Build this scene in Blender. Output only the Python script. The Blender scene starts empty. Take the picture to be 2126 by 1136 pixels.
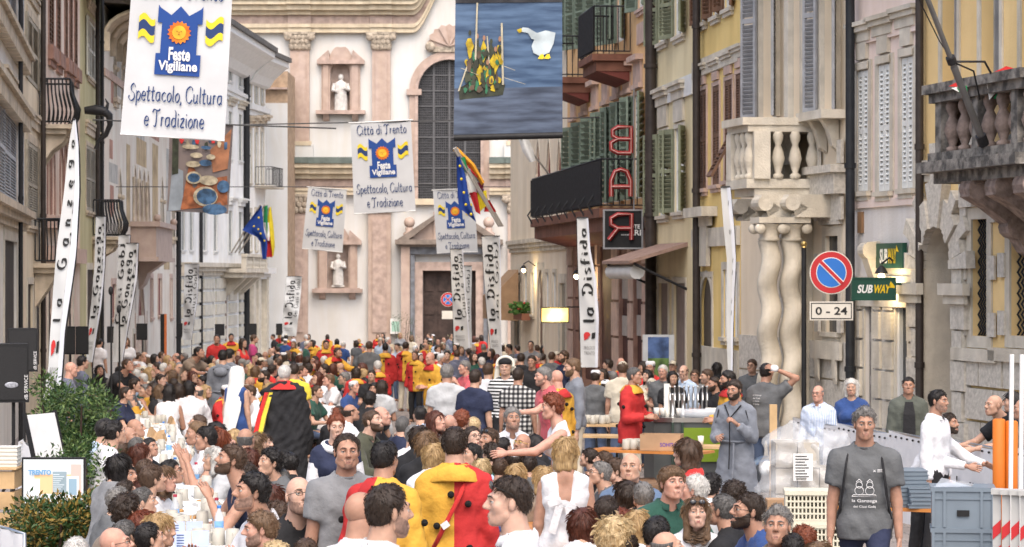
import bpy,math,random
import numpy as np
from mathutils import Vector,Matrix
random.seed(7);np.random.seed(7)
R=math.radians
SC=bpy.context.scene
COL=SC.collection
FPX,U0,V0,CAMH,SLOPE=5460.0,1063.0,568.0,2.35,100.0/5460.0
cam_d=bpy.data.cameras.new('camera');cam=bpy.data.objects.new('camera',cam_d);COL.objects.link(cam)
cam.location=(0,0,CAMH);cam.rotation_euler=(R(90),0,0)
cam_d.sensor_width=36.0;cam_d.lens=36.0*FPX/2126.0
cam_d.clip_start=0.5;cam_d.clip_end=1500
cam_d.dof.use_dof=True;cam_d.dof.focus_distance=20.0;cam_d.dof.aperture_fstop=9.0
SC.camera=cam
world=bpy.data.worlds.new('World');SC.world=world;world.use_nodes=True
wn=world.node_tree;bg=wn.nodes['Background']
sky=wn.nodes.new('ShaderNodeTexSky');sky.sky_type='NISHITA';sky.sun_disc=False
SUN_EL,SUN_AZ=R(56),R(174)
sky.sun_elevation=SUN_EL;sky.sun_rotation=SUN_AZ
sky.air_density=1.0;sky.dust_density=5.0;sky.ozone_density=0.4
wn.links.new(sky.outputs[0],bg.inputs[0]);bg.inputs[1].default_value=0.15
sun_d=bpy.data.lights.new('sun','SUN');sun=bpy.data.objects.new('sun',sun_d);COL.objects.link(sun)
sun_d.energy=0.8;sun_d.angle=R(90);sun_d.color=(1.0,0.985,0.96)
sdir=Vector((math.sin(SUN_AZ)*math.cos(SUN_EL),math.cos(SUN_AZ)*math.cos(SUN_EL),math.sin(SUN_EL)))
sun.rotation_euler=sdir.to_track_quat('Z','Y').to_euler();sun.location=(0,20,60)
SC.view_settings.view_transform='Standard';SC.view_settings.look='None'
SC.view_settings.exposure=1.0;SC.view_settings.gamma=1.0;SC.view_settings.use_curve_mapping=False
SC.cycles.max_bounces=5;SC.cycles.diffuse_bounces=2;SC.cycles.glossy_bounces=2
SC.cycles.transmission_bounces=4;SC.cycles.transparent_max_bounces=6
SC.cycles.caustics_reflective=False;SC.cycles.caustics_refractive=False
SC.cycles.use_denoising=True
def gz(Y):return-SLOPE*Y
def WX(u,Y):return(u-U0)/FPX*Y
def WZ(v,Y):return CAMH-(v-V0)/FPX*Y
def W(u,v,Y):return Vector((WX(u,Y),Y,WZ(v,Y)))
MATS={}
def M(name,col,rough=.8,var=.1,scale=5.,bump=.0,bscale=60.,metal=0.,spec=.3,col2=None,streak=0.,emit=0.,alpha=1.,trans=0.,kind=None,detail=4,sheen=0.,ramp=(.35,.65)):
 if name in MATS:return MATS[name]
 m=bpy.data.materials.new(name);m.use_nodes=True;MATS[name]=m
 nt=m.node_tree;N=nt.nodes;L=nt.links;p=N['Principled BSDF']
 p.inputs['Roughness'].default_value=rough;p.inputs['Metallic'].default_value=metal
 p.inputs['Specular IOR Level'].default_value=spec
 if trans:p.inputs['Transmission Weight'].default_value=trans
 if alpha<1:p.inputs['Alpha'].default_value=alpha
 if sheen:p.inputs['Sheen Weight'].default_value=sheen
 c=(*col,1)
 if emit:
  p.inputs['Emission Color'].default_value=c;p.inputs['Emission Strength'].default_value=emit
 tc=N.new('ShaderNodeTexCoord');out=None
 if var or col2:
  n=N.new('ShaderNodeTexNoise');n.inputs['Scale'].default_value=scale;n.inputs['Detail'].default_value=detail
  L.new(tc.outputs['Object'],n.inputs['Vector'])
  r=N.new('ShaderNodeValToRGB');e=r.color_ramp.elements
  e[0].position,e[1].position=ramp
  a=col2 if col2 else tuple(x*(1-var)for x in col)
  b=col if col2 else tuple(min(1,x*(1+var))for x in col)
  e[0].color=(*a,1);e[1].color=(*b,1)
  L.new(n.outputs['Fac'],r.inputs[0]);out=r.outputs[0]
 if streak:
  mp=N.new('ShaderNodeMapping');mp.inputs['Scale'].default_value=(.8,.8,.10)
  L.new(tc.outputs['Object'],mp.inputs[0])
  n2=N.new('ShaderNodeTexNoise');n2.inputs['Scale'].default_value=1.9;n2.inputs['Detail'].default_value=9;n2.inputs['Roughness'].default_value=.65;n2.inputs['Distortion'].default_value=.6
  L.new(mp.outputs[0],n2.inputs['Vector'])
  r2=N.new('ShaderNodeValToRGB');r2.color_ramp.elements[0].position=.36;r2.color_ramp.elements[1].position=.62
  k=1-streak*.75
  r2.color_ramp.elements[0].color=(k,k*.97,k*.92,1);r2.color_ramp.elements[1].color=(1,1,1,1)
  L.new(n2.outputs['Fac'],r2.inputs[0])
  mx=N.new('ShaderNodeMix');mx.data_type='RGBA';mx.blend_type='MULTIPLY';mx.inputs[0].default_value=1
  if out:L.new(out,mx.inputs[6])
  else:mx.inputs[6].default_value=c
  L.new(r2.outputs[0],mx.inputs[7]);out=mx.outputs[2]
 if out:L.new(out,p.inputs['Base Color'])
 else:p.inputs['Base Color'].default_value=c
 if bump:
  nb=N.new('ShaderNodeTexNoise');nb.inputs['Scale'].default_value=bscale;nb.inputs['Detail'].default_value=5
  L.new(tc.outputs['Object'],nb.inputs['Vector'])
  b=N.new('ShaderNodeBump');b.inputs['Strength'].default_value=bump;b.inputs['Distance'].default_value=.02
  L.new(nb.outputs['Fac'],b.inputs['Height']);L.new(b.outputs[0],p.inputs['Normal'])
 return m
def plaster(name,col,streak=.22,var=.07,col2=None,scale=.9):
 return M(name,col,rough=.9,var=var,scale=scale,bump=.25,bscale=25,streak=streak,spec=.15,col2=col2,detail=8)
STONE=M('pale_stone',(.65,.595,.50),.85,.12,3,.5,30,streak=.25)
STONE_D=M('weathered_stone',(.30,.27,.23),.9,.3,4,.7,25,streak=.5)
ROUGH_ST=M('rusticated_stone',(.66,.61,.53),.95,.28,14,.6,22,col2=(.49,.45,.385))
IRON=M('wrought_iron',(.02,.02,.022),.5,.2,20)
PIPE=M('dark_brown_pipe',(.045,.035,.03),.45,.2,6)
PIPE_B=M('black_pipe',(.02,.022,.026),.45,.2,6)
GLASS=M('dark_window_glass',(.02,.025,.03),.12,.3,2,spec=.6)
GLASS_L=M('pale_window_glass',(.22,.24,.25),.12,.25,1.5,spec=.6)
DARKWOOD=M('dark_wood',(.05,.03,.022),.6,.3,8)
WHITE=M('white_paint',(.74,.74,.72),.5,.05,4)
BLACK=M('black_plastic',(.013,.013,.014),.5,.2,10,.2,200)
ROOF=M('roof_tiles',(.20,.09,.06),.9,.3,8,.6,12)
class MB:
 def __init__(s):s.v=[];s.f=[];s.sm=[];s.mi=[];s.cur=0
 def add(s,vs,fs,smooth=False):
  o=len(s.v);s.v.extend([tuple(v)for v in vs])
  for f in fs:s.f.append(tuple(i+o for i in f));s.sm.append(smooth);s.mi.append(s.cur)
  return s
 def box(s,x0,x1,y0,y1,z0,z1):
  vs=[(x,y,z)for x in(x0,x1)for y in(y0,y1)for z in(z0,z1)]
  return s.add(vs,[(0,1,3,2),(4,6,7,5),(0,4,5,1),(2,3,7,6),(0,2,6,4),(1,5,7,3)])
 def obox(s,c,sx,sy,sz,rz=0,rx=0,ry=0):
  m=Matrix.Rotation(rz,3,'Z')@Matrix.Rotation(rx,3,'X')@Matrix.Rotation(ry,3,'Y')
  vs=[Vector(c)+m@Vector((x*sx/2,y*sy/2,z*sz/2))for x in(-1,1)for y in(-1,1)for z in(-1,1)]
  return s.add(vs,[(0,1,3,2),(4,6,7,5),(0,4,5,1),(2,3,7,6),(0,2,6,4),(1,5,7,3)])
 def tube(s,pts,rad,n=8,smooth=True,caps=True):
  pts=[Vector(p)for p in pts];k=len(pts)
  rs=rad if isinstance(rad,(list,tuple))else[rad]*k
  vs=[];up=None
  for i,p in enumerate(pts):
   t=(pts[min(i+1,k-1)]-pts[max(i-1,0)]).normalized()
   if up is None:
    up=Vector((0,0,1))if abs(t.z)<.9 else Vector((1,0,0))
   a=t.cross(up).normalized();b=a.cross(t).normalized();up=b
   for j in range(n):
    w=2*math.pi*j/n
    vs.append(p+a*math.cos(w)*rs[i]+b*math.sin(w)*rs[i])
  fs=[(i*n+j,i*n+(j+1)%n,(i+1)*n+(j+1)%n,(i+1)*n+j)for i in range(k-1)for j in range(n)]
  s.add(vs,fs,smooth)
  if caps:s.add(vs[:n],[tuple(range(n))[::-1]]);s.add(vs[-n:],[tuple(range(n))])
  return s
 def lathe(s,prof,c=(0,0,0),n=14,smooth=True,ax='Z',a0=0,a1=2*math.pi):
  full=abs(a1-a0-2*math.pi)<1e-6;m=n if full else n+1
  vs=[]
  for r,h in prof:
   for j in range(m):
    w=a0+(a1-a0)*j/n
    q=(r*math.cos(w),r*math.sin(w),h)
    if ax=='X':q=(q[2],q[0],q[1])
    if ax=='Y':q=(q[0],q[2],q[1])
    vs.append((c[0]+q[0],c[1]+q[1],c[2]+q[2]))
  fs=[]
  for i in range(len(prof)-1):
   for j in range(n):
    k=(j+1)%m
    fs.append((i*m+j,i*m+k,(i+1)*m+k,(i+1)*m+j))
  return s.add(vs,fs,smooth)
 def prism(s,poly,y0,y1,plane='XZ'):
  n=len(poly);vs=[]
  for y in(y0,y1):
   for a,b in poly:
    vs.append((a,y,b)if plane=='XZ' else((a,b,y)if plane=='XY' else(y,a,b)))
  fs=[tuple(range(n)),tuple(range(2*n-1,n-1,-1))]+[(i,i+n,(i+1)%n+n,(i+1)%n)for i in range(n)]
  return s.add(vs,fs)
 def sphere(s,c,r,n=10,m=7,sc=(1,1,1)):
  vs=[(c[0],c[1],c[2]-r*sc[2])]
  for i in range(1,m):
   t=-math.pi/2+math.pi*i/m
   for j in range(n):
    w=2*math.pi*j/n
    vs.append((c[0]+r*sc[0]*math.cos(t)*math.cos(w),c[1]+r*sc[1]*math.cos(t)*math.sin(w),c[2]+r*sc[2]*math.sin(t)))
  vs.append((c[0],c[1],c[2]+r*sc[2]));T=len(vs)-1
  fs=[(0,1+(j+1)%n,1+j)for j in range(n)]
  for i in range(m-2):
   for j in range(n):
    fs.append((1+i*n+j,1+i*n+(j+1)%n,1+(i+1)*n+(j+1)%n,1+(i+1)*n+j))
  b=1+(m-2)*n
  fs+=[(b+j,b+(j+1)%n,T)for j in range(n)]
  return s.add(vs,fs,True)
 def mesh(s,name,mats):
  me=bpy.data.meshes.new(name);me.from_pydata(s.v,[],s.f)
  for m in(mats if isinstance(mats,(list,tuple))else[mats]):me.materials.append(m)
  me.polygons.foreach_set('use_smooth',s.sm);me.polygons.foreach_set('material_index',s.mi)
  me.update();return me
 def build(s,name,mats,parent=None,**kw):
  return obj(name,s.mesh(name,mats),parent,**kw)
def obj(name,me,parent=None,loc=None,rot=None,**props):
 o=bpy.data.objects.new(name,me);COL.objects.link(o)
 if parent:o.parent=parent
 if loc is not None:o.location=loc
 if rot is not None:o.rotation_euler=rot
 for k,v in props.items():o[k]=v
 return o
def thing(name,label,cat,loc=(0,0,0),rz=0,group=None):
 o=obj(name,None,None,loc,(0,0,rz),label=label,category=cat)
 if group:o['group']=group
 return o
def tag(o,label,cat,group=None):
 o['label']=label;o['category']=cat
 if group:o['group']=group
 return o
def copy_tree(o,parent=None):
 c=o.copy();COL.objects.link(c)
 if parent:c.parent=parent
 for ch in list(o.children):copy_tree(ch,c)
 return c
_tc={}
def text2d(txt,bold=0.):
 """flat letter polygons: (verts 2d array normalised to cap height 1, faces)"""
 key=(txt,bold)
 if key not in _tc:
  cu=bpy.data.curves.new('t','FONT');cu.body=txt;cu.size=1.0;cu.resolution_u=3;cu.offset=bold
  o=bpy.data.objects.new('t',cu);COL.objects.link(o)
  dg=bpy.context.evaluated_depsgraph_get()
  me=bpy.data.meshes.new_from_object(o.evaluated_get(dg))
  v=np.array([q.co[:2]for q in me.vertices])if len(me.vertices)else np.zeros((0,2))
  f=[tuple(p.vertices)for p in me.polygons]
  bpy.data.objects.remove(o);bpy.data.meshes.remove(me);bpy.data.curves.remove(cu)
  _tc[key]=(v/.73,f)
 return _tc[key]
GLY={'a':([(.42,.55),(.12,.5),(.05,.2),(.2,0),(.42,.14)],[(.42,.55),(.42,.1),(.5,0)]),'b':([(.08,1),(.08,.1),(.3,0),(.45,.2),(.4,.48),(.2,.52),(.08,.4)],),'c':([(.42,.45),(.28,.55),(.08,.4),(.08,.15),(.25,0),(.44,.08)],),'d':([(.42,.5),(.15,.5),(.05,.2),(.2,0),(.42,.12)],[(.28,1.04),(.42,.85),(.42,.1),(.5,0)]),'e':([(.08,.28),(.4,.32),(.36,.52),(.18,.54),(.06,.3),(.12,.06),(.28,0),(.44,.1)],),'f':([(.4,
.92),(.25,1),(.15,.8),(.15,-.05)],[(.02,.55),(.36,.57)]),'g':([(.42,.5),(.15,.52),(.05,.25),(.2,.04),(.42,.16)],[(.42,.55),(.42,-.15),(.22,-.3),(.02,-.2)]),'i':([(.08,.55),(.1,.08),(.18,0)],[(.06,.74),(.11,.80)]),'j':([(.14,.55),(.14,-.15),(-.04,-.3)],[(.12,.74),(.17,.80)]),'l':([(.06,1.03),(.1,.9),(.1,.1),(.2,0)],),'n':([(.02,.53),(.08,.5),(.08,0)],[(.08,.4),(.25,.55),(.38,.45),(.38,.08),(.48,0)]),
'o':([(.25,.55),(.06,.35),(.1,.06),(.25,0),(.42,.2),(.38,.48),(.25,.55)],),'p':([(.0,.6),(.08,.45),(.08,-.34)],[(.08,.42),(.26,.55),(.44,.38),(.36,.06),(.2,0),(.08,.1)]),'r':([(.02,.53),(.08,.5),(.08,0)],[(.08,.38),(.2,.54),(.34,.48)]),'s':([(.36,.48),(.2,.55),(.08,.42),(.3,.2),(.3,.06),(.16,0),(.02,.08)],),'t':([(.18,.9),(.14,.1),(.24,0),(.34,.06)],[(-.02,.56),(.36,.62)]),'u':([(.02,.55),(.08,.5),
(.08,.12),(.2,0),(.4,.14)],[(.4,.55),(.4,.08),(.5,0)]),'z':([(.04,.5),(.38,.53),(.06,.04),(.42,.02)],),',':([(.06,.05),(.1,-.05),(.0,-.2)],),'.':([(.02,.02),(.08,.08)],),':':([(.02,.02),(.08,.08)],[(.02,.4),(.08,.46)]),'C':([(.66,.78),(.6,.95),(.38,1.0),(.12,.8),(.06,.4),(.2,.05),(.45,0),(.66,.2)],),'T':([(-.06,.82),(.08,1),(.46,.93),(.66,1.04)],[(.33,.96),(.33,.2),(.25,-.02),(.08,.0)]),'S':([(.52,
.82),(.34,1.02),(.1,.85),(.16,.6),(.42,.4),(.46,.12),(.22,-.05),(-.04,.06),(-.06,.28)],),'G':([(.62,.85),(.42,1),(.15,.85),(.06,.4),(.2,.05),(.45,0),(.64,.12),(.64,.45),(.4,.45)],),'D':([(.14,1),(.14,0)],[(-.04,.94),(.35,.98),(.62,.7),(.6,.25),(.35,0),(-.04,.04)])}
GLY['à']=GLY['a']+([(.14,.84),(.3,.68)],)
def calli2d(txt,pen=.11):
 if(txt,pen,1)in _tc:return _tc[(txt,pen,1)]
 V,F,x0=[],[],0.
 for ch in txt:
  if ch==' ':x0+=.32;continue
  st=GLY[ch]
  for pts in st:
   P=[np.array(p,float)for p in pts];P=[P[0]*2-P[1]]+P+[P[-1]*2-P[-2]];C=[]
   for i in range(1,len(P)-2):
    for k in range(6 if len(pts)>2 else 1):
     t=k/6;C.append(.5*((2*P[i])+(P[i+1]-P[i-1])*t+(2*P[i-1]-5*P[i]+4*P[i+1]-P[i+2])*t*t+(3*P[i]-P[i-1]-3*P[i+1]+P[i+2])*t**3))
   C.append(P[-2]);n=len(C);o=len(V)
   for i in range(n):
    d=C[min(i+1,n-1)]-C[max(i-1,0)];d=d/(np.linalg.norm(d)+1e-9);w=pen*(.28+.72*abs(d[0]*math.sin(.6)+d[1]*math.cos(.6)))*.5;nn=np.array([-d[1],d[0]])*w;V+=[C[i]+nn+(x0,0),C[i]-nn+(x0,0)]
   F+=[(o+2*i,o+2*i+1,o+2*i+3,o+2*i+2)for i in range(n-1)]
  x0+=max(max(p[0]for p in s_)for s_ in st)+.09
 _tc[(txt,pen,1)]=(np.array(V),F);return _tc[(txt,pen,1)]
def put_text(mb,txt,box,mapf,bold=.0,keep=False,fn=None):
 """fit text in box (x0,x1,y0,y1) of a 2d sheet, mapped to 3d by mapf(x,y)"""
 v,f=(fn or text2d)(txt,bold)
 if not len(v):return
 x0,x1,y0,y1=box;a,b=v.min(0),v.max(0)
 sx,sy=(x1-x0)/(b[0]-a[0]),(y1-y0)/(b[1]-a[1])
 if keep:sx=sy
 mb.add([mapf(x0+(p[0]-a[0])*sx,y0+(p[1]-a[1])*sy)for p in v],f)
def put_poly(mb,pts,mapf,rev=False):
 mb.add([mapf(*p)for p in pts],[tuple(range(len(pts)))])
def ground():
 m=M('porphyry_paving',(.30,.26,.24),.85,.2,2.0,.3,30)
 nt=m.node_tree;N=nt.nodes;L=nt.links;p=N['Principled BSDF']
 br=N.new('ShaderNodeTexBrick');br.inputs['Scale'].default_value=1.6;br.inputs['Color1'].default_value=(.33,.29,.26,1)
 br.inputs['Color2'].default_value=(.24,.21,.20,1);br.inputs['Mortar'].default_value=(.12,.11,.1,1);br.inputs['Mortar Size'].default_value=.012
 tc=N.new('ShaderNodeTexCoord');L.new(tc.outputs['Object'],br.inputs[0]);L.new(br.outputs[0],p.inputs['Base Color'])
 b=MB();n=30
 ys=[-60+i*30 for i in range(n)]
 vs=[(x,y,gz(y))for y in ys for x in(-300,300)]
 b.add(vs,[(2*i,2*i+1,2*i+3,2*i+2)for i in range(n-1)])
 b.build('ground',m,kind='structure')
ground()
class Fac:
 """a street front from plan point A to B (left to right as the street sees it); local x along, -y to the street, z up from its foot"""
 def __init__(s,label,A,B,vtop,depth,mat,roof=True,cat='building',name='town_house',ztop=None):
  s.A=Vector((WX(*A),A[1]));s.B=Vector((WX(*B),B[1]));d=s.B-s.A;s.L=d.length;s.d=d/s.L
  s.n=Vector((-s.d.y,s.d.x));s.gz=min(gz(A[1]),gz(B[1]))-.3
  s.depth=depth;s.mat=mat;s.base=None;s.holes=[];s.arches=[];s.roof=roof
  s.root=thing(name,label,cat,(s.A.x,s.A.y,s.gz),math.atan2(s.d.y,s.d.x))
  um=(A[0]+B[0])/2
  s.H=ztop if ztop else s.z(um,vtop)
 def s_at(s,u,off=0.):
  k=(u-U0)/FPX;A=s.A-s.n*off
  return(k*A.y-A.x)/(s.d.x-k*s.d.y)
 def Y(s,u,off=0.):return(s.A-s.n*off).y+s.s_at(u,off)*s.d.y
 def z(s,u,v,off=0.):return WZ(v,s.Y(u,off))-s.gz
 def rect(s,u0,u1,v0,v1,off=0.):
  um=(u0+u1)/2
  return s.s_at(u0,off),s.s_at(u1,off),s.z(um,v1,off),s.z(um,v0,off)
 def part(s,name,mb,mat,**k):return mb.build(name,mat,s.root,**k)
 def hole(s,r):s.holes.append(r)
 def wall(s):
  xs=sorted({0.,s.L}|{min(max(q,0),s.L)for h in s.holes for q in h[:2]})
  zs=sorted({0.,s.H}|{min(max(q,0),s.H)for h in s.holes for q in h[2:4]})
  if s.base:zs=sorted(set(zs)|{s.base[0]})
  bt,bb=MB(),MB()
  for i in range(len(xs)-1):
   j0=None
   for j in range(len(zs)):
    inh=True
    if j<len(zs)-1:
     cx,cz=(xs[i]+xs[i+1])/2,(zs[j]+zs[j+1])/2
     inh=any(h[0]<cx<h[1]and h[2]<cz<h[3]for h in s.holes)
    if not inh and j0 is None:j0=j
    if j0 is not None and not inh and s.base and zs[j]==s.base[0]and j0<j:
     bb.add([(xs[i],0,zs[j0]),(xs[i+1],0,zs[j0]),(xs[i+1],0,zs[j]),(xs[i],0,zs[j])],[(0,1,2,3)]);j0=j
    if inh and j0 is not None:
     b=bb if s.base and zs[j]<=s.base[0]else bt
     b.add([(xs[i],0,zs[j0]),(xs[i+1],0,zs[j0]),(xs[i+1],0,zs[j]),(xs[i],0,zs[j])],[(0,1,2,3)]);j0=None
  for h in s.holes:
   x0,x1,z0,z1=h[:4];D=.32
   b=bb if s.base and z1<=s.base[0]+.01 else bt
   b.add([(x0,0,z0),(x1,0,z0),(x1,0,z1),(x0,0,z1),(x0,D,z0),(x1,D,z0),(x1,D,z1),(x0,D,z1)],[(0,4,5,1),(1,5,6,2),(2,6,7,3),(3,7,4,0)])
  L,H,D=s.L,s.H,s.depth;b=bt
  if s.base:s.part('ground_floor_wall',bb,s.base[1])
  b.add([(0,0,0),(0,D,0),(0,D,H),(0,0,H),(L,0,0),(L,D,0),(L,D,H),(L,0,H)],[(0,3,2,1),(4,5,6,7),(1,2,6,5),(3,7,6,2)])
  s.part('wall',b,s.mat)
  if s.roof:
   r=MB();r.prism([(-.7,s.H+.02),(D/2,s.H+2.2),(D,s.H+.02)],-.02,L+.02,'YZ');s.part('roof',r,ROOF)
   g=MB();g.tube([(-.05,-.72,s.H+.06),(L+.05,-.72,s.H+.06)],.09,8);s.part('gutter',g,PIPE)
def frame_mb(b,x0,x1,z0,z1,w,y0,y1,bottom=True):
 b.box(x0-w,x0,y0,y1,z0,z1);b.box(x1,x1+w,y0,y1,z0,z1);b.box(x0-w,x1+w,y0,y1,z1,z1+w)
 if bottom:b.box(x0-w,x1+w,y0,y1,z0-w,z0)
def shutter_mb(w,h,nsl=18,thick=.045,rails=1):
 """louvred leaf, origin at its lower left, front towards -y"""
 b=MB();st=.055
 b.box(0,st,0,thick,0,h);b.box(w-st,w,0,thick,0,h);b.box(st,w-st,0,thick,0,.09);b.box(st,w-st,0,thick,h-.09,h)
 if rails:b.box(st,w-st,0,thick,h*.5-.04,h*.5+.04)
 return b
_sh={}
def add_shutter(f,x,z,w,h,y,mat,nsl=16,ang=0,own=False,hinge=0):
 """one leaf; ang swings it about its hinge edge; own = each slat an object"""
 key=(round(w,2),round(h,2),mat.name,nsl,own)
 if key not in _sh:
  b=shutter_mb(w,h);ph=(h-.18)/nsl
  if not own:
   for i in range(nsl):
    zc=.09+ph*(i+.5)
    if abs(zc-h/2)<.05:continue
    b.obox((w/2,.022,zc),w-.11,.012,ph*1.12,rx=R(-38))
  sl=MB().obox((0,0,0),w-.11,.012,ph*1.12,rx=R(-38)).mesh('slat',mat)
  _sh[key]=(b.mesh('shutter',mat),sl,ph)
 me,sl,ph=_sh[key]
 hx=x if hinge==0 else x+w
 o=obj('shutter',me,f.root,(hx,y,z),(0,0,ang))
 if hinge:o.location=(hx-w*math.cos(ang),y-w*math.sin(ang),z)
 if own:
  for i in range(nsl):
   zc=.09+ph*(i+.5)
   if abs(zc-h/2)<.05:continue
   obj('slat',sl,o,(w/2,.022,zc))
 return o
def pane(f,r,y=.05,mat=None,cols=2,rows=4,fm=None,w=.05):
 x0,x1,z0,z1=r;fm=fm or WHITE
 b=MB();b.box(x0,x0+w,y-.03,y+.03,z0,z1);b.box(x1-w,x1,y-.03,y+.03,z0,z1)
 b.box(x0+w,x1-w,y-.03,y+.03,z0,z0+w);b.box(x0+w,x1-w,y-.03,y+.03,z1-w,z1)
 for c in range(1,cols):
  x=x0+(x1-x0)*c/cols;b.box(x-w*.6,x+w*.6,y-.025,y+.025,z0+w,z1-w)
 for c in range(1,rows):
  z=z0+(z1-z0)*c/rows
  for k in range(cols):
   xa=x0+(x1-x0)*k/cols+w*.6;xb=x0+(x1-x0)*(k+1)/cols-w*.6
   b.box(xa,xb,y-.015,y+.015,z-.018,z+.018)
 o=f.part('window',b,fm)
 g=MB();g.box(x0+.01,x1-.01,y+.034,y+.045,z0+.01,z1-.01);g.build('pane',mat or GLASS,o)
 return o
def hood(f,x0,x1,z,mat,h=.22,proj=.22,ov=.12,brackets=False):
 b=MB();proj*=.5;b.box(x0-ov*.4,x1+ov*.4,-proj*.45,-.001,z,z+h*.5);b.box(x0-ov*.8,x1+ov*.8,-proj*.75,-.001,z+h*.5,z+h*.78)
 b.box(x0-ov,x1+ov,-proj,-.001,z+h*.78,z+h)
 f.part('hood',b,mat)
def sill(f,x0,x1,z,mat,h=.14,proj=.09,ov=.1):
 b=MB();b.box(x0-ov,x1+ov,-proj,-.002,z-h*.5,z);b.box(x0-ov*.6,x1+ov*.6,-proj*.6,-.002,z-h,z-h*.5)
 f.part('sill',b,mat)
def window(f,u0,u1,v0,v1,kind='closed',sm=None,stone=None,hd=0.,si=True,nsl=16,own=False,fw=.1,cols=2,rows=4,gm=None,ang=None,swing=None,r=None):
 r=r or f.rect(u0,u1,v0,v1);x0,x1,z0,z1=r;f.hole(r);stone=stone or STONE
 if fw:
  b=MB();frame_mb(b,x0,x1,z0,z1,fw,-.025,-.002,bottom=False);f.part('surround',b,stone)
 if si:sill(f,x0,x1,z0,stone)
 if hd:hood(f,x0-fw,x1+fw,z1+fw+hd*.5,stone,h=hd)
 w=(x1-x0)/2
 if kind=='closed':
  for k in(0,1):add_shutter(f,x0+k*w+.01,z0+.01,w-.02,z1-z0-.02,-.015,sm,nsl,own=own)
  g=MB();g.box(x0,x1,.2,.22,z0,z1);f.part('pane',g,GLASS)
 elif kind=='open':
  pane(f,r,.05,gm or GLASS,cols,rows)
  a=R(swing if swing is not None else 172)
  add_shutter(f,x0-w-fw*.2,z0,w,z1-z0,-.06,sm,nsl)
  add_shutter(f,x1+fw*.2,z0,w,z1-z0,-.06,sm,nsl)
 elif kind=='ajar':
  pane(f,r,.05,gm or GLASS,cols,rows)
  a=R(swing or 100)
  add_shutter(f,x0,z0,w,z1-z0,-.02,sm,nsl,ang=-a)
  o=add_shutter(f,x1,z0,w,z1-z0,-.02,sm,nsl,ang=-(math.pi-a))
 elif kind=='glass':pane(f,r,.05,gm or GLASS,cols,rows)
 elif kind=='dark':
  g=MB();g.box(x0,x1,.05,.08,z0,z1);f.part('pane',g,gm or GLASS)
 elif kind=='wood':
  g=MB();g.box(x0,x1,.06,.1,z0,z1)
  for k in range(2):
   for q in range(3):g.box(x0+k*w+.08,x0+(k+1)*w-.08,.04,.059,z0+(z1-z0)*(q+.1)/3,z0+(z1-z0)*(q+.9)/3)
  f.part('door',g,gm or DARKWOOD)
 return r
def arch_fill(f,r,y0,y1,mat,name='arch',pointed=False,rise=None,n=12):
 """masonry above an arched opening within the rectangle r"""
 x0,x1,z0,z1=r;cx=(x0+x1)/2;a=(x1-x0)/2;rise=rise or a
 b=MB();zs=z1-rise
 pts=[]
 for i in range(n+1):
  t=math.pi-math.pi*i/n
  x=cx+a*math.cos(t);z=zs+rise*(math.sin(t)if not pointed else(1-(abs(x-cx)/a)**1.7))
  pts.append((x,z))
 for i in range(n):
  (xa,za),(xb,zb)=pts[i],pts[i+1]
  b.add([(xa,y0,za),(xb,y0,zb),(xb,y0,z1+.001),(xa,y0,z1+.001),(xa,y1,za),(xb,y1,zb)],[(0,1,2,3),(0,4,5,1)])
 f.part(name,b,mat);return pts
def arch_ring(f,pts,w,y0,y1,mat,name='arch_surround',zbot=None):
 cx=(pts[0][0]+pts[-1][0])/2;cz=pts[0][1]
 P=list(pts)
 if zbot is not None:P=[(pts[0][0],zbot)]+P+[(pts[-1][0],zbot)]
 b=MB();out=[]
 for x,z in P:
  d=Vector((x-cx,max(z-cz,0)))
  if d.length<1e-4:d=Vector((0,1))
  d.normalize();out.append((x+d.x*w,z+d.y*w))
 for i in range(len(P)-1):
  a,c,d,e=P[i],P[i+1],out[i+1],out[i]
  b.add([(a[0],y0,a[1]),(c[0],y0,c[1]),(d[0],y0,d[1]),(e[0],y0,e[1]),(a[0],y1,a[1]),(c[0],y1,c[1]),(d[0],y1,d[1]),(e[0],y1,e[1])],[(0,1,2,3),(3,2,6,7),(0,4,5,1),(0,3,7,4),(1,5,6,2)])
 f.part(name,b,mat)
def band(f,x0,x1,z0,z1,proj,mat,name='string_course',steps=1,y=-.002):
 b=MB()
 for i in range(steps):
  b.box(x0,x1,-proj*(i+1)/steps,y,z0+(z1-z0)*i/steps,z0+(z1-z0)*(i+1)/steps)
 return f.part(name,b,mat)
def downpipe(f,u,mat,r=.07,off=.14,label=None,ublow=None):
 x=f.s_at(u,off)
 b=MB();b.tube([(x,-off,.2),(x,-off,f.H)],r,8)
 z=2.
 while z<f.H:
  b.tube([(x,-off,z),(x,-off,z+.08)],r*1.25,8);z+=3.1
 f.part('downpipe',b,mat)
BALUSTER=[(.045,0),(.06,.02),(.06,.06),(.03,.09),(.055,.2),(.075,.3),(.055,.42),(.032,.5),(.055,.58),(.06,.64),(.045,.7)]
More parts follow.
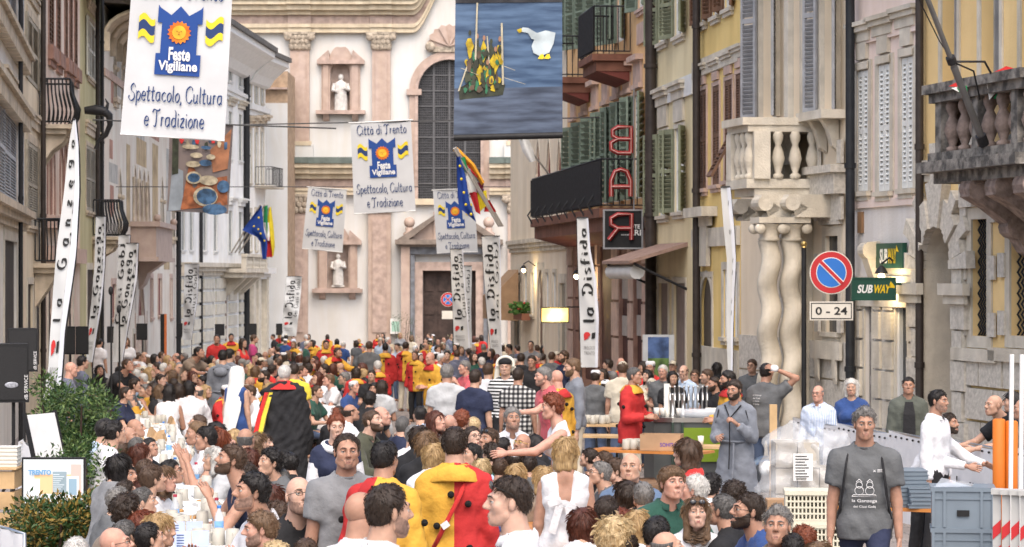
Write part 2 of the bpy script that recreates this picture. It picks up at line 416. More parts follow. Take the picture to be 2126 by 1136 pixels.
def railing(f,name,path,z0,h,mat,n_per_m=9,bow=0.,rad=.011,rail=.022):
 """iron railing along a plan path (list of x,y) with bars; bow bulges the bars outwards"""
 b=MB()
 top=[(x,y,z0+h)for x,y in path];b.tube(top,rail,6);b.tube([(x,y,z0+.06)for x,y in path],rail*.8,6)
 cx=sum(p[0]for p in path)/len(path)
 for i in range(len(path)-1):
  a,c=Vector(path[i]),Vector(path[i+1]);n=max(2,int((c-a).length*n_per_m))
  for k in range(n+1):
   p=a.lerp(c,k/n)
   if bow:
    o=Vector((p.x-cx,p.y));o=o.normalized()*bow if o.length>.01 else o
    pts=[(p.x+o.x*q,p.y+o.y*q,z0+.06+(h-.06)*t)for t,q in((0,.35),(.15,.85),(.35,1),(.55,.55),(.75,.12),(1,0))]
    b.tube(pts,rad,5,caps=False)
   else:b.tube([(p.x,p.y,z0+.06),(p.x,p.y,z0+h)],rad,5,caps=False)
 return f.part(name,b,mat)
# ================================================================ right side of the street
RF={}
def ppm_r(u):return.0722*(u+100)if u>1535 else.1088*(u-450)
def YR(u):return FPX/ppm_r(u)
def plan(u):return(u,YR(u))
P_CREAM=plaster('cream_plaster',(.82,.72,.58),.1)
P_ORANGE=plaster('orange_plaster',(.80,.52,.27),.1)
P_PALEY=plaster('pale_yellow_plaster',(.79,.68,.44),.16)
P_YELLOW=plaster('yellow_ochre_plaster',(.82,.61,.25),.14)
P_WARM=plaster('warm_white_plaster',(.80,.69,.54),.14)
P_PINK=plaster('pale_pink_plaster',(.82,.68,.61),.12)
P_GOLD=plaster('golden_plaster',(.86,.63,.31),.1)
S_GREEN=M('green_shutter_paint',(.20,.25,.19),.6,.15,3)
S_OLIVE=M('olive_shutter_paint',(.23,.245,.16),.6,.15,3)
S_BROWN=M('brown_shutter_paint',(.16,.085,.05),.6,.2,4)
S_GREY=M('grey_shutter_paint',(.33,.335,.35),.6,.15,4)
S_WHITE=M('white_shutter_paint',(.74,.74,.70),.6,.08,4)
REDST=M('reddish_stone',(.29,.165,.125),.75,.25,2.5,.3,20)
PINKST=M('pinkish_stone',(.55,.40,.33),.8,.15,3,.4,25)
f=Fac('cream house with narrow pointed windows and brown awning near the church',(1060,82.4),plan(1178),-260,10,P_CREAM);R1=f
z=f.z(1110,504);band(f,0,f.L,z-.25,z+.12,.16,STONE,steps=3)
for u in(1118,1140,1162):
 r=window(f,u-5,u+4,292,385,'dark',fw=0,si=False,gm=M('red_brown_curtain',(.22,.06,.045),.8));pts=arch_fill(f,(r[0],r[1],r[2],r[3]),-.001,.3,P_CREAM,pointed=True,rise=(r[1]-r[0])*.9);arch_ring(f,pts,.09,-.015,.01,STONE,zbot=r[2])
for u in(1092,1106,1137,1152):window(f,u-3.4,u+3.4,566,652,'glass',fw=.1,cols=1,rows=3)
r=window(f,1118,1128,560,720,'wood',fw=.2,si=False,gm=M('brown_door',(.16,.10,.07),.6));pts=arch_fill(f,r,-.002,.3,P_CREAM);arch_ring(f,pts,.15,-.02,.01,STONE,zbot=r[2])
window(f,1163,1175,588,740,'dark',fw=.25,si=False)
window(f,1070,1080,600,735,'dark',fw=.2,si=False)
f.wall()
aw=thing('shop_awning','brown fabric awning folded out over the far shop front','awning',f.root.location,f.root.rotation_euler.z)
BROWNC=M('brown_awning_cloth',(.34,.22,.13),.9,.12,3,.2,40)
x0,x1=f.s_at(1062),f.s_at(1083);zt,zb=f.z(1085,560),f.z(1085,650)
b=MB();b.add([(x0,-.1,zt),(x1,-.1,zt),(x1,-.9,zb+.5),(x0,-.9,zb+.5),(x0,-.9,zb-.2),(x1,-.9,zb-.2)],[(0,1,2,3),(3,2,5,4)])
b.add([(x1,-.1,zt),(x1,-.9,zb+.5),(x1,-.9,zb-.2),(x1,-.1,zb-.25)],[(0,1,2,3)])
b.build('awning_cloth',BROWNC,aw)
b=MB();[b.tube([(x,-.05,zt-.1),(x,-.85,zb+.45)],.03,6)for x in(x0+.05,x1-.05)];b.build('frame',IRON,aw)
LAMPGLOW=M('lit_lamp',(1.,.78,.42),.4,0,emit=9)
def wall_lamp(f,u,v,label,off=.35,r=.06):
 x=f.s_at(u,off);z=f.z(u,v,off)
 t=thing('wall_lamp',label,'lamp',f.root.matrix_basis@Vector((x,0,z)),f.root.rotation_euler.z)
 b=MB();b.tube([(0,0,.1),(0,-off*.6,.25),(0,-off,.16)],.018,6);b.lathe([(.015,.14),(.06,.1),(.1,.02)],(0,-off,0),10);b.build('bracket',IRON,t)
 b=MB();b.sphere((0,-off,-.02),r,10,7);b.build('bulb',LAMPGLOW,t)
 l=bpy.data.lights.new('bulb_light','POINT');l.energy=14;l.color=(1,.75,.4);l.shadow_soft_size=.1
 lo=obj('bulb_light',l,t,(0,-off-.02,-.16))
bpy.context.view_layer.update()
def setw(f):f.root.matrix_basis=f.root.matrix_basis
wall_lamp(f,1087,560,'small lit lamp above the brown awning')
fb=thing('flower_box','window box of green plants with red flowers on the cream house','flower box',f.root.matrix_basis@Vector((f.s_at(1096),-.15,f.z(1096,664))),f.root.rotation_euler.z)
MB().box(-1.1,1.1,-.16,.1,0,.2).build('box',M('terracotta',(.25,.11,.07),.9),fb)
b=MB();rr=random.Random(3)
for i in range(160):
 c=Vector((rr.uniform(-1.1,1.1),rr.uniform(-.3,.1),.18+rr.random()*.32));b.obox(c,.12,.01,.09,rr.random()*6,rr.random()*6)
b.build('foliage',M('leaf_green_bright',(.06,.14,.03),.7),fb)
b=MB()
for i in range(16):b.sphere((rr.uniform(-1,1),rr.uniform(-.2,0),.3+rr.random()*.2),.035,6,4)
b.build('flowers',M('red_flower',(.5,.03,.04),.7),fb)
x=f.s_at(1152,.75)
sg=thing('lit_sign','glowing yellow box sign hung out from the cream house','sign',W(1152,654,f.Y(1152,.7)),0)
MB().box(-.33,.33,-.06,.06,-.17,.17).build('light_panel',M('lit_yellow_panel',(1.,.62,.2),.5,.5,3,emit=.4),sg)
b=MB();frame_mb(b,-.33,.33,-.17,.17,.03,-.07,.07);b.tube([(.3,0,.2),(1.1,0,.2)],.02,6);b.build('frame',IRON,sg)
l=bpy.data.lights.new('sign_light','POINT');l.energy=14;l.color=(1,.75,.4);obj('sign_light',l,sg,(0,-.25,0))
f=Fac('orange house with green shutters, iron balconies and dark red ground floor',plan(1178),plan(1358),-330,11,P_ORANGE);R2=f
us=np.linspace(1192,1326,7)
for i,u in enumerate(us):
 t=(u-1192)/134;du=5.2+3.6*t
 vt=262-66*t;vb=372-20*t
 r=window(f,u-du,u+du,vt,vb+60,'ajar',S_GREEN,PINKST,si=False,fw=.08,nsl=14,gm=GLASS_L,swing=160)
 b=MB();x0,x1=r[0]+.05,r[1]-.05;z=r[3]+.22
 b.box(x0,x1,-.05,-.002,z,z+.5);b.box(x0-.1,x1+.1,-.18,-.002,z+.5,z+.62);b.box(x0-.05,x1+.05,-.1,-.002,z-.1,z);f.part('stone_panel',b,PINKST)
for u in(1182,1200,1222,1245,1268,1290):
 t=(u-1192)/134;du=5+3*t
 window(f,u-du,u+du,-45-50*t,100-20*t,'ajar',S_GREEN,PINKST,si=False,fw=.08,nsl=14,swing=160)
r=window(f,1326,1342,-70,18,'ajar',S_GREEN,PINKST,fw=.08,nsl=14,swing=160)
b=MB();b.box(r[0],r[1],-.05,-.002,r[2]-.75,r[2]-.3);f.part('stone_panel',b,PINKST)
def iron_balcony(f,ua,ub,proj,vslab_near,h,slab_t,cloth=None,ref=None,npm=8):
 xa,xb=f.s_at(ua),f.s_at(ub);z=f.z(ub,vslab_near)
 b=MB();b.box(xa,xb,-proj-.05,-.002,z-slab_t*.4,z);b.box(xa+.08,xb-.08,-proj+.05,-.002,z-slab_t,z-slab_t*.4)
 f.part('balcony_slab',b,M('balcony_brown',(.17,.075,.05),.8,.2,3))
 b=MB();b.prism([(-proj+.08,z-slab_t),(-.05,z-slab_t),(-.05,z-slab_t-.22)],xa+.1,xb-.1,'YZ');f.part('balcony_underside',b,M('balcony_red',(.16,.045,.035),.8))
 railing(f,'balcony_railing',[(xa,-.05),(xa,-proj),(xb,-proj),(xb,-.05)],z,h,IRON,npm,rad=.013)
 if cloth:
  b=MB();n=int((xb-xa)/.1)
  for i in range(n):
   x=xa+(xb-xa)*i/n;b.obox((x+.05,-proj-.03,z+h*.52),.082,.02,h*.9,R(12))
  f.part('dark_screen',b,cloth)
 return xa,xb,z
SCREEN=M('black_screen_cloth',(.02,.02,.022),.9,.2,8,.3,60)
xa,xb,zb=iron_balcony(f,1180,1340,.95,432,1.05,.5,SCREEN)
for i in range(9):
 x=xa+(xb-xa)*(i+.3)/9;b=MB();b.tube([(x,-.95,zb+.35),(x,-1.12,zb+.1),(x,-1.0,zb-.12)],.022,6);f.part('railing_bracket',b,IRON)
iron_balcony(f,1281,1313,.85,112,1.05,.38,SCREEN)
iron_balcony(f,1204,1228,.75,160,1.0,.38)
downpipe(f,1351,PIPE,.12)
zg=f.z(1265,478)
band(f,0,f.L,zg-.05,zg+.35,.1,PINKST)
for ua,ub in((1212,1238),(1246,1272)):
 window(f,ua,ub,512,790,'dark',fw=0,si=False,gm=M('dark_red_interior',(.07,.028,.024),.7,.3,2))
for ua,ub in((1289,1306),(1319,1334)):
 r=window(f,ua,ub,570,790,'dark',fw=0,si=False,gm=M('dark_red_interior',(.07,.028,.024)))
 for q in(.42,.77):
  z=r[2]+(r[3]-r[2])*q;b=MB();b.box(r[0]+.05,r[1]-.02,.02,.15,z,z+.45);f.part('letter_box',b,M('pale_panel',(.4,.36,.33)))
for(ua,ub)in((1180,1192),(1197,1211),(1239,1245),(1273,1287),(1307,1317),(1336,1346)):
 x0,x1=f.s_at(ua),f.s_at(ub);z=0;k=0
 while z<zg-.3:
  h=.82;w=.05*(k%2);b=MB();b.box(x0+w,x1-w,-.04-.02*(k%2),-.002,z+.03,min(z+h-.03,zg-.08));f.part('stone_block',b,PINKST if ua!=1197 else REDST);z+=h;k+=1
f.base=(zg-.06,REDST)
f.wall()
for ua,ub in((1192,1197),(1287,1289),(1317,1319)):
 b=MB();b.box(f.s_at(ua),f.s_at(ub),-.03,-.003,0,zg-.06);f.part('stone_facing',b,REDST)
YS=f.Y(1340)
bs=thing('bar_sign','red neon BAR sign with stacked mirrored letters above a black box','sign',W(1338,515,YS-.6),0)
def bxy(u,v):return((u-1338)/FPX*(YS-.6),(515-v)/FPX*(YS-.6))
NEON=M('red_neon_tube',(.30,.025,.025),.35,0);NEONW=M('pale_neon_line',(.6,.3,.27),.4,0)
def neon(ch,u0,u1,v0,v1):
 b=MB();b2=MB()
 S={'B':[[(1,0),(1,1),(.35,1),(.1,.88),(.1,.66),(.35,.54),(1,.54)],[(.35,.54),(.02,.4),(.02,.14),(.35,0),(1,0)]],'A':[[(1,0),(1,.6),(.8,.93),(.5,1),(.2,.93),(0,.6),(0,0)],[(0,.36),(1,.36)]],'R':[[(1,0),(1,1),(.4,1),(.1,.85),(.1,.6),(.4,.45),(1,.45)],[(.4,.45),(0,0)]]}[ch]
 for st in S:
  pts=[]
  for x,y in st:
   X,Z=bxy(u0+(u1-u0)*x,v1+(v0-v1)*y);pts.append((X,-.1,Z))
  b.tube([(p[0],0,p[2])for p in pts],.055,6);b2.tube([(p[0],-.07,p[2])for p in pts],.014,5)
 o=b.build('letter',NEON,bs);b2.build('tube',NEONW,o)
neon('B',1268,1310,264,318);neon('A',1269,1309,352,408);neon('R',1264,1311,445,498)
x0,z1=bxy(1256,438);x1,z0=bxy(1332,514)
MB().box(x0,x1,.06,.3,z0,z1).build('sign_box',BLACK,bs)
b=MB();frame_mb(b,x0,x1,z0,z1,.035,.03,.32);[b.tube([(x0+.95,.1,z),(x0+2.1,.1,z)],.02,6)for z in(z1-.12,z1+1.0,z1+2.0)];b.tube([(x0+.62,.1,z1),(x0+.62,.1,z1+2.6)],.02,6);b.build('frame',M('grey_metal',(.3,.3,.31),.4,.1,metal=.6),bs)
b=MB();put_text(b,'OTE',(*[bxy(1308,0)[0],bxy(1329,0)[0]],bxy(0,475)[1],bxy(0,466)[1]),lambda x,y:(x,.052,y),.02)
put_text(b,'....ARI',(bxy(1290,0)[0],bxy(1331,0)[0],bxy(0,489)[1],bxy(0,477)[1]),lambda x,y:(x,.052,y),.02);b.build('lettering',WHITE,bs)
wall_lamp(f,1197,572,'lit wall lamp beside the tall banner on the orange house',.5,.07)
f=Fac('narrow pale yellow house with olive shutters and a small shop canopy',plan(1359),plan(1441),-330,11,P_PALEY);R3=f
for u0,u1,v0,v1 in((1369,1387,-60,88),(1402,1422,-70,74)):window(f,u0,u1,v0,v1,'ajar',S_OLIVE,STONE,fw=.09,nsl=16,gm=GLASS_L,swing=158)
for u0,u1,v0,v1 in((1369,1388,276,448),(1402,1422,265,440)):
 r=window(f,u0,u1,v0,v1,'ajar',S_OLIVE,STONE,fw=.09,nsl=18,gm=GLASS_L,swing=158)
 b=MB();b.box(r[0],r[1],-.05,-.002,r[3]+.12,r[3]+.55);f.part('stone_panel',b,STONE);hood(f,r[0],r[1],r[3]+.56,STONE,.35,.35,.25)
zb=f.z(1400,190);band(f,.0,f.L-.0,zb-.2,zb+.2,.05,WHITE)
for u0,u1 in((1368,1388),(1399,1424)):window(f,u0,u1,588,790,'dark',fw=.12,si=False,gm=M('roller_shutter_grey',(.23,.18,.16),.6,.15,3))
f.wall()
cn=thing('shop_canopy','small tiled canopy with rolled white blind over a shop door','canopy',f.root.location,f.root.rotation_euler.z)
x0,x1=f.s_at(1362),f.s_at(1428);z=f.z(1400,548)
b=MB();b.prism([(-1.15,z),(-1.15,z+.06),(0,z+.42),(0,z+.34)],x0,x1,'YZ');b.build('roof',M('canopy_tiles',(.30,.20,.16),.9,.2,6),cn)
b=MB();b.tube([(x0+.1,-.95,z-.16),(x1-.3,-.95,z-.16)],.15,10);b.build('rolled_blind',WHITE,cn)
b=MB();[b.tube([(x,0,z-.5),(x,-1.05,z)],.03,6)for x in(x0+.1,x1-.1)];b.build('brackets',IRON,cn)
f=Fac('yellow ochre house with brown louvred shutters and dark brown downpipe',plan(1442),plan(1537),-330,11,P_YELLOW);R4=f
for u0,u1,v0,v1 in((1455,1468,187,392),(1481,1495,178,384),(1506,1522,166,375),(1529,1545,152,366)):
 r=window(f,u0,u1,v0,v1,'closed',S_BROWN,PINKST,fw=.08,nsl=34)
 b=MB();b.box(r[0]+.05,r[1]-.05,-.05,-.002,r[3]+.1,r[3]+.26);f.part('stone_panel',b,PINKST);hood(f,r[0],r[1],r[3]+.27,STONE,.22,.25,.16)
for u0,u1,v0,v1 in((1455,1468,-140,48),(1481,1495,-150,34),(1506,1522,-160,18)):
 r=window(f,u0,u1,v0,v1,'ajar',S_BROWN,STONE,fw=.08,nsl=20,swing=160)
zb=f.z(1490,128);band(f,0,f.L,zb-.16,zb+.16,.06,STONE)
zb=f.z(1490,492);band(f,0,f.L,zb-.17,zb+.17,.07,STONE)
r=window(f,1456,1479,575,800,'dark',fw=.1,si=False,gm=M('shade_brown',(.1,.08,.06)));pts=arch_fill(f,r,-.002,.3,P_YELLOW);arch_ring(f,pts,.12,-.02,.01,STONE,zbot=r[2])
b=MB();b.box(r[0]-.1,r[1]+.25,-.12,-.05,r[3]+.95,r[3]+1.12);b.box(r[0]-.3,r[1]+.5,-.3,-.002,r[3]+1.121,r[3]+1.3);b.box(r[0]+.1,r[1]-.1,-.1,-.021,r[3]+.2,r[3]+.95);f.part('door_hood',b,STONE)
for u0,u1 in((1503,1510),(1524,1533)):window(f,u0,u1,560,700,'glass',fw=.14,cols=1,rows=3,gm=GLASS_L)
band(f,0,f.L,0,f.z(1490,722),.05,STONE,'plinth')
downpipe(f,1446,PIPE,.075)
f.wall()
ps=obj('propped_shutter',None,None)
bpy.data.objects.remove(ps)
o=add_shutter(f,f.s_at(1523),f.z(1515,368),.45,1.0,-.5,S_BROWN,12);o.rotation_euler=(R(-28),0,0);o['label']='brown louvred shutter flap propped open'
f=Fac('cream palace with grey shutters and stone balcony on twisted columns',plan(1538),plan(1768),-330,12,P_WARM);R5=f
for u0,u1,v0,v1 in((1585,1613,-170,245),(1712,1738,-180,232)):
 r=f.rect(u0,u1,v0,v1);f.hole(r);pane(f,r,.2,GLASS_L,2,5)
 b=MB();frame_mb(b,*r,.18,-.08,-.002,bottom=False);f.part('surround',b,STONE)
 w=(r[1]-r[0])/2
 add_shutter(f,r[0]-.05,r[2],w*1.05,r[3]-r[2],-.1,S_GREY,46,ang=R(-158))
 add_shutter(f,r[1]+.08,r[2],w*1.05,r[3]-r[2],-.1,S_GREY,46,ang=R(-22))
r=f.rect(1648,1672,-170,245);f.hole(r);pane(f,r,.15,M('grey_plain_pane',(.33,.33,.33),.5),1,1,S_GREY);b=MB();frame_mb(b,*r,.22,-.1,-.002,bottom=False);frame_mb(b,r[0]-.24,r[1]+.24,r[2],r[3],.1,-.05,-.003,bottom=False);f.part('surround',b,STONE)
x0,x1,z0,z1=f.rect(1702,1756,232,250);b=MB();b.box(x0,x1,-.4,-.002,z0,z1);[b.prism([(-.3,z0),(-.02,z0),(-.02,z0-.5),(-.12,z0-.42),(-.2,z0-.15)],x,x+.16,'YZ')for x in(x0+.25,x1-.42)];f.part('sill',b,STONE)
off=1.15
x0=f.s_at(1516,off);x1=f.s_at(1706)
zt,zr0,zf,zu=f.z(1620,245,off),f.z(1620,262,off),f.z(1620,364,off),f.z(1620,400,off)
poly=[(x0,-.01),(x0,-off),(x1-.1,-off),(x1,-.01)]
def slab(name,poly,z0,z1,grow=0.):
 c=Vector(((x0+x1)/2,0));P=[(c.x+(p[0]-c.x)*(1+grow),p[1]*(1+grow*2))for p in poly]
 b=MB();b.prism(P[::-1],z0,z1,'XY');f.part(name,b,STONE)
slab('balcony_slab',poly,zu+.12,zf,.03);slab('balcony_slab',poly,zu,zu+.12,-.03);slab('balcony_rail',poly,zt-.02,zt+.1,.06);slab('balcony_rail',poly,zr0,zt-.02,.02)
hb=zr0-zf
me=MB().lathe([(r_*1.45,h_*hb/.7)for r_,h_ in BALUSTER],n=12).mesh('baluster',STONE)
for i in range(3):
 a,c=Vector(poly[i]),Vector(poly[i+1]);a=a*.97+Vector(((x0+x1)/2,0))*.03;c=c*.97+Vector(((x0+x1)/2,0))*.03
 n=max(2,round((c-a).length/.27))
 for k in range(n):
  p=a.lerp(c,(k+.5)/n)
  if k in(0,)or(n>8 and k in(n//2,)):
   b=MB();b.obox((p.x,p.y,zf+hb/2),.26,.22,hb,math.atan2(c.y-a.y,c.x-a.x));f.part('balcony_pier',b,STONE)
  else:obj('baluster',me,f.root,(p.x,p.y,zf))
zc=f.z(1620,500,.9);zb0=f.z(1620,455,.7)
for i,(u,yo)in enumerate(((1597,.98),(1643,.62))):
 x=f.s_at(u,yo)
 b=MB();b.lathe([(.27,0),(.27,.3),(.23,.42),(.18,.45)],(x,-yo,0),16)
 n=96;zt_=zc;prof=[]
 vs=[];m=14
 for j in range(n+1):
  t=j/n;zz=.45+(zt_-.45)*t;ph=t*2*math.pi*4.6
  rr_=.172*(1-.1*t);ox,oy=.036*math.cos(ph),.036*math.sin(ph)
  for k in range(m):w=2*math.pi*k/m;vs.append((x+ox+rr_*math.cos(w),-yo+oy+rr_*math.sin(w),zz))
 b.add(vs,[(j*m+k,j*m+(k+1)%m,(j+1)*m+(k+1)%m,(j+1)*m+k)for j in range(n)for k in range(m)],True)
 f.part('twisted_column',b,STONE)
 b=MB();b.lathe([(.16,0),(.18,.03),(.15,.06),(.17,.2),(.22,.26)],(x,-yo,zc),14)
 b.box(x-.24,x+.24,-yo-.24,-yo+.24,zc+.28,zc+.37)
 for sx in(-1,1):
  for yy in(-.2,.2):b.lathe([(.0,-.06),(.075,-.06),(.085,0),(.075,.06),(0,.06)],(x+sx*.16,-yo+yy,zc+.19),12,ax='X')
 f.part('capital',b,STONE)
for i,(u,yo)in enumerate(((1560,.5),(1612,.8),(1668,.45))):
 x=f.s_at(u,yo)
 b=MB();q=zu-zc-.37;pr=[(-.02,zc+.37),(-yo-.2,zc+.37),(-yo-.16,zc+.37+q*.2),(-yo+.02,zc+.37+q*.4),(-yo-.05,zu-.26),(-yo-.3,zu-.2),(-yo-.34,zu-.1),(-yo-.3,zu),(-.02,zu)]
 b.prism(pr,x-.2,x+.2,'YZ');b.lathe([(0,-.205),(.05,-.22),(.06,-.205),(.12,-.21),(.125,.21),(.06,.205),(0,.21)],(x,-yo-.24,zu-.13),14,False,ax='X')
 f.part('bracket',b,STONE)
b=MB();b.box(f.s_at(1660),f.s_at(1688),-.3,-.002,0,zc+.37);f.part('pilaster',b,STONE)
for k in range(9):
 z=.3+k*.62;b=MB();b.box(f.s_at(1657),f.s_at(1692),-.33-.01*(k%2),-.301,z,z+.5)
 if k%2==0:f.part('rustic_block',b,ROUGH_ST)
r=window(f,1716,1742,490,690,'dark',fw=.16,gm=GLASS)
b=MB();b.box(r[0]-.2,r[1]+.2,-.07,-.002,r[3]+.18,r[3]+.65);b.box(r[0]-.32,r[1]+.32,-.2,-.002,r[3]+.65,r[3]+.98);b.box(r[0]-.4,r[1]+.4,-.28,-.002,r[3]+.98,r[3]+1.1);f.part('window_cap',b,ROUGH_ST)
for k in range(7):
 for sx,xx in((0,r[0]-.34),(1,r[1]+.14)):
  z=r[2]+k*.44
  if k%2==0:b=MB();b.box(xx,xx+.2,-.09,-.041,z,z+.36);f.part('rustic_block',b,ROUGH_ST)
b=MB();b.box(r[0]-.4,r[1]+.4,-.14,-.085,r[2]-.42,r[2]-.14);[b.prism([(-.14,r[2]-.42),(-.1,r[2]-.42),(-.1,r[2]-.8),(-.13,r[2]-.7)],x,x+.16,'YZ')for x in(r[0]-.2,r[1]+.04)];f.part('sill',b,STONE)
zz=f.z(1700,705);rows=4
for k in range(rows):
 x=0;j=0
 while x<f.L-.05:
  w=.85 if(j+k)%2 else.55;x2=min(x+w,f.L)
  h=zz/rows;ok=not(x2>r[0]-.1 and x<r[1]+.1 and(k+1)*h>r[2]-.2)
  b=MB();b.box(x+.015,x2-.015,-.04-.012*((j*7+k*3)%3),-.002,k*h+.015,(k+1)*h-.015);f.part('stone_block',b,ROUGH_ST);x=x2;j+=1
downpipe(f,1765,PIPE_B,.075,.16)
f.wall()
b=MB();x=f.s_at(1775,.4);zc=f.z(1775,520,.4);b.lathe([(0,-.13),(.05,-.15),(.06,-.13),(.12,-.14),(.13,.14),(0,.14)],(x,-.2,zc),16,False,ax='X');b.prism([(-.05,zc+.14),(-.24,zc+.12),(-.26,zc-.1),(-.12,zc-.5),(-.16,zc-.7),(-.05,zc-.7)],x-.13,x+.13,'YZ');f.part('console',b,STONE)
f=Fac('pale pink house with tall white louvred shutters above a sandwich shop',plan(1769),plan(1909),-330,12,P_PINK);R6=f
for u0,u1,v0,v1 in((1783,1805,146,398),(1826,1850,133,398),(1874,1898,118,392)):
 r=window(f,u0,u1,v0,v1,'closed',S_WHITE,STONE,fw=.14,nsl=24,own=True)
 b=MB();b.box(r[0]-.05,r[1]+.05,-.06,-.042,r[3]+.01,r[3]+.12);b.box(r[0]+.02,r[1]-.02,-.06,-.002,r[3]+.16,r[3]+.42);f.part('stone_panel',b,STONE);hood(f,r[0]-.1,r[1]+.1,r[3]+.43,STONE,.3,.32,.16)
 for q in(.15,.32,.6,.85):
  z=r[2]+(r[3]-r[2])*q;b=MB();b.box(r[0]-.03,r[0]+.05,.02,.045,z,z+.06);b.box(r[1]-.05,r[1]+.03,.02,.045,z,z+.06);f.part('hinge',b,IRON)
zb=f.z(1838,60);band(f,0,f.L,zb-.15,zb+.15,.05,P_PINK)
zb=f.z(1838,418);band(f,0,f.L,zb-.08,zb+.04,.04,P_PINK)
x0,x1,z0,z1=f.rect(1785,1794,440,484);b=MB();b.box(x0,x1,-.04,-.002,z0,z1);f.part('plaque',b,M('brown_plaque',(.25,.14,.07),.5))
zs=f.z(1838,560)
window(f,1797,1812,610,880,'wood',fw=.06,si=False,gm=M('pale_grey_door',(.30,.28,.26),.7))
window(f,1862,1886,606,880,'glass',fw=.06,si=False,cols=1,rows=1,gm=GLASS)
for ua,ub in((1772,1792),(1818,1832),(1838,1858),(1890,1900)):
 x0,x1=f.s_at(ua),f.s_at(ub);z=.2;k=0
 while z<zs-.6:
  b=MB();b.box(x0,x1,-.05-.015*(k%2),-.002,z+.015,z+.42);f.part('stone_block',b,STONE);z+=.44;k+=1
band(f,0,f.L,zs-.55,zs-.1,.06,STONE,'shop_lintel')
f.base=(f.z(1838,425),plaster('grey_white_shop_plaster',(.74,.70,.66),.14))
f.wall()
bpy.context.view_layer.update()
SUBG=M('dark_green_sign',(.016,.075,.05),.45,.1,3);SUBW=M('sign_white',(.8,.8,.76),.5,0);SUBY=M('sign_yellow',(.8,.55,.02),.5,0)
def sub_text(b_w,b_y,x0,x1,z0,z1,y,sl=.18):
 def mp(X,Z):return(X+(Z-z0)*sl,y,Z)
 xm=x0+(x1-x0)*.47
 put_text(b_w,'SUB',(x0,xm,z0,z1),mp,.035);put_text(b_y,'WAY',(xm+.01,x1,z0,z1),mp,.035)
 b_y.add([mp(x1-.02,z1-.04),mp(x1+.09,z1-.05),mp(x1-.01,z1+.05),mp(x1-.02,z1)],[(0,1,2,3)])
x0,x1,z0,z1=f.rect(1832,1890,505,557)
s1=thing('wall_sign','square dark green sandwich shop sign fixed to the pink wall','sign',f.root.location,f.root.rotation_euler.z)
MB().box(x0,x1,-.12,-.05,z0,z1).build('panel',SUBG,s1)
a,c=MB(),MB();sub_text(a,c,x0+.22,x1-.25,z0+.07,z1-.08,-.125,.08);a.build('lettering',SUBW,s1);c.build('lettering',SUBY,s1)
Yp=f.Y(1857);o=W(1813,600,Yp-.9)
s2=thing('projecting_sign','wide dark green sandwich shop sign hung out over the door','sign',o,0)
Yp-=.9;w,h=43/FPX*Yp,21/FPX*Yp
MB().box(-w,w,-.07,.07,-h,h).build('panel',SUBG,s2)
a,c=MB(),MB();sub_text(a,c,-w*.82,w*.74,-h*.42,h*.42,-.075);a.build('lettering',SUBW,s2);c.build('lettering',SUBY,s2)
b=MB();frame_mb(b,-w,w,-h,h,.02,-.08,.08);b.tube([(w,0,h*.5),(w+.5,0,h*.5)],.02,6);b.build('frame',SUBG,s2)
wall_lamp(f,1830,571,'lit bulb lamp above the green projecting shop sign',.3,.05)
f=Fac('golden yellow palace with rustic stone arch and weathered stone balcony',plan(1910),plan(2330),-330,12,P_GOLD);R7=f
for u0,u1 in((1957,1990),(2038,2078),(2122,2165)):
 r=f.rect(u0,u1,-190,190);f.hole(r);pane(f,r,.2,M('grey_blind_glass',(.25,.25,.24),.6,.15,2),1,1,S_GREY);b=MB();frame_mb(b,*r,.1,-.03,-.002,bottom=False);f.part('surround',b,STONE)
AY=P_GOLD
r=f.rect(1922,1988,470,900);f.hole((r[0],r[1],0.0,r[3]))
r=(r[0],r[1],0.,r[3])
pts=arch_fill(f,r,-.002,.7,STONE,n=16)
zimp=f.z(1950,612)
n=15
for i in range(n):
 t0,t1=math.pi-math.pi*i/n,math.pi-math.pi*(i+1)/n;cx=(r[0]+r[1])/2;a=(r[1]-r[0])/2;zs_=r[3]-a
 ext=.42+(.24 if i%2==0 else.0)+(.75 if i==n//2 else 0)
 q=[]
 for t,rad in((t0-.01,a),(t1+.01,a),(t1+.01,a+ext),(t0-.01,a+ext)):q.append((cx+rad*math.cos(t),zs_+rad*math.sin(t)))
 b=MB();b.prism(q,-.1-.02*(i%3),-.004,'XZ');f.part('voussoir',b,ROUGH_ST)
zz=zs_;k=0
while zz>.3:
 h=.42;w=.5 if k%2 else.36
 for sx in(0,1):
  b=MB();xa=r[0]-w if sx==0 else r[1];b.box(xa,xa+w,-.09-.02*(k%2),-.004,zz-h+.02,zz);f.part('rustic_block',b,ROUGH_ST)
 zz-=h;k+=1
for sx in(0,1):
 xa=r[0]-.65 if sx==0 else r[1]-.12
 b=MB();b.box(xa,xa+.77,-.17,-.115,zimp-.12,zimp);b.box(xa-.08,xa+.85,-.22,-.115,zimp,zimp+.16);f.part('impost',b,STONE)
b=MB();b.box(r[0]-.003,r[0]+.02,-.05,.8,0,zs_);f.part('arch_reveal',b,STONE);b=MB();b.box(r[1]-.02,r[1]+.003,-.05,.8,0,zs_);f.part('arch_reveal',b,STONE)
b=MB();b.box(r[0],r[1],.7,.78,0,r[3]);
for k in range(2):
 for q in range(4):x=r[0]+(r[1]-r[0])*k/2;b.box(x+.1,x+(r[1]-r[0])/2-.1,.65,.699,.3+q*1.05,1.2+q*1.05)
f.part('door',b,M('red_brown_door',(.20,.10,.065),.6,.2,4))
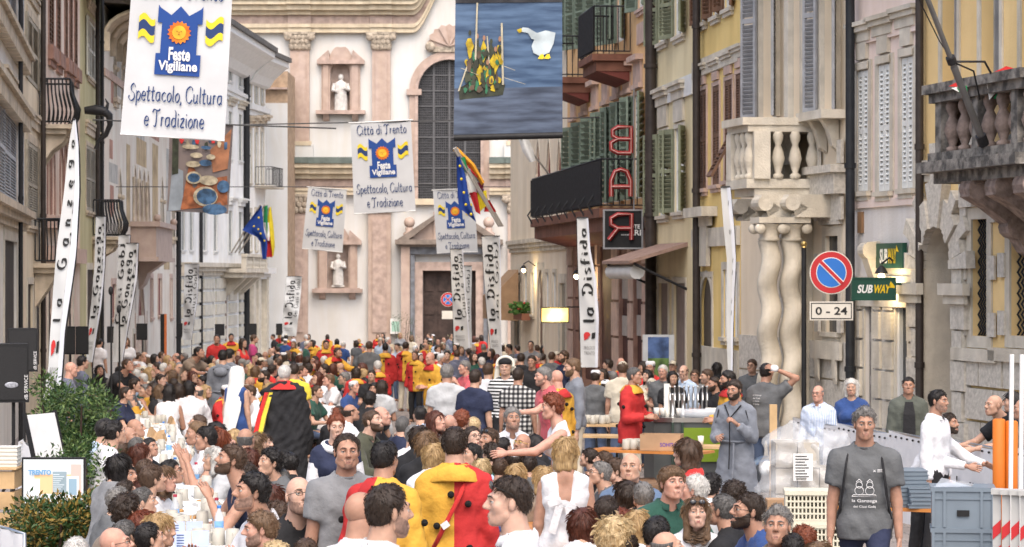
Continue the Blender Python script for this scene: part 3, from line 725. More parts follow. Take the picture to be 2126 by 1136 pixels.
for u0,u1 in((2020,2052),(2100,2150)):
 r=f.rect(u0,u1,455,698);f.hole(r);g=MB();g.box(r[0],r[1],.3,.33,r[2],r[3]);f.part('pane',g,GLASS)
 b=MB();frame_mb(b,*r,.16,-.03,-.002);f.part('surround',b,STONE)
 g=MB();nb=6
 for i in range(nb):
  x=r[0]+(r[1]-r[0])*(i+.5)/nb;m=22
  g.tube([(x+(.05 if j%2 else-.05),.08,r[2]+(r[3]-r[2])*j/m)for j in range(m+1)],.016,5)
 f.part('window_lattice',g,IRON)
 for k in range(6):
  for xx in(r[0]-.34,r[1]+.12):
   if k%2==0:z=r[2]+k*.38;b=MB();b.box(xx,xx+.22,-.06,-.031,z,z+.32);f.part('rustic_block',b,ROUGH_ST)
 b=MB();b.box(r[0]-.3,r[1]+.3,-.09,-.031,r[3]+.17,r[3]+.75);b.box(r[0]+.15,r[1]-.15,-.14,-.091,r[3]+.2,r[3]+1.1);f.part('keystone',b,ROUGH_ST)
 b=MB();b.box(r[0]-.5,r[1]+.5,-.13,-.031,r[2]-.34,r[2]-.17);f.part('sill',b,STONE)
zz=f.z(2050,735);k=0
for k in range(5):
 h=(zz)/5;x=f.s_at(1996)+(.3 if k%2 else 0)
 while x<f.L:
  w=1.0 if k%2 else.8;b=MB();b.box(x+.02,min(x+w-.02,f.L),-.05-.015*((k+int(x*3))%3),-.004,k*h+.02,(k+1)*h-.02);f.part('rustic_block',b,ROUGH_ST);x+=w
z0=f.z(1925,378);b=MB();b.box(0,f.s_at(1945),-.09,-.002,z0+.1,z0+.3);b.box(0,f.s_at(1938),-.05,-.002,z0,z0+.1);f.part('string_course',b,STONE)
off=.95;x0=f.s_at(1938,off);x1=f.s_at(2290)
zt,zr0,zf=f.z(1945,186,off),f.z(1945,214,off),f.z(1945,318,off)
DARKST=M('black_stained_stone',(.26,.24,.215),.95,.4,5,.8,22,col2=(.08,.075,.07),ramp=(.4,.6))
BALPINK=M('worn_pink_stone',(.30,.23,.20),.9,.3,8,.7,25,col2=(.16,.12,.10))
b=MB();b.box(x0-.12,x1,-off-.12,-.002,zt-.06,zt+.06);b.box(x0-.05,x1,-off-.05,-.002,zr0,zt-.06);f.part('balcony_rail',b,DARKST)
b=MB();b.box(x0-.06,x1,-off-.06,-.002,zf-.12,zf);b.box(x0-.18,x1,-off-.18,-.002,zf-.26,zf-.12);b.box(x0,x1,-off,-.002,zf-.4,zf-.26);f.part('balcony_slab',b,DARKST)
hb=zr0-zf
me=MB().lathe([(r_*1.5,h_*hb/.7)for r_,h_ in BALUSTER],n=10).mesh('baluster',BALPINK)
n=int((x1-x0)/.42)
for i in range(n):
 x=x0+.16+i*.42
 if i%3==0:b=MB();b.box(x-.1,x+.1,-off,-off+.2,zf,zr0);f.part('balcony_pier',b,DARKST)
 obj('baluster',me,f.root,(x+.22,-off+.12,zf))
for y in(-off*.35,-off*.68):obj('baluster',me,f.root,(x0+.1,y,zf))
for u in(2075,2130,2190):
 x=f.s_at(u,.5)
 b=MB();q=zf-.4;b.prism([(-.01,q),(-off,q),(-off-.02,q-.2),(-off*.75,q-.34),(-off*.45,q-.55),(-.2,q-.9),(-.01,q-1.0)],x-.16,x+.16,'YZ')
 b.lathe([(0,-.18),(.06,-.19),(.07,-.17),(.13,-.18),(.14,.18),(0,.18)],(x,-off+.1,q-.1),12,False,ax='X');b.lathe([(0,-.17),(.06,-.18),(.07,-.16),(.15,-.17),(.16,.17),(0,.17)],(x,-.3,q-.58),12,False,ax='X');f.part('bracket',b,BALPINK)
downpipe(f,1909,PIPE,.062,.1)
f.wall()
fp=thing('flag_pole','bare grey metal flag pole leaning out from the weathered balcony','flag pole',(0,0,0))
Yb=f.Y(2045,off)
p0,p1=W(2043,300,Yb-.1),W(1915,-30,Yb-1.3)
b=MB();b.tube([p0,p0.lerp(p1,.5)],.045,8);b.tube([p0.lerp(p1,.5),p1],.033,8);b.build('pole',M('grey_metal_pole',(.16,.16,.16),.45,.1,metal=.5),fp)
b=MB();b.tube([p0,p0.lerp(p1,.06)],.07,8);b.tube([p0.lerp(p1,.52),p0.lerp(p1,.56)],.06,8);b.build('collar',IRON,fp)
b=MB();q=p0.lerp(p1,.53);b.tube([q,q+Vector((.4,0,.0)),q+Vector((.75,.7,-.35))],.015,5);b.tube([q,q+Vector((.3,.2,-.1)),q+Vector((.5,.9,-.4))],.012,5);b.build('stay',IRON,fp)
b=MB();b.tube([p1+Vector((-.1,0,-.05)),q+Vector((-.15,0,.25)),q+Vector((-.02,0,.05))],.008,5);b.build('rope',IRON,fp)
def flag_tri(name,label,u,v,s,parts):
 o=W(u,v,f.Y(2045,off)-.2);t=thing(name,label,'flag',o,0)
 for nm,mt,pts in parts:
  b=MB();n=len(pts);b.prism([(x*s,y*s)for x,y in pts],-.02,.0,'XZ');b.build(nm,mt,t)
FG,FW,FR=M('flag_green',(.02,.22,.08),.8),M('flag_white',(.75,.75,.73),.8),M('flag_red',(.55,.03,.03),.8)
flag_tri('small_flag','small green white and red flag draped over the balcony rail',2078,175,.16,[('cloth',FW,[(-1.2,.6),(.3,.9),(.1,-.1),(-.9,-1.2)]),('cloth',FG,[(.3,.2),(1.2,.7),(1.3,-1.5),(-.6,-1.1)]),('cloth',FR,[(-.6,.9),(.4,1.4),(1.4,1.1),(.4,.9)])])
flag_tri('small_flag','tiny crumpled green white and red flag by the foot of the pole',1988,182,.08,[('cloth',FG,[(-.2,0),(1.4,.3),(1.5,-.6),(.2,-.7)]),('cloth',FR,[(-1.4,.2),(0,.9),(.9,.5),(-.2,.1)]),('cloth',FW,[(-1,-.1),(-.1,.1),(.2,-.7)])])
# ================================================================ the church closing the street
YC=152.0;UC=933.0
P_CH=plaster('church_plaster',(.66,.66,.65),.05,var=.03)
CREAMST=M('cream_moulding',(.64,.55,.41),.85,.1,2,.2,20,streak=.2)
PINKM=M('pink_marble',(.52,.405,.345),.7,.22,2.5,.2,15,col2=(.44,.335,.285),streak=.1)
PINKD=M('rose_stone',(.44,.335,.285),.8,.2,2.5,.3,15)
COPPER=M('green_copper',(.13,.16,.145),.6,.2,2)
CARVED=M('carved_capital_stone',(.40,.34,.27),.9,.35,6,1.,14)
STATUE=M('pale_statue_stone',(.60,.58,.55),.8,.12,5,.3,20)
f=Fac('baroque church front of white plaster with pink marble pilasters',(440,YC),(2*UC-440,YC),-330,20,P_CH,roof=False,cat='church',name='church');CH=f
cx=f.s_at(UC);PX=YC/FPX
def sx(u):return f.s_at(u)
def zv(v):return f.z(UC,v)
def sym(u0,u1):
 a,b=sx(u0),sx(u1);return((a,b),(2*cx-b,2*cx-a))
def rbox(name,u0,u1,v0,v1,p,mat,both=True,y=-.002):
 for k,(a,b)in enumerate(sym(u0,u1)):
  if k and not both:break
  m=MB();m.box(a,b,-p,y,zv(v1),zv(v0));f.part(name,m,mat)
def capital(a,b,z0,z1,p):
 m=MB();c=(a+b)/2;w=(b-a)/2;h=z1-z0
 m.box(a-.05,b+.05,-p,-.01,z0,z0+h*.75);m.box(a-.35,b+.35,-p-.28,-.01,z1-h*.14,z1)
 for k,(n,zz,sz)in enumerate(((5,.2,.2),(4,.48,.2),(5,.72,.17))):
  for i in range(n):
   x=a+(b-a)*(i+.5)/n;m.sphere((x,-p-.06*k-.03,z0+h*zz),sz,8,6,(1,.8,1.25))
 for s in(-1,1):m.lathe([(0,-.14),(.2,-.14),(.24,0),(.2,.14),(0,.14)],(c+s*(w+.12),-p-.16,z1-h*.27),12,ax='Y')
 f.part('capital',m,CARVED)
for u0,u1 in((592,640),(765,812)):
 rbox('pilaster',u0,u1,443,715,.35,PINKM);rbox('pilaster_panel',u0+9,u1-9,455,690,.42,PINKD,y=-.351)
 rbox('pilaster_base',u0-6,u1+6,715,770,.5,CREAMST)
 for a,b in sym(u0,u1):capital(a,b,zv(443),zv(404),.36)
for u0,u1 in((603,643),(773,811)):
 rbox('pilaster',u0,u1,104,300,.3,PINKM);rbox('pilaster_panel',u0+7,u1-7,112,294,.36,PINKD if 0 else PINKM,y=-.301)
 rbox('pedestal',u0-8,u1+8,300,331,.42,P_CH);rbox('pilaster_base',u0-4,u1+4,294,303,.46,CREAMST)
 for a,b in sym(u0,u1):capital(a,b,zv(104),zv(68),.31)
for v0,v1,p,mt,nm in((328,341,1.25,COPPER,'copper_flashing'),(341,350,1.15,CREAMST,'cornice'),(350,362,.9,CREAMST,'cornice'),(362,372,.6,CREAMST,'cornice'),(372,391,.36,PINKD,'frieze'),(391,397,.5,CREAMST,'architrave'),(397,405,.42,CREAMST,'architrave')):
 rbox(nm,440,850,v0+.2,v1,p,mt)
 for u0,u1 in((588,644),(761,816)):rbox(nm,u0,u1,v0+.4,v1-.2,p+.16,mt)
def prof(u):
 t=max(0,min(1,(u-858)/75.));return-105*(t*t*(3-2*t))
us=[440+6*i for i in range(int((UC-440)/6)+1)]+[UC]
us=us+[2*UC-u for u in us[::-1][1:]]
for v0,v1,p,mt,nm in((-10,4,1.3,COPPER,'copper_flashing'),(4,13,1.2,CREAMST,'cornice'),(13,24,.95,CREAMST,'cornice'),(24,33,.6,CREAMST,'cornice'),(33,51,.36,PINKD,'frieze'),(51,59,.5,CREAMST,'architrave'),(59,69,.4,CREAMST,'architrave')):
 m=MB();vs=[];n=len(us)
 for u in us:
  d=prof(u if u<=UC else 2*UC-u);x=sx(u);vs+=[(x,-p,zv(v1+d)),(x,-p,zv(v0+d)),(x,-.01,zv(v0+d)),(x,-.01,zv(v1+d))]
 m.add(vs,[(4*i+a,4*i+4+a,4*i+4+(a+1)%4,4*i+(a+1)%4)for i in range(n-1)for a in range(4)]);f.part(nm,m,mt)
 for u0,u1 in((599,647),(769,815)):rbox(nm,u0,u1,v0+.4,v1-.2,p+.14,mt)
def niche(u0,u1,v0,v1,un0,un1,vn0,vn1,su,sv0,sv1,both=True):
 for k in range(2):
  mir=(lambda u:u)if k==0 else(lambda u:2*UC-u)
  S=lambda u:sx(mir(u))
  lo,hi=sorted((S(un0),S(un1)));r=(lo,hi,zv(vn1),zv(vn0));f.hole(r)
  m=MB();m.box(lo-.02,hi+.02,.3,.34,r[2],r[3]);
  f.part('niche_back',m,PINKD)
  pts=arch_fill(f,r,-.15,.3,PINKM,'niche_arch');
  a,b=sorted((S(u0),S(u1)))
  m=MB();m.box(a,lo,-.22,-.003,r[2],r[3]);m.box(hi,b,-.22,-.003,r[2],r[3]);m.box(a,b,-.22,-.003,r[3],zv(v0+46))
  for q in((a+.1,lo-.1),(hi+.1,b-.1)):m.box(q[0],q[1],-.34,-.221,r[2],r[3]-.15)
  f.part('niche_frame',m,PINKM)
  m=MB();m.box(a-.25,b+.25,-.5,-.003,zv(v0+46),zv(v0+38));w=b-a;z=zv(v0+38)
  for s,xx in((1,a-.25),(-1,b+.25)):m.prism([(xx,z),(xx+s*w*.32,z),(xx+s*w*.32,z+w*.16),(xx+s*w*.29,z+w*.26)][::s],-.45,-.003)
  f.part('broken_pediment',m,PINKD)
  m=MB();c=(a+b)/2;m.prism([(c+w*.3*math.cos(t),z+(w*.36+.05*math.cos(6*t))*math.sin(t))for t in np.linspace(0,math.pi,15)],-.25,-.003);f.part('carved_crest',m,PINKM)
  m=MB();m.box(a-.3,b+.3,-.6,-.003,zv(v1-12),zv(v1-20));m.box(a-.15,b+.15,-.45,-.003,zv(v1-20)+.001,r[2])
  for xx in(a+.1,b-.45):m.prism([(-.45,zv(v1-12)),(-.05,zv(v1-12)),(-.05,zv(v1+2)),(-.25,zv(v1-2))],xx,xx+.35,'YZ')
  f.part('niche_sill',m,PINKD)
  X=S(su);z0=zv(sv1);h=zv(sv0)-z0;m=MB();s=h/2.35
  L=lambda pr,c,**k:m.lathe([(r_*s,z_*s)for r_,z_ in pr],c,**k)
  m.box(X-.45*s,X+.45*s,-.25,.2,z0,z0+.14*s)
  L([(.40,.14),(.37,.5),(.34,1.0),(.36,1.35),(.40,1.62),(.34,1.85),(.14,1.97),(.10,2.05)],(X,-.05,z0),n=16)
  m.sphere((X,-.08,z0+2.18*s),.165*s,10,8,(1,1.05,1.2))
  for q in range(9):
   t=math.pi*(q+.5)/9;m.tube([(X-math.cos(t)*.36*s,-.05-math.sin(t)*.36*s,z0+.15*s),(X-math.cos(t)*.33*s,-.05-math.sin(t)*.33*s,z0+1.15*s)],.045*s,5)
  m.tube([(X-.38*s,-.05,z0+1.78*s),(X-.48*s,-.18,z0+1.4*s),(X-.2*s,-.45,z0+1.3*s)],[.13*s,.12*s,.08*s],8)
  m.tube([(X+.38*s,-.05,z0+1.78*s),(X+.5*s,-.15,z0+1.38*s),(X+.18*s,-.45,z0+1.5*s)],[.13*s,.12*s,.07*s],8)
  m.lathe([(.4*s,0),(.46*s,-.35*s),(.5*s,-.7*s)],(X,-.02,z0+1.85*s),12,a0=math.pi*.15,a1=math.pi*.85)
  t=thing('statue',('upper' if v0<300 else 'lower')+(' left' if k==0 else ' right')+' statue of a robed saint in a pink church niche','statue',(0,0,0),0,'statues in the church niches')
  t.matrix_basis=f.root.matrix_basis;m.build('figure',STATUE,t)
niche(668,748,88,250,686,727,130,238,708,155,236)
niche(660,742,462,620,680,724,500,598,702,528,596)
r=(sx(868),sx(998),zv(413),zv(124));f.hole(r)
pts=arch_fill(f,r,-.02,.32,P_CH,n=20)
arch_ring(f,pts,.5,-.2,.0,PINKM,zbot=r[2]);arch_ring(f,[(cx+(x-cx)*1.155,z+(.0))for x,z in pts]if 0 else pts,.18,-.28,-.201,PINKD,'arch_moulding',zbot=r[2])
for a,b in sym(848,870):m=MB();m.box(a-.1,b+.15,-.35,-.003,zv(198),zv(186));f.part('impost',m,PINKM)
m=MB();m.box(r[0]-.5,r[1]+.5,-.4,-.003,r[2]-.35,r[2]);f.part('sill',m,CREAMST)
g=MB();g.box(r[0],r[1],.22,.25,r[2],r[3]);o=f.part('window',g,M('dark_leaded_glass',(.022,.022,.026),.3,.4,5,.3,30))
for i in range(1,4):
 x=r[0]+(r[1]-r[0])*i/4;m=MB();m.box(x-.06,x+.06,.1,.2,r[2],r[3]);m.build('mullion',M('grey_lead',(.11,.11,.115),.6),o)
for i in range(1,9):
 z=r[2]+(r[3]-r[2])*i/9;m=MB();m.box(r[0],r[1],.14,.2,z-.04,z+.04);m.build('glazing_bar',MATS['grey_lead'],o)
m=MB()
for i in range(32):
 if i%8:x=r[0]+(r[1]-r[0])*i/32;m.box(x-.012,x+.012,.2,.219,r[2],r[3])
for i in range(54):
 if i%6:z=r[2]+(r[3]-r[2])*i/54;m.box(r[0],r[1],.2,.219,z-.012,z+.012)
m.build('lead_lines',MATS['grey_lead'],o,kind='stuff')
zs_=zv(98);m=MB()
for i in range(9):
 t0,t1=math.pi*i/9,math.pi*(i+1)/9;tm=(t0+t1)/2;rad=1.2
 m.prism([(cx,zs_),(cx+rad*math.cos(t0),zs_+rad*math.sin(t0)),(cx+rad*1.1*math.cos(tm),zs_+rad*1.1*math.sin(tm)),(cx+rad*math.cos(t1),zs_+rad*math.sin(t1))][::-1],-.3-.12*(i%2),-.003)
f.part('shell_ornament',m,PINKM)
m=MB();[m.lathe([(0,-.2),(.25,-.2),(.3,0),(.25,.2),(0,.2)],(cx+s*1.1,-.3,zs_),12,ax='Y')for s in(-1,1)];m.box(cx-1.0,cx+1.0,-.3,-.003,zs_-.3,zs_);f.part('scroll',m,CARVED)
r=(sx(878),sx(988),0.25,zv(562));f.hole(r)
m=MB();m.box(r[0],r[1],.24,.3,r[2],r[3])
for i in range(4):
 for j in range(4):w=(r[1]-r[0])/4;h=(r[3]-r[2])/4;m.box(r[0]+i*w+.12,r[0]+(i+1)*w-.12,.18,.239,r[2]+j*h+.14,r[2]+(j+1)*h-.14)
f.part('door',m,M('dark_brown_church_door',(.055,.036,.03),.6,.3,3))
m=MB();frame_mb(m,*r,.5,-.5,-.003,bottom=False);f.part('door_surround',m,PINKD)
for a,b in sym(834,852):m=MB();m.box(a,b,-.9,-.003,0,zv(512));f.part('portal_pier',m,PINKM)
for a,b in sym(853,862):m=MB();m.box(a,b,-.7,-.003,0,zv(530));f.part('portal_column',m,M('grey_marble',(.17,.18,.2),.5,.3,3))
m=MB();m.box(sx(852),sx(2*UC-852),-.6,-.003,zv(528),zv(512));f.part('frieze',m,MATS['grey_marble'])
m=MB();m.box(sx(822),sx(2*UC-822),-1.3,-.003,zv(508),zv(498));m.box(sx(830),sx(2*UC-830),-1.0,-.003,zv(513),zv(508)-.002);f.part('portal_cornice',m,M('grey_brown_stone',(.22,.18,.15),.8,.2,3))
for s in(-1,1):
 m=MB();q=[(cx+s*(UC-826)*PX,zv(498)),(cx+s*(UC-905)*PX,zv(446)),(cx+s*(UC-905)*PX,zv(456)),(cx+s*(UC-850)*PX,zv(498))];m.prism(q[::s],-1.2,-.003);f.part('raking_cornice',m,MATS['grey_brown_stone'])
 m=MB();q=[(cx+s*(UC-850)*PX,zv(498)),(cx+s*(UC-905)*PX,zv(456)),(cx+s*(UC-905)*PX,zv(498))];m.prism(q[::s],-.6,-.003);f.part('pediment_field',m,PINKM)
 X=cx+s*(UC-851)*PX;m=MB();z=zv(492);m.lathe([(.32,0),(.36,.2),(.2,.32),(.24,.5),(.12,.55)],(X,-.8,z),12);m.sphere((X,-.8,z+.82),.32,12,9);f.part('ball_finial',m,PINKM)
m=MB();m.box(cx-.9,cx+.9,-.7,-.003,zv(500),zv(440));f.part('portal_tablet',m,PINKM)
m=MB();m.box(sx(811),sx(833),-.5,-.36,zv(693),zv(661));o=f.part('notice_board',m,WHITE);m=MB();m.box(sx(814),sx(830),-.51,-.501,zv(688),zv(667));m.build('poster',M('pale_green_poster',(.35,.55,.46),.7,.1,3),o)
f.wall()
f2=Fac('narrow brick house end squeezed between white palace and church',(505,146),(597,146),148,5,M('buff_bricks',(.40,.29,.20),.95,.2,3,.6,12),roof=False)
m=MB();m.box(f2.s_at(505),f2.s_at(597),-.25,-.002,f2.z(590,186),f2.z(590,182));f2.part('string_course',m,PINKD)
f2.base=(f2.z(560,214),P_CH)
f2.wall();f2.A
# ================================================================ left side of the street
P_L1=plaster('grey_white_plaster',(.80,.76,.70),.15)
P_L2=plaster('beige_plaster',(.76,.65,.49),.18)
P_L3=plaster('peeling_pink_plaster',(.80,.73,.65),.2,col2=(.70,.52,.43),scale=.55)
P_L4=plaster('olive_plaster',(.58,.53,.32),.18)
P_L5=plaster('faded_fresco_plaster',(.82,.775,.69),.14,col2=(.75,.66,.57),scale=.7)
P_L6=plaster('bright_white_plaster',(.86,.855,.84),.04)
S_LGREY=M('weathered_grey_shutter',(.46,.47,.49),.75,.2,5)
S_LTAN=M('tan_grey_shutter',(.40,.36,.29),.75,.2,5)
S_LWHITE=M('cream_white_shutter',(.70,.68,.60),.6,.08,4)
S_DBROWN=M('dark_brown_shutter',(.10,.065,.05),.7,.2,5)
TANST=M('tan_trim_stone',(.58,.49,.38),.85,.2,3,.4,25,streak=.25)
YL={-70:FPX/145,45:FPX/98.7,92:FPX/86.5,166:FPX/73.4,215:FPX/65,375:FPX/46.3,512:138.5,551:143.5}
def pl(u):return(u,YL[u])
f=Fac('grey white house with weathered grey shutters at the near left',pl(-70),pl(45),-330,12,P_L1);L1=f
for u0,u1,v0,v1 in((6,33,-160,60),(6,33,215,428)):
 r=window(f,u0,u1,v0,v1,'closed',S_LGREY,TANST,fw=.1,nsl=30,hd=.3);
 add_shutter(f,r[1]+.1,r[2],(r[1]-r[0])/2,r[3]-r[2],-.05,S_LGREY,30);add_shutter(f,r[0]-(r[1]-r[0])/2-.1,r[2],(r[1]-r[0])/2,r[3]-r[2],-.05,S_LGREY,30)
for v in(85,215):
 z=f.z(22,v)
 b=MB();x=0.
 while x<f.L:b.box(x+.05,x+.42,-.2,-.002,z-.3,z);b.box(x,x+.5,-.28,-.002,z,z+.1);x+=.5
 f.part('dentil_course',b,TANST)
zb=f.z(20,440);band(f,0,f.L,zb-.3,zb+.1,.3,TANST,steps=3)
window(f,8,34,500,760,'dark',fw=.25,si=False,gm=M('shop_dark',(.06,.05,.045)))
downpipe(f,43,IRON,.045)
f.wall()
sp=thing('spot_lamp','short grey spot lamp on an arm under the left cornice','lamp',(0,0,0));q=W(40,92,f.Y(40)-.3);e=W(24,127,f.Y(40)-1.3)
b=MB();b.tube([q,e],.03,6);b.build('arm',M('grey_metal',(.3,.3,.31),.4),sp);MB().tube([e,e.lerp(q,.22)],.055,8).build('lamp_head',IRON,sp)
f=Fac('beige house with tan shutters and a bowed wrought iron balcony',pl(45),pl(92),-330,12,P_L2);L2=f
for u0,u1,v0,v1 in((56,78,-120,-10),(56,78,44,176),(56,78,300,470)):
 r=window(f,u0,u1,v0,v1,'closed',S_LTAN,TANST,fw=.18,nsl=30,hd=.35,si=v1!=176)
 add_shutter(f,r[1]+.06,r[2],.5,r[3]-r[2],-.05,S_LTAN,30);add_shutter(f,r[0]-.56,r[2],.5,r[3]-r[2],-.05,S_LTAN,30)
def bow_balcony(f,uc,v,hpx,proj,half,label,bow=.2,corbel=True,flat=False):
 x=f.s_at(uc);z=f.z(uc,v)
 b=MB();b.box(x-half-.1,x+half+.1,-proj-.05,-.002,z-.1,z);b.box(x-half,x+half,-proj+.08,-.002,z-.22,z-.1);f.part('balcony_slab',b,TANST)
 n=10
 path=[(x-half,-.04)]+[(x-half+(2*half)*i/n,-proj*(1-.0))for i in range(n+1)]+[(x+half,-.04)]
 railing(f,'balcony_railing',path,z,hpx,IRON,13,bow=bow,rad=.018,rail=.026)
 if corbel:
  for s in(-1,1):
   b=MB();xx=x+s*half*.7;b.prism([(-.02,z-.22),(-proj*.9,z-.22),(-proj*.75,z-.42),(-.3,z-.6),(-.02,z-1.0)],xx-.12,xx+.12,'YZ');f.part('bracket',b,TANST)
bow_balcony(f,84,262,1.05,.72,.85,'')
bow_balcony(f,74,547,1.0,.55,.75,'',bow=.05)
for u in(62,80):window(f,u-6,u+6,590,760,'dark',fw=.15,si=False,gm=MATS['shop_dark'])
downpipe(f,90,PIPE,.06)
f.wall()
f=Fac('peeling pink house with brown louvred shutters and twin arched windows',pl(92),pl(166),-330,12,P_L3);L3=f
for u0,u1,v0,v1,m in((101,110,-160,98,1),(117,124,-160,112,1),(134,139,-150,124,1),(144,149,-150,132,1),(154,159,-150,144,1)):
 r=window(f,u0,u1,v0,v1,'closed',S_BROWN,REDST,fw=.14,nsl=26,si=False)
 b=MB();b.box(r[0]-.25,r[1]+.25,-.14,-.002,r[2]-.35,r[2]);b.box(r[0]-.2,r[1]+.2,-.07,-.002,r[2]-.5,r[2]-.35);f.part('sill',b,REDST)
for uc in(106,132):
 for du in(-5,4):
  r=window(f,uc+du-3.2,uc+du+3.2,308,446,'dark',fw=0,si=False,gm=M('red_brown_curtain',(.22,.06,.045),.8));pts=arch_fill(f,r,-.002,.3,P_L3);arch_ring(f,pts,.1,-.02,.01,REDST,zbot=r[2])
 x0,x1=f.s_at(uc-11),f.s_at(uc+11);z=f.z(uc,292);b=MB();b.box(x0,x1,-.2,-.002,z,z+.2);b.box(x0-.1,x1+.1,-.28,-.002,z+.2,z+.32);f.part('hood',b,TANST)
 z=f.z(uc,450);b=MB();b.box(x0,x1,-.25,-.002,z-.3,z);f.part('sill',b,PINKST)
zb=f.z(130,530);band(f,0,f.L,zb-.2,zb+.2,.2,PINKST)
for u in(104,124,146):window(f,u-5,u+5,590,760,'wood',fw=.15,si=False)
f.wall()
f=Fac('olive house with cream white shutters and a dark dragon gutter spout',pl(166),pl(215),-330,12,P_L4);L4=f
r=window(f,181,197,47,166,'closed',S_LWHITE,TANST,fw=.12,nsl=30,hd=.3)
add_shutter(f,r[1]+.1,r[2]-.1,.62,r[3]-r[2],-.08,S_LWHITE,30);add_shutter(f,r[0]-.75,r[2],.62,r[3]-r[2],-.08,S_LWHITE,30)
r=window(f,178,197,306,440,'closed',S_LTAN,TANST,fw=.12,nsl=30,hd=.4)
window(f,203,211,318,450,'closed',S_DBROWN,TANST,fw=.15,nsl=30,hd=.3)
bow_balcony(f,196,492,1.1,.8,.9,'',bow=.22)
window(f,180,196,560,740,'wood',fw=.2,si=False)
gb=MB();x=f.s_at(168);z=f.z(172,240)
gb.tube([(x,-.1,z+.1),(x,-.4,z+.12),(x,-.65,z+.08),(x,-.8,z-.05),(x,-.82,z-.3),(x,-.7,z-.6),(x,-.5,z-.75),(x,-.42,z-1.0)],[.1,.15,.14,.11,.08,.07,.06,.06],8);gb.tube([(x,-.7,z+.1),(x,-.76,z+.3),(x,-.68,z+.45)],[.07,.04,.01],6);f.part('dragon_spout',gb,IRON)
downpipe(f,203,PIPE,.07);downpipe(f,212,IRON,.06)
f.wall()
b=MB();b.prism([(-1.6,f.z(190,18)),(-1.6,f.z(190,10)),(.0,f.z(190,-60)),(0,f.z(190,-40))],f.s_at(166),f.s_at(199),'YZ');f.part('eaves',b,DARKWOOD)
f=Fac('frescoed gothic palace with pointed windows and deep coved eaves',pl(215),pl(375),-80,14,P_L5,ztop=None);L5=f
CURT=M('rust_red_curtain',(.23,.085,.07),.8,.15,6)
xw=[f.s_at(u)for u in(275,311)];zt,zb=f.z(293,352),f.z(293,478)
for i in range(4):
 x0=xw[0]+(xw[1]-xw[0])*i/4+.06;x1=xw[0]+(xw[1]-xw[0])*(i+1)/4-.06
 r=(x0,x1,zb,zt);f.hole(r);g=MB();g.box(x0,x1,.1,.14,zb,zt);f.part('pane',g,CURT)
 pts=arch_fill(f,r,-.01,.3,P_L5,pointed=True,rise=(x1-x0)*1.0);arch_ring(f,pts,.05,-.03,.01,TANST,zbot=zb)
 b=MB();b.lathe([(.06,0),(.05,.1),(.04,1.6),(.08,1.75),(.085,1.85)],((x0-.06),-.05,zb),8);f.part('colonnette',b,TANST)
for u0,u1,v0,v1 in((246,252,355,490),(333,340,372,488),(357,362,400,492),(236,241,100,205),(253,258,98,210)):
 r=f.rect(u0,u1,v0,v1);f.hole(r);g=MB();g.box(r[0],r[1],.1,.14,r[2],r[3]);f.part('pane',g,GLASS)
 pts=arch_fill(f,r,-.01,.3,P_L5,pointed=True,rise=(r[1]-r[0])*1.1);arch_ring(f,pts,.1,-.025,.01,TANST,zbot=r[2]);sill(f,r[0]-.15,r[1]+.15,r[2],TANST,.3,.15)
 b=MB();[b.sphere((x,-.04,r[2]+(r[3]-r[2])*.6),.09,8,6)for x in(r[0]-.1,r[1]+.1)];f.part('carved_capital',b,TANST)
x0,x1=f.s_at(271),f.s_at(309);z0,z1,z2=f.z(290,556),f.z(290,535),f.z(290,474)
b=MB();b.box(x0,x1,-.9,-.002,z1,z2);b.box(x0-.15,x1+.15,-1.05,-.002,z2,z2+.18);b.box(x0-.1,x1+.1,-1.,-.002,z1-.15,z1);f.part('stone_balcony',b,PINKM)
b=MB();b.prism([(-.95,z1-.15),(-.02,z1-.15),(-.02,z0-.8),(-.2,z0-.6),(-.35,z0-.2)],(x0+x1)/2-.8,(x0+x1)/2+.8,'YZ');f.part('corbel',b,PINKM)
b=MB();[b.sphere((x,-.95,z2+.3),.14,8,6)for x in(x0,x1)];f.part('lion_finial',b,PINKM)
r=f.rect(281,304,578,656);f.hole(r);g=MB();g.box(r[0],r[1],.1,.14,r[2],r[3]);f.part('pane',g,CURT);pts=arch_fill(f,r,-.01,.3,P_L5,pointed=True,rise=(r[1]-r[0])*.8);arch_ring(f,pts,.2,-.03,.01,PINKM,zbot=r[2])
for u0,u1,v0,v1 in((312,317,578,660),(328,335,578,655),(353,357,578,660),(232,240,590,660)):window(f,u0,u1,v0,v1,'dark',fw=.2,gm=CURT,stone=PINKST)
window(f,276,304,690,760,'dark',fw=.2,si=False)
FR1,FR2,FR3=M('faded_red_fresco',(.48,.27,.21),.9,.3,1.5,streak=.3),M('faded_ochre_fresco',(.56,.43,.27),.9,.25,1.5,streak=.3),M('faded_grey_fresco',(.48,.46,.42),.9,.25,1.5)
rr=random.Random(5)
for u0,u1,v0,v1,m in((230,236,150,215,FR1),(243,251,120,200,FR3),(227,234,290,330,FR1),(228,236,385,450,FR1),(262,270,300,470,FR2),(283,304,290,345,FR2),(316,328,300,480,FR2),(345,354,310,480,FR3),(322,330,500,560,FR3),(340,352,510,560,FR2),(226,244,340,380,FR3),(312,330,220,290,FR1),(270,300,220,285,FR3),(258,266,120,215,FR1)):
 r=f.rect(u0,u1,v0,v1);b=MB();b.box(r[0],r[1],-.006,-.003,r[2],r[3]);b.box(r[0]+.25,r[1]-.25,-.009,-.0065,r[2]+.3,r[3]-.3);f.part('fresco_panel',b,m)
zb=f.z(290,205);band(f,0,f.L,zb-.12,zb+.12,.06,PINKST)
zc0=f.z(245,100);zc1=f.z(245,45)
f.H=zc1+.4
n=16;w=f.L/n
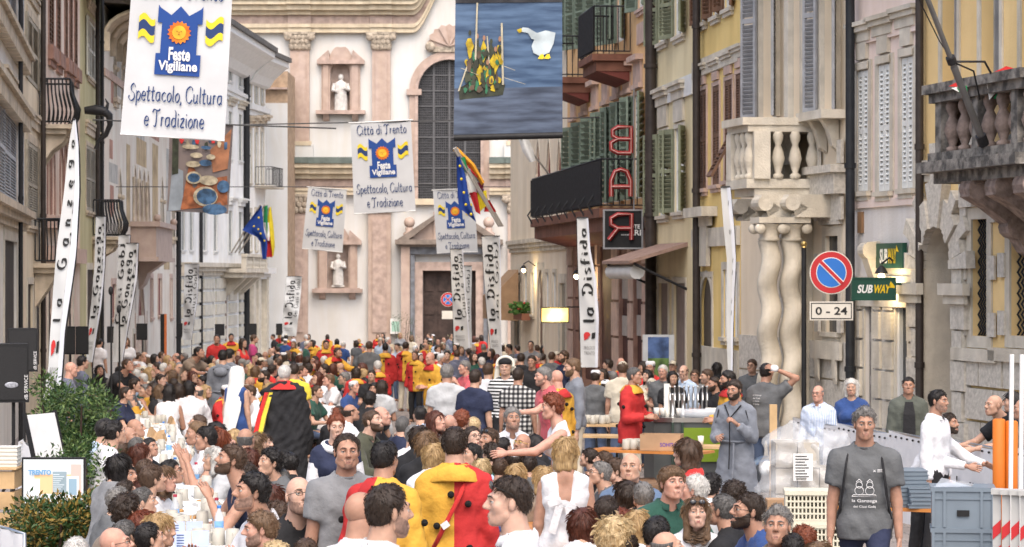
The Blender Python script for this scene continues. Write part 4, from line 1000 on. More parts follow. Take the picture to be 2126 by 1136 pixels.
for i in range(n):
 b=MB();x0,x1=i*w,(i+1)*w
 pr=[(-1.5+1.5*math.cos(t),zc0+(zc1-zc0)*math.sin(t))for t in np.linspace(0,math.pi/2,7)]
 b.add([(x0,p[0],p[1])for p in pr]+[(x1,p[0],p[1])for p in pr],[(k,k+7,k+8,k+1)for k in range(6)]);
 b.box(x0-.06,x0+.06,-.2,-.002,zc0-.5,zc0+.1)
 b.tube([(x0,p[0]-.03,p[1]-.02)for p in pr],.07,6);f.part('eaves_vault',b,TANST)
f.roof=False
f.wall()
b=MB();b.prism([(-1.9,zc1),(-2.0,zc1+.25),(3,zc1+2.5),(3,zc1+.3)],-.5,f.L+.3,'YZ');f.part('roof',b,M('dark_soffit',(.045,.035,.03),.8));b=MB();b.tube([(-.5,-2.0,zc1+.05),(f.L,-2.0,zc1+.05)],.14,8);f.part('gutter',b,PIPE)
downpipe(f,371,IRON,.11,.2)
f=Fac('long bright white palace with tall windows and rusticated ground floor',pl(375),pl(512),0,14,P_L6,roof=False);L6=f
f.H=f.z(512,108)
for u in(380,397,425,447,478,499):
 for v0,v1 in((108,168),(232,330),(438,522)):
  if u<440 and v0<150:pass
  r=window(f,u-3.6,u+3.6,v0+(478-u)*(-.75 if v0<150 else(-.3 if v0<300 else-.12)),v1+(478-u)*(-.6 if v0<150 else(-.2 if v0<300 else-.03)),'dark',fw=.22,gm=M('grey_green_pane',(.28,.29,.27),.5,.2,3),stone=WHITE)
  if v0>150:hood(f,r[0]-.15,r[1]+.15,r[3]+.3,STONE if v0<300 else WHITE,.4,.7,.2)
for v,p in((200,.25),(562,.5)):
 z=f.z(440,v-(3 if v>500 else 20));band(f,0,f.L,z-.3,z+.3,p,WHITE if v<500 else STONE,steps=3)
zc=f.H
def pcornice(f,zc,pr,name='eaves'):
 b=MB();L=f.L
 pts=[(-.002,zc-1.5),(-.25,zc-1.4),(-.5,zc-1.0),(-pr*.8,zc-.5),(-pr,zc-.35),(-pr,zc-.05),(-.002,zc)]
 b.prism(pts,0,L+.0,'YZ');f.part('cornice',b,WHITE)
 b=MB();b.prism([(-pr-.15,zc-.05),(-pr-.15,zc+.2),(5,zc+2.6),(5,zc+.1)],-.1,L+.1,'YZ');f.part('roof',b,M('grey_roof',(.12,.115,.11),.8,.2,3))
pcornice(f,zc,1.5)
zg=f.z(440,575)
for k in range(8):
 b=MB();h=zg/8
 xs_=[f.s_at(u)for u in(376,392,399,416,421,441,446,466,474,489,495,503,507,511.5)]
 for i in range(0,14,2):f.part('rustic_course',MB().box(xs_[i],xs_[i+1],-.1,-.002,k*h+.07,(k+1)*h-.07),M('ivory_rustication',(.62,.58,.49),.85,.1,2))
for u in(418.5,443.5,498.5,509,395.5):window(f,u-2.0,u+2.0,590,720,'dark',fw=0,si=False)
r=window(f,467,473,595,770,'wood',fw=0,si=False,gm=M('brown_door',(.16,.10,.07),.6));arch_fill(f,r,-.01,.2,MATS['ivory_rustication'])
x0,x1=f.s_at(457),f.s_at(524,1.2)if 0 else f.s_at(506);z0=f.z(480,566);z1=f.z(480,528)
b=MB();b.box(x0,x1,-1.3,-.002,z0,z0+.2);b.box(x0+.2,x1-.2,-1.1,-.002,z0-.25,z0);b.box(x0-.05,x1+.05,-1.35,-1.05,z1-.15,z1);f.part('balcony_slab',b,STONE)
me=MB().lathe([(r_*1.5,h_*(z1-z0-.35)/.7)for r_,h_ in BALUSTER],n=8).mesh('baluster',STONE)
n=int((x1-x0)/.4)
for i in range(n):
 if i%6==0:b=MB();b.box(x0+i*.4,x0+i*.4+.35,-1.3,-1.05,z0+.2,z1-.15);f.part('balcony_pier',b,STONE)
 else:obj('baluster',me,f.root,(x0+.2+i*.4,-1.2,z0+.2))
for k in(.2,.5,.8):b=MB();xx=x0+(x1-x0)*k;b.prism([(-1.1,z0-.25),(-.02,z0-.25),(-.02,z0-1.2),(-.3,z0-1.0)],xx-.2,xx+.2,'YZ');f.part('bracket',b,STONE)
downpipe(f,512,IRON,.17,.15);downpipe(f,418,IRON,.08,.1)
f.wall()
f=Fac('white end house with paired windows beside the church',pl(512),pl(551),0,12,P_L6,roof=False);L7=f
f.H=f.z(548,128)
for u in(519,532,544):
 for v0,v1 in((130,215),(275,380),(440,520)):
  r=window(f,u-2.3,u+2.3,v0-(u-532)*.1,v1,'dark',fw=.25,gm=MATS['grey_green_pane'],stone=STONE)
  if v0==275:hood(f,r[0],r[1],r[3]+.3,TANST,.6,1.,.2)
pcornice(f,f.H,1.3)
for v,p in((232,.3),(568,.6)):z=f.z(532,v);band(f,0,f.L,z-.3,z+.3,p,WHITE,steps=2)
for u in(518,528,545):b=MB();x=f.s_at(u);b.box(x-.3,x+.3,-.3,-.002,0,f.z(u,575));f.part('pilaster',b,STONE)
window(f,534,540,600,760,'dark',fw=.2,si=False)
f.wall()
z=f.z(545,388);x=f.s_at(540);b=MB();b.box(x-1.6,x+1.6,-1.,-.002,z-.12,z);f.part('balcony_slab',b,STONE);railing(f,'balcony_railing',[(x-1.5,-.05),(x-1.5,-.95),(x+1.5,-.95),(x+1.5,-.05)],z,1.0,IRON,6)
# ================================================================ banners over the street
VINYL=M('white_vinyl',(.54,.55,.56),.5,.06,1.5,.3,3)
GS=lambda P:[(.78+(x-.78)*.82,.70+(y-.70)*.82)for x,y in P]
BLUE_P=M('blue_print',(.015,.06,.25),.6,0);NAVY_P=M('navy_print',(.02,.045,.14),.6,0)
YEL_P=M('yellow_print',(.72,.55,.03),.6,0);ORG_P=M('orange_print',(.72,.24,.02),.6,.3,6,col2=(.55,.10,.01));GOLD_P=M('gold_print',(.75,.42,.03),.6,.2,9)
WHITE_P=M('white_print',(.72,.72,.72),.6,0);RED_P=M('red_print',(.5,.03,.03),.6,0);BLACK_P=M('black_print',(.02,.02,.02),.6,0)
WIRE=M('steel_wire',(.06,.06,.06),.5,0)
def sheet(root,quad,mat,wav=.03,nx=14,nz=16,seed=0,name='sheet',bow=0.):
 """cloth between four corners tl,tr,br,bl (3d); returns map from sheet coordinates (0..1, 0..1 up) to a point d in front"""
 tl,tr,br,bl=[Vector(q)for q in quad]
 def mp(a,c,d=0.):
  p=(bl.lerp(br,a)).lerp(tl.lerp(tr,a),c)
  y=wav*(math.sin(5*a+2.2*c+seed)*.6+math.sin(11*a-4*c+2*seed)*.25+.4*math.sin(3*c+seed))-bow*math.sin(math.pi*c)
  return Vector((p.x,p.y+y-d,p.z))
 b=MB();vs=[mp(i/nx,j/nz)for j in range(nz+1)for i in range(nx+1)]
 m=nx+1
 b.add(vs,[(j*m+i,j*m+i+1,(j+1)*m+i+1,(j+1)*m+i)for j in range(nz)for i in range(nx)],True)
 o=b.build(name,mat,root)
 return mp
def sub(pts,n=4):
 out=[]
 for i in range(len(pts)):
  a,c=pts[i],pts[(i+1)%len(pts)]
  out+=[(a[0]+(c[0]-a[0])*k/n,a[1]+(c[1]-a[1])*k/n)for k in range(n)]
 return out
def quads(mb,mp,x0,x1,y0,y1,d,nx=6,ny=6,f=None):
 vs=[mp(*((x0+(x1-x0)*i/nx,y0+(y1-y0)*j/ny)if f is None else f(x0+(x1-x0)*i/nx,y0+(y1-y0)*j/ny)),d)for j in range(ny+1)for i in range(nx+1)]
 m=nx+1
 mb.add(vs,[(j*m+i,j*m+i+1,(j+1)*m+i+1,(j+1)*m+i)for j in range(ny)for i in range(nx)])
def festival(label,tl,tr,br,bl,Y,seed=0,small=False,top=True,dY=0.):
 q=[W(u,v,Y+dY*(v-tl[1])/300)for u,v in(tl,tr,br,bl)]
 t=thing('street_banner',label,'banner',(0,0,0),0,'festival banners over the street')
 wv=.022*(q[1]-q[0]).length
 mp=sheet(t,q,VINYL,wv,seed=seed)
 D=.016+.005*(q[1]-q[0]).length
 asp=(q[0]-q[3]).length/(q[1]-q[0]).length
 b=MB();x0,x1=.285,.725;yb,yt=.385,.83
 hx=lambda x:x0+(x1-x0)*x;hy=lambda y:yb+(yt-yb)*y
 for(a,c,e,g)in((0,1,0,.30),(.1,.9,.30,.74)):quads(b,mp,hx(a),hx(c),hy(e),hy(g),D,6,6)
 for xa,xb,pk in((.0,.30,.05),(.30,.70,.5),(.70,1.,.95)):
  n=6
  for k in range(n):
   u_,w_=xa+(xb-xa)*k/n,xa+(xb-xa)*(k+1)/n
   def top_(x):
    if x<.3:return.96-.12*(x/.3)if x>.03 else.98
    if x>.7:return.96-.12*((1-x)/.3)if x<.97 else.98
    return.84+.13*(1-abs(x-.5)/.2)if abs(x-.5)<.2 else.84
   b.add([mp(hx(u_),hy(.73),D),mp(hx(w_),hy(.73),D),mp(hx(w_),hy(top_(w_)),D),mp(hx(u_),hy(top_(u_)),D)],[(0,1,2,3)])
 b.build('emblem',BLUE_P,t)
 cx_,cy_=hx(.5),hy(.60);rx=.118;ry=rx/asp
 b=MB();n=32
 ring=[(cx_+rx*(1. if k%2 else.82)*math.cos(2*math.pi*k/n),cy_+ry*(1. if k%2 else.82)*math.sin(2*math.pi*k/n))for k in range(n)]
 b.add([mp(cx_,cy_,D+.012)]+[mp(*p,D+.012)for p in ring],[(0,1+k,1+(k+1)%n)for k in range(n)]);b.build('sun_rays',ORG_P,t)
 b=MB();b.add([mp(cx_,cy_,D+.018)]+[mp(cx_+rx*.58*math.cos(2*math.pi*k/20),cy_+ry*.58*math.sin(2*math.pi*k/20),D+.018)for k in range(20)],[(0,1+k,1+(k+1)%20)for k in range(20)]);b.build('sun_face',GOLD_P,t)
 b=MB()
 for dx,dy,w,h in((-.3,.15,.1,.06),(.3,.15,.1,.06),(0,-.05,.05,.2),(0,-.32,.22,.05)):
  X,Y_=cx_+rx*.58*dx,cy_+ry*.58*dy;b.add([mp(X-w*rx*.5,Y_-h*ry*.5,D+.022),mp(X+w*rx*.5,Y_-h*ry*.5,D+.022),mp(X+w*rx*.5,Y_+h*ry*.5,D+.022),mp(X-w*rx*.5,Y_+h*ry*.5,D+.022)],[(0,1,2,3)])
 b.build('sun_features',M('brown_print',(.3,.1,.02),.6,0),t)
 for xa,xb,s in((.10,.26,1),(.76,.93,1)):
  for k,(e,g,m_)in enumerate(((.60,.645,YEL_P),(.645,.705,NAVY_P),(.705,.745,YEL_P))):
   b=MB();quads(b,mp,xa,xb,e,g,D,8,2,lambda x,y:(x,y+.022*math.sin((x-xa)/(xb-xa)*5.6+(0 if xa<.5 else math.pi))));b.build('ribbon',m_,t)
 T=lambda txt,x0,x1,y0,y1,m_,d,bold=.13,fn=calli2d:(lambda bb:(put_text(bb,txt,(x0,x1,y0,y1),lambda x,y:mp(x,y,d),bold,False,fn),bb.build('lettering',m_,t)))(MB())
 T('Feste',.415,.625,.475,.56,WHITE_P,D+.014,.03,None);T('Vigiliane',.32,.70,.395,.475,WHITE_P,D+.014,.03,None)
 T('Città di Trento',.10,.92,.855,.975,NAVY_P,D);T('Spettacolo, Cultura',.05,.96,.185,.325,NAVY_P,D);T('e Tradizione',.22,.80,.055,.175,NAVY_P,D)
 b=MB();b.tube([mp(0,1,0)+Vector((-.05,0,0)),mp(1,1,0)+Vector((.05,0,0))],.012*(q[1]-q[0]).length,6);b.tube([mp(0,0,0),mp(1,0,0)],.01*(q[1]-q[0]).length,6);b.build('batten',WHITE,t)
 return t
festival('huge white festival banner with blue castle and sun, largest of its kind',(276,-52),(484,-42),(466,292),(249,278),30.,1)
festival('white festival banner hung highest and centred before the church window',(728,256),(853,249),(863,438),(735,444),62.,2)
festival('smaller white festival banner left of centre over the lower statue',(640,388),(720,394),(711,524),(627,516),88.,3)
festival('white festival banner on the right half hidden by a blue flag',(899,395),(984,391),(992,523),(907,526),88.,4)
def water_mat(name,a,c,sc):
 m=M(name,a,.5,.3,sc,col2=c,detail=8)
 nt=m.node_tree;n=[x for x in nt.nodes if x.type=='TEX_NOISE'][0];tc=[x for x in nt.nodes if x.type=='TEX_COORD'][0]
 mp=nt.nodes.new('ShaderNodeMapping');mp.inputs['Scale'].default_value=(.5,1,3.5);nt.links.new(tc.outputs['Object'],mp.inputs[0]);nt.links.new(mp.outputs[0],n.inputs['Vector'])
 return m
def photo_banner(label,tl,tr,br,bl,Y,seed,mat):
 q=[W(u,v,Y)for u,v in(tl,tr,br,bl)]
 t=thing('photo_banner',label,'banner',(0,0,0))
 return t,sheet(t,q,mat,.05,seed=seed,name='printed_sheet'),q
def blob(t,mp,name,mat,pts,d):
 b=MB();c=(sum(p[0]for p in pts)/len(pts),sum(p[1]for p in pts)/len(pts));P=sub(pts,2)
 b.add([mp(*c,d)]+[mp(*p,d)for p in P],[(0,1+k,1+(k+1)%len(P))for k in range(len(P))]);return b.build(name,mat,t)
def ell(cx,cy,rx,ry,n=14,j=0.,s=0):
 r_=random.Random(s);return[(cx+rx*(1+j*r_.uniform(-1,1))*math.cos(2*math.pi*k/n),cy+ry*(1+j*r_.uniform(-1,1))*math.sin(2*math.pi*k/n))for k in range(n)]
WB=water_mat('blue_water_print',(.09,.15,.25),(.03,.06,.12),3.2)
t,mp0,q=photo_banner('large printed photo banner of a raft crew and white goose on water',(946,-40),(1167,-40),(1168,281),(942,287),36.,5,WB)
mp=lambda a,c,d=0.:mp0(a,c*.92-.035 if.02<c<.85 else c,d)
WG=water_mat('grey_water_print',(.10,.13,.19),(.035,.045,.07),3.)
b=MB();quads(b,mp,.0,1.,.0,.38,.012,10,8);b.build('grey_water',WG,t)
b=MB();quads(b,mp,0.,1.,.86,1.,.012,10,3);b.build('dark_bank',M('dark_bank_print',(.03,.03,.035),.6,.5,4),t)
BODY_P=M('dark_olive_print',(.035,.04,.025),.6,.4,8);YB_P=M('yellow_jacket_print',(.55,.40,.02),.6,.35,9,col2=(.25,.17,.01));GRN_P=M('green_print',(.03,.14,.07),.6,.2,9);SKIN_P=M('skin_print',(.3,.16,.1),.6,0)
blob(t,mp,'raft',BODY_P,[(.05,.30),(.45,.33),(.47,.40),(.40,.46),(.38,.6),(.15,.6),(.14,.42),(.04,.38)],.018)
rr=random.Random(2)
for k in range(9):
 x,y=.13+.035*k+rr.uniform(-.01,.01),.62+rr.uniform(-.05,.06)-.12*(k%2)
 blob(t,mp,'raft_crew',(YB_P,GRN_P,BODY_P,YB_P)[k%4],ell(x,y,.03,.065,11,.45,k),.024+k*.001);blob(t,mp,'raft_crew',SKIN_P if k%3 else BODY_P,ell(x,y+.09,.014,.02,8),.035)
for k in range(46):blob(t,mp,'raft_crew',(BODY_P,BODY_P,YB_P,GRN_P,M('brown_dark_print',(.09,.06,.04),.6,.3,9))[k%5],ell(.1+.34*rr.random(),.36+.28*rr.random(),rr.uniform(.012,.03),rr.uniform(.015,.045),8,.5,k),.03+k*.0004)
b=MB()
for(xa,ya,xb,yb_,w)in((.19,.48,.205,.86,.008),(.45,.40,.435,.83,.009),(.04,.36,.13,.56,.007),(.46,.45,.66,.40,.006),(.06,.52,.22,.47,.006),(.46,.53,.56,.50,.006),(.32,.55,.30,.74,.006)):
 b.add([mp(xa-w,ya,.034),mp(xa+w,ya,.034),mp(xb+w,yb_,.034),mp(xb-w,yb_,.034)],[(0,1,2,3)])
b.build('poles',M('pale_pole_print',(.4,.36,.26),.6,.2,8),t)
GOO=M('white_bird_print',(.42,.48,.50),.6,.3,3)
blob(t,mp,'goose_body',GOO,GS([(.70,.66),(.72,.60),(.80,.57),(.90,.60),(.95,.68),(.97,.77),(.86,.79),(.76,.77)]),.02);blob(t,mp,'goose_neck',GOO,GS([(.57,.80),(.60,.82),(.66,.815),(.76,.77),(.76,.71),(.70,.72),(.66,.77),(.58,.785)]),.022)
blob(t,mp,'goose_beak',YB_P,GS([(.53,.80),(.585,.815),(.59,.785),(.56,.77)]),.024)
for x in(.80,.87):blob(t,mp,'goose_foot',YEL_P,GS([(x,.585),(x+.03,.59),(x+.045,.555),(x+.02,.545),(x-.03,.55)]),.022)
b=MB();b.tube([mp(0,0),mp(1,0)],.05,6);b.build('batten',BLACK,t)
STR=M('market_street_print',(.20,.16,.15),.6,.6,2.2,col2=(.09,.08,.085))
t,mp,q=photo_banner('printed photo banner of a plate market behind the huge banner',(353,250),(484,258),(474,444),(346,438),48.,7,STR)
for k,(m_,pts)in enumerate(((M('grey_road_print',(.22,.25,.28),.6,.2,4),[(.02,.0),(.26,.02),(.24,.45),(.06,.5)]),(M('orange_cloth_print',(.25,.085,.035),.6,.5,6),[(.22,.02),(.98,.10),(.95,.42),(.55,.36),(.34,.56)]),(M('brown_arm_print',(.28,.12,.06),.6,.3,5),[(.72,.45),(.95,.5),(.98,.95),(.78,.78),(.66,.7)]),(BODY_P,[(.06,.4),(.16,.42),(.15,.86),(.05,.9)]))):
 blob(t,mp,'print_area',m_,pts,.012+.004*k)
PLB=M('blue_plate_print',(.04,.09,.17),.6,.5,9);PLW=M('cream_plate_print',(.36,.31,.22),.6,.4,9)
for k,(x,y,rx,ry,m_)in enumerate(((.62,.18,.2,.11,PLW),(.64,.18,.165,.09,PLB),(.78,.04,.2,.06,PLB),(.42,.38,.13,.07,PLW),(.42,.38,.10,.05,PLB),(.66,.36,.15,.055,PLW),(.9,.3,.1,.07,PLB),(.4,.53,.12,.035,PLW),(.6,.55,.1,.035,PLB),(.45,.63,.1,.03,PLW),(.68,.62,.07,.03,PLW),(.35,.72,.14,.025,PLW),(.6,.72,.08,.02,PLB))):blob(t,mp,'plate_print',m_,ell(x,y,rx,ry,16),.03+.003*k)
for k in range(16):blob(t,mp,'print_figure',(RED_P,STR,PLW,BODY_P,PLB)[k%5],ell(.2+.05*k%.75,.8+rr.uniform(-.06,.12),.03,.05,8,.3,k),.014+.001*k)
for i,(ua,va,Ya,ub,vb,Yb_)in enumerate(((200,-60,30,560,-48,30),(330,254,48,560,262,48),(560,258,62,1000,249,62),(540,388,88,1140,388,88))):
 a,c=W(ua,va,Ya),W(ub,vb,Yb_);d=(c-a)*.6;w=thing('span_wire',('steel wire carrying the huge festival banner','steel wire carrying the plate market banner','steel wire carrying the central festival banner','steel wire carrying the two small festival banners')[i],'wire',(0,0,0))
 MB().tube([a-d,c+d],.015,5).build('wire',WIRE,w)
# ================================================================ tall feather flags
FAB=M('feather_flag_cloth',(.54,.55,.55),.7,.05,2,.3,5)
FAB2=M('feather_flag_sleeve',(.62,.64,.70),.7,.05,2,.15,7)
POLE=M('black_pole',(.02,.02,.022),.5,.1,5)
def feather(label,cl,Y,txt1,txt2='',flip=False,sleeve=.28,yaw=0.,logo=True,tx=(.12,.60),t2x=(.62,.86),rows=None,gap=.16,ty=(.30,.93)):
 """cl: list of (v, uleft, uright) down the flag"""
 t=thing('feather_flag',label,'flag banner',(0,0,0),0,'tall feather flags along the street')
 vs_=[c[0]for c in cl]
 def mp(a,c,d=0.):
  v=vs_[0]+(vs_[-1]-vs_[0])*(1-c)
  ul=np.interp(v,vs_,[q[1]for q in cl]);ur=np.interp(v,vs_,[q[2]for q in cl])
  p=W(ul+(ur-ul)*a,v,Y);w=(ur-ul)/FPX*Y
  y=w*.10*math.sin(7*c+3*a)+w*.05*math.sin(19*c+5*a)
  return Vector((p.x,p.y+y+a*w*yaw-d,p.z))
 b=MB();nx,nz=8,34;m=nx+1
 b.add([mp(i/nx,j/nz)for j in range(nz+1)for i in range(nx+1)],[(j*m+i,j*m+i+1,(j+1)*m+i+1,(j+1)*m+i)for j in range(nz)for i in range(nx)],True);b.build('cloth',FAB,t)
 if sleeve:
  b=MB();e0,e1=(1-sleeve,1.0);quads(b,mp,e0,e1,0,1,.006,3,34);b.build('sleeve',FAB2,t)
 b=MB();p0=mp(0 if flip else 1,0);p1=mp(0 if flip else 1,1);gp=Vector((p0.x-(0 if yaw else 0),p0.y+.03,gz(Y)))
 b.tube([gp]+[mp(0.01 if flip else.99,k/8)+Vector((0,.03,0))for k in range(9)],.016,6);b.tube([mp(0,1),mp(1,1)],.012,5);b.build('pole',POLE,t)
 b=MB();gx=MB();[gx.obox((gp.x,gp.y,gp.z+.03),.9,.06,.05,a_)for a_ in(0,R(90))];gx.build('foot',POLE,t)
 def letters(txt,xa,xb,ya,yb,bold):
  if not txt:return
  ws=[.35 if ch==' ' else max(.18,np.ptp(calli2d(ch,.2)[0][:,0]))for ch in txt];tot=sum(ws)+gap*(len(txt)-1);pos=0
  for k,ch in enumerate(txt):
   c0=ya+(yb-ya)*pos/tot;c1=ya+(yb-ya)*(pos+ws[k])/tot;pos+=ws[k]+gap
   if ch==' ':continue
   v,fc=calli2d(ch,.2 if bold>.03 else.12);a_,b_=v.min(0),v.max(0);hh=1.0;tall=b_[1]>.85
   b=MB()
   P=[]
   for p in v:
    cc=c0+(c1-c0)*(p[0]-a_[0])/max(b_[0]-a_[0],.05);aa=xb-(xb-xa)*(p[1]-min(0,a_[1]))/1.05
    P.append(mp(aa,cc,.015))
   b.add(P,fc);b.build('letter',BLACK_P,t)
 letters(txt1,tx[0],tx[1],ty[0],ty[1],.05);letters(txt2,t2x[0],t2x[1],ty[0]+.02,ty[1]+.02,.01)
 if logo:
  xa,xb=tx
  b=MB();P=[mp(xa+(xb-xa)*(.3+.32*math.cos(a_)),.215+.022*math.sin(a_),.015)for a_ in np.linspace(0,2*math.pi,14)[:-1]];P.append(mp(xa+.02,.18,.015));b.add(P,[tuple(range(len(P)))]);b.build('red_emblem',RED_P,t)
  b=MB();b.add([mp(xa+(xb-xa)*x,y,.015)for x,y in((.7,.19),(1.05,.195),(1.1,.235),(.75,.23))],[(0,1,2,3)]);b.build('dark_emblem',BLACK_P,t)
  for k,(s_,y)in enumerate((('PROLOCO',.12),('TRENTO',.085))):
   b=MB();put_text(b,s_,(xa,min(xb+.1,.8),y,y+.022),lambda x,yy:mp(x,yy,.015));b.build('lettering',M('grey_print',(.2,.2,.2),.6,0),t)
 return t
feather('nearest and tallest feather flag with big black letters at the left',[(248,152,157),(300,143,163),(400,133,164),(520,118,158),(600,110,148),(690,104,135),(760,100,130),(848,86,122)],30.,'la Ganzega',".. dei..",sleeve=.3,tx=(.14,.62),t2x=(.62,.70),gap=.75)
feather('grey white feather flag reading la Ganzega beside the iron balcony',[(449,199,220),(560,196,217),(640,188,210),(700,182,200),(752,178,192)],56.,'la Ganzega','dei Gobj',sleeve=.16)
feather('feather flag partly covered by the flag in front of it',[(488,246,271),(580,243,266),(680,236,256),(752,233,246)],66.,'Ciusi Gobj','la',sleeve=.1,logo=False)
feather('feather flag reading la Ganzega in front of the stone bay balcony',[(505,262,288),(580,256,284),(660,247,270),(752,238,254)],64.,'la Ganzega','Gobj',sleeve=.14,logo=False)
feather('feather flag reading la Disfida before the white palace',[(548,383,413),(620,382,410),(705,378,398)],100.,'la Disfida','Ciusi Gobj',sleeve=.06,t2x=(.6,.9))
feather('pale feather flag standing against the first church pilaster',[(574,595,627),(640,589,622),(698,585,615)],125.,'la Disfida','dei Ciusi e Gobj',sleeve=.0,t2x=(.62,.9),flip=True)
feather('feather flag right of centre beside the church door reading del Gobj',[(517,935,961),(600,938,966),(660,941,972),(726,942,976)],78.,'la Disfida','Ciusi e Gobj',sleeve=.08,flip=True,t2x=(.6,.9))
feather('feather flag tucked behind its neighbour near the church door',[(552,960,980),(640,962,978),(722,966,980)],84.,'','Ciusi Gobj',sleeve=.0,t2x=(.4,.8),logo=False,flip=True)
feather('feather flag reading la Disfida in front of the brown awning',[(490,1000,1038),(560,1004,1040),(640,1010,1040),(700,1016,1041),(742,1020,1042)],66.,'la Disfida','dei Gobj',sleeve=.06,flip=True)
feather('tall feather flag reading la Disfida before the orange house',[(452,1198,1221),(520,1199,1226),(580,1201,1238),(660,1204,1243),(763,1206,1241)],47.,'la Disfida','',sleeve=.16,flip=True,tx=(.2,.78))
feather('slim blue white feather flag seen almost edge on by the yellow house',[(388,1496,1516),(470,1502,1524),(540,1509,1528),(600,1508,1525),(680,1508,1522),(772,1511,1521)],41.,'.. .. : .','',sleeve=.35,logo=False,tx=(.3,.7))
# ================================================================ flags on poles
EU=M('flag_blue',(.015,.05,.25),.8,.08,3);IW=FW;CAT=M('flag_yellow',(.70,.55,.03),.8,.1,4);FRED=M('flag_bright_red',(.5,.03,.035),.8,.1,3);MAR=M('flag_maroon',(.2,.02,.04),.8,.1,3);ORA=M('flag_orange',(.7,.33,.03),.8,.1,4)
def pole_flag(label,u0,v0,u1,v1,Y,cols,shape,star=False,rs=0):
 """pole from wall point to tip, cloth hanging: shape = list of strips, each [(u,v)...] polygon with material"""
 t=thing('pole_flag',label,'flag',(0,0,0));a,c=W(u0,v0,Y+.9),W(u1,v1,Y)
 MB().tube([a,c],.025,6).build('pole',M('pale_flag_pole',(.45,.42,.38),.5,.1),t)
 for k,(m_,pts)in enumerate(zip(cols,shape)):
  n=10;L_=pts[0];R_=pts[1];b=MB();vs=[]
  for j in range(n+1):
   s=j/n;lu=np.interp(s,np.linspace(0,1,len(L_)),[p[0]for p in L_]);lv=np.interp(s,np.linspace(0,1,len(L_)),[p[1]for p in L_]);ru=np.interp(s,np.linspace(0,1,len(R_)),[p[0]for p in R_]);rv=np.interp(s,np.linspace(0,1,len(R_)),[p[1]for p in R_])
   for i in range(5):g=i/4;vs.append(W(lu+(ru-lu)*g,lv+(rv-lv)*g,Y+.05+.1*math.sin(g*6+k*1.7+rs)+.04*k))
  b.add(vs,[(j*5+i,j*5+i+1,(j+1)*5+i+1,(j+1)*5+i)for j in range(n)for i in range(4)],True);o=b.build('cloth',m_,t)
  if star and k==0:
   b=MB()
   for q in star:b.sphere(W(*q,Y-.12),.035,5,4)
   b.build('stars',YEL_P,o,kind='stuff')
pole_flag('blue flag with yellow stars hanging from the white palace balcony',480,525,541,425,84.,[EU],[([(541,427),(520,455),(503,478),(540,495),(545,538)],[(543,427),(546,455),(548,478),(556,505),(553,538)])],[(537,452),(527,470),(541,485),(549,500),(536,476)])
pole_flag('green white and red flag hanging from the white palace balcony',488,525,550,425,84.4,[FG,FW,FRED],[([(548,428),(547,460),(553,490)],[(556,426),(556,460),(556,480)]),([(548,462),(555,500)],[(558,462),(561,500)]),([(553,495),(549,534)],[(561,492),(566,534)])],rs=1)
pole_flag('yellow flag hanging right of the blue flag on the white palace',496,525,560,430,84.8,[CAT],[([(558,430),(554,470),(558,510),(560,532)],[(563,430),(568,470),(571,510),(568,532)])],rs=2)
pole_flag('blue starred flag on a slanting pole before the church door',1036,470,942,308,60.,[EU],[([(948,325),(949,380),(952,430),(985,458)],[(955,325),(968,370),(975,420),(989,462)])],[(955,345),(958,372),(963,400),(967,425),(978,445)])
pole_flag('green white and red flag behind the blue starred flag',1040,470,946,306,60.5,[FG,FW,FRED],[([(953,330),(962,350),(967,358)],[(965,325),(970,345),(972,355)]),([(960,352),(974,400)],[(976,350),(990,400)]),([(974,400),(988,440)],[(990,398),(998,446)])],rs=3)
pole_flag('orange, maroon and yellow flags bunched on the same slanting pole',1044,470,950,310,61.,[ORA,FRED,MAR,CAT,EU,FRED],[([(940,312),(975,345),(1000,385)],[(950,306),(985,340),(1006,378)]),([(950,325),(985,365)],[(956,322),(1003,376)]),([(978,380),(990,398)],[(1005,378),(1002,398)]),([(990,400),(996,440)],[(1010,395),(1012,425)]),([(995,395),(1010,430)],[(1004,392),(1012,425)]),([(1008,420),
(1005,440)],[(1016,415),(1031,440)])],rs=1)
pole_flag('plain white flag on a pole from the long black balcony',1150,375,1082,288,66.,[FW],[([(1077,290),(1085,315),(1100,338)],[(1098,288),(1108,315),(1112,334)])],rs=2)
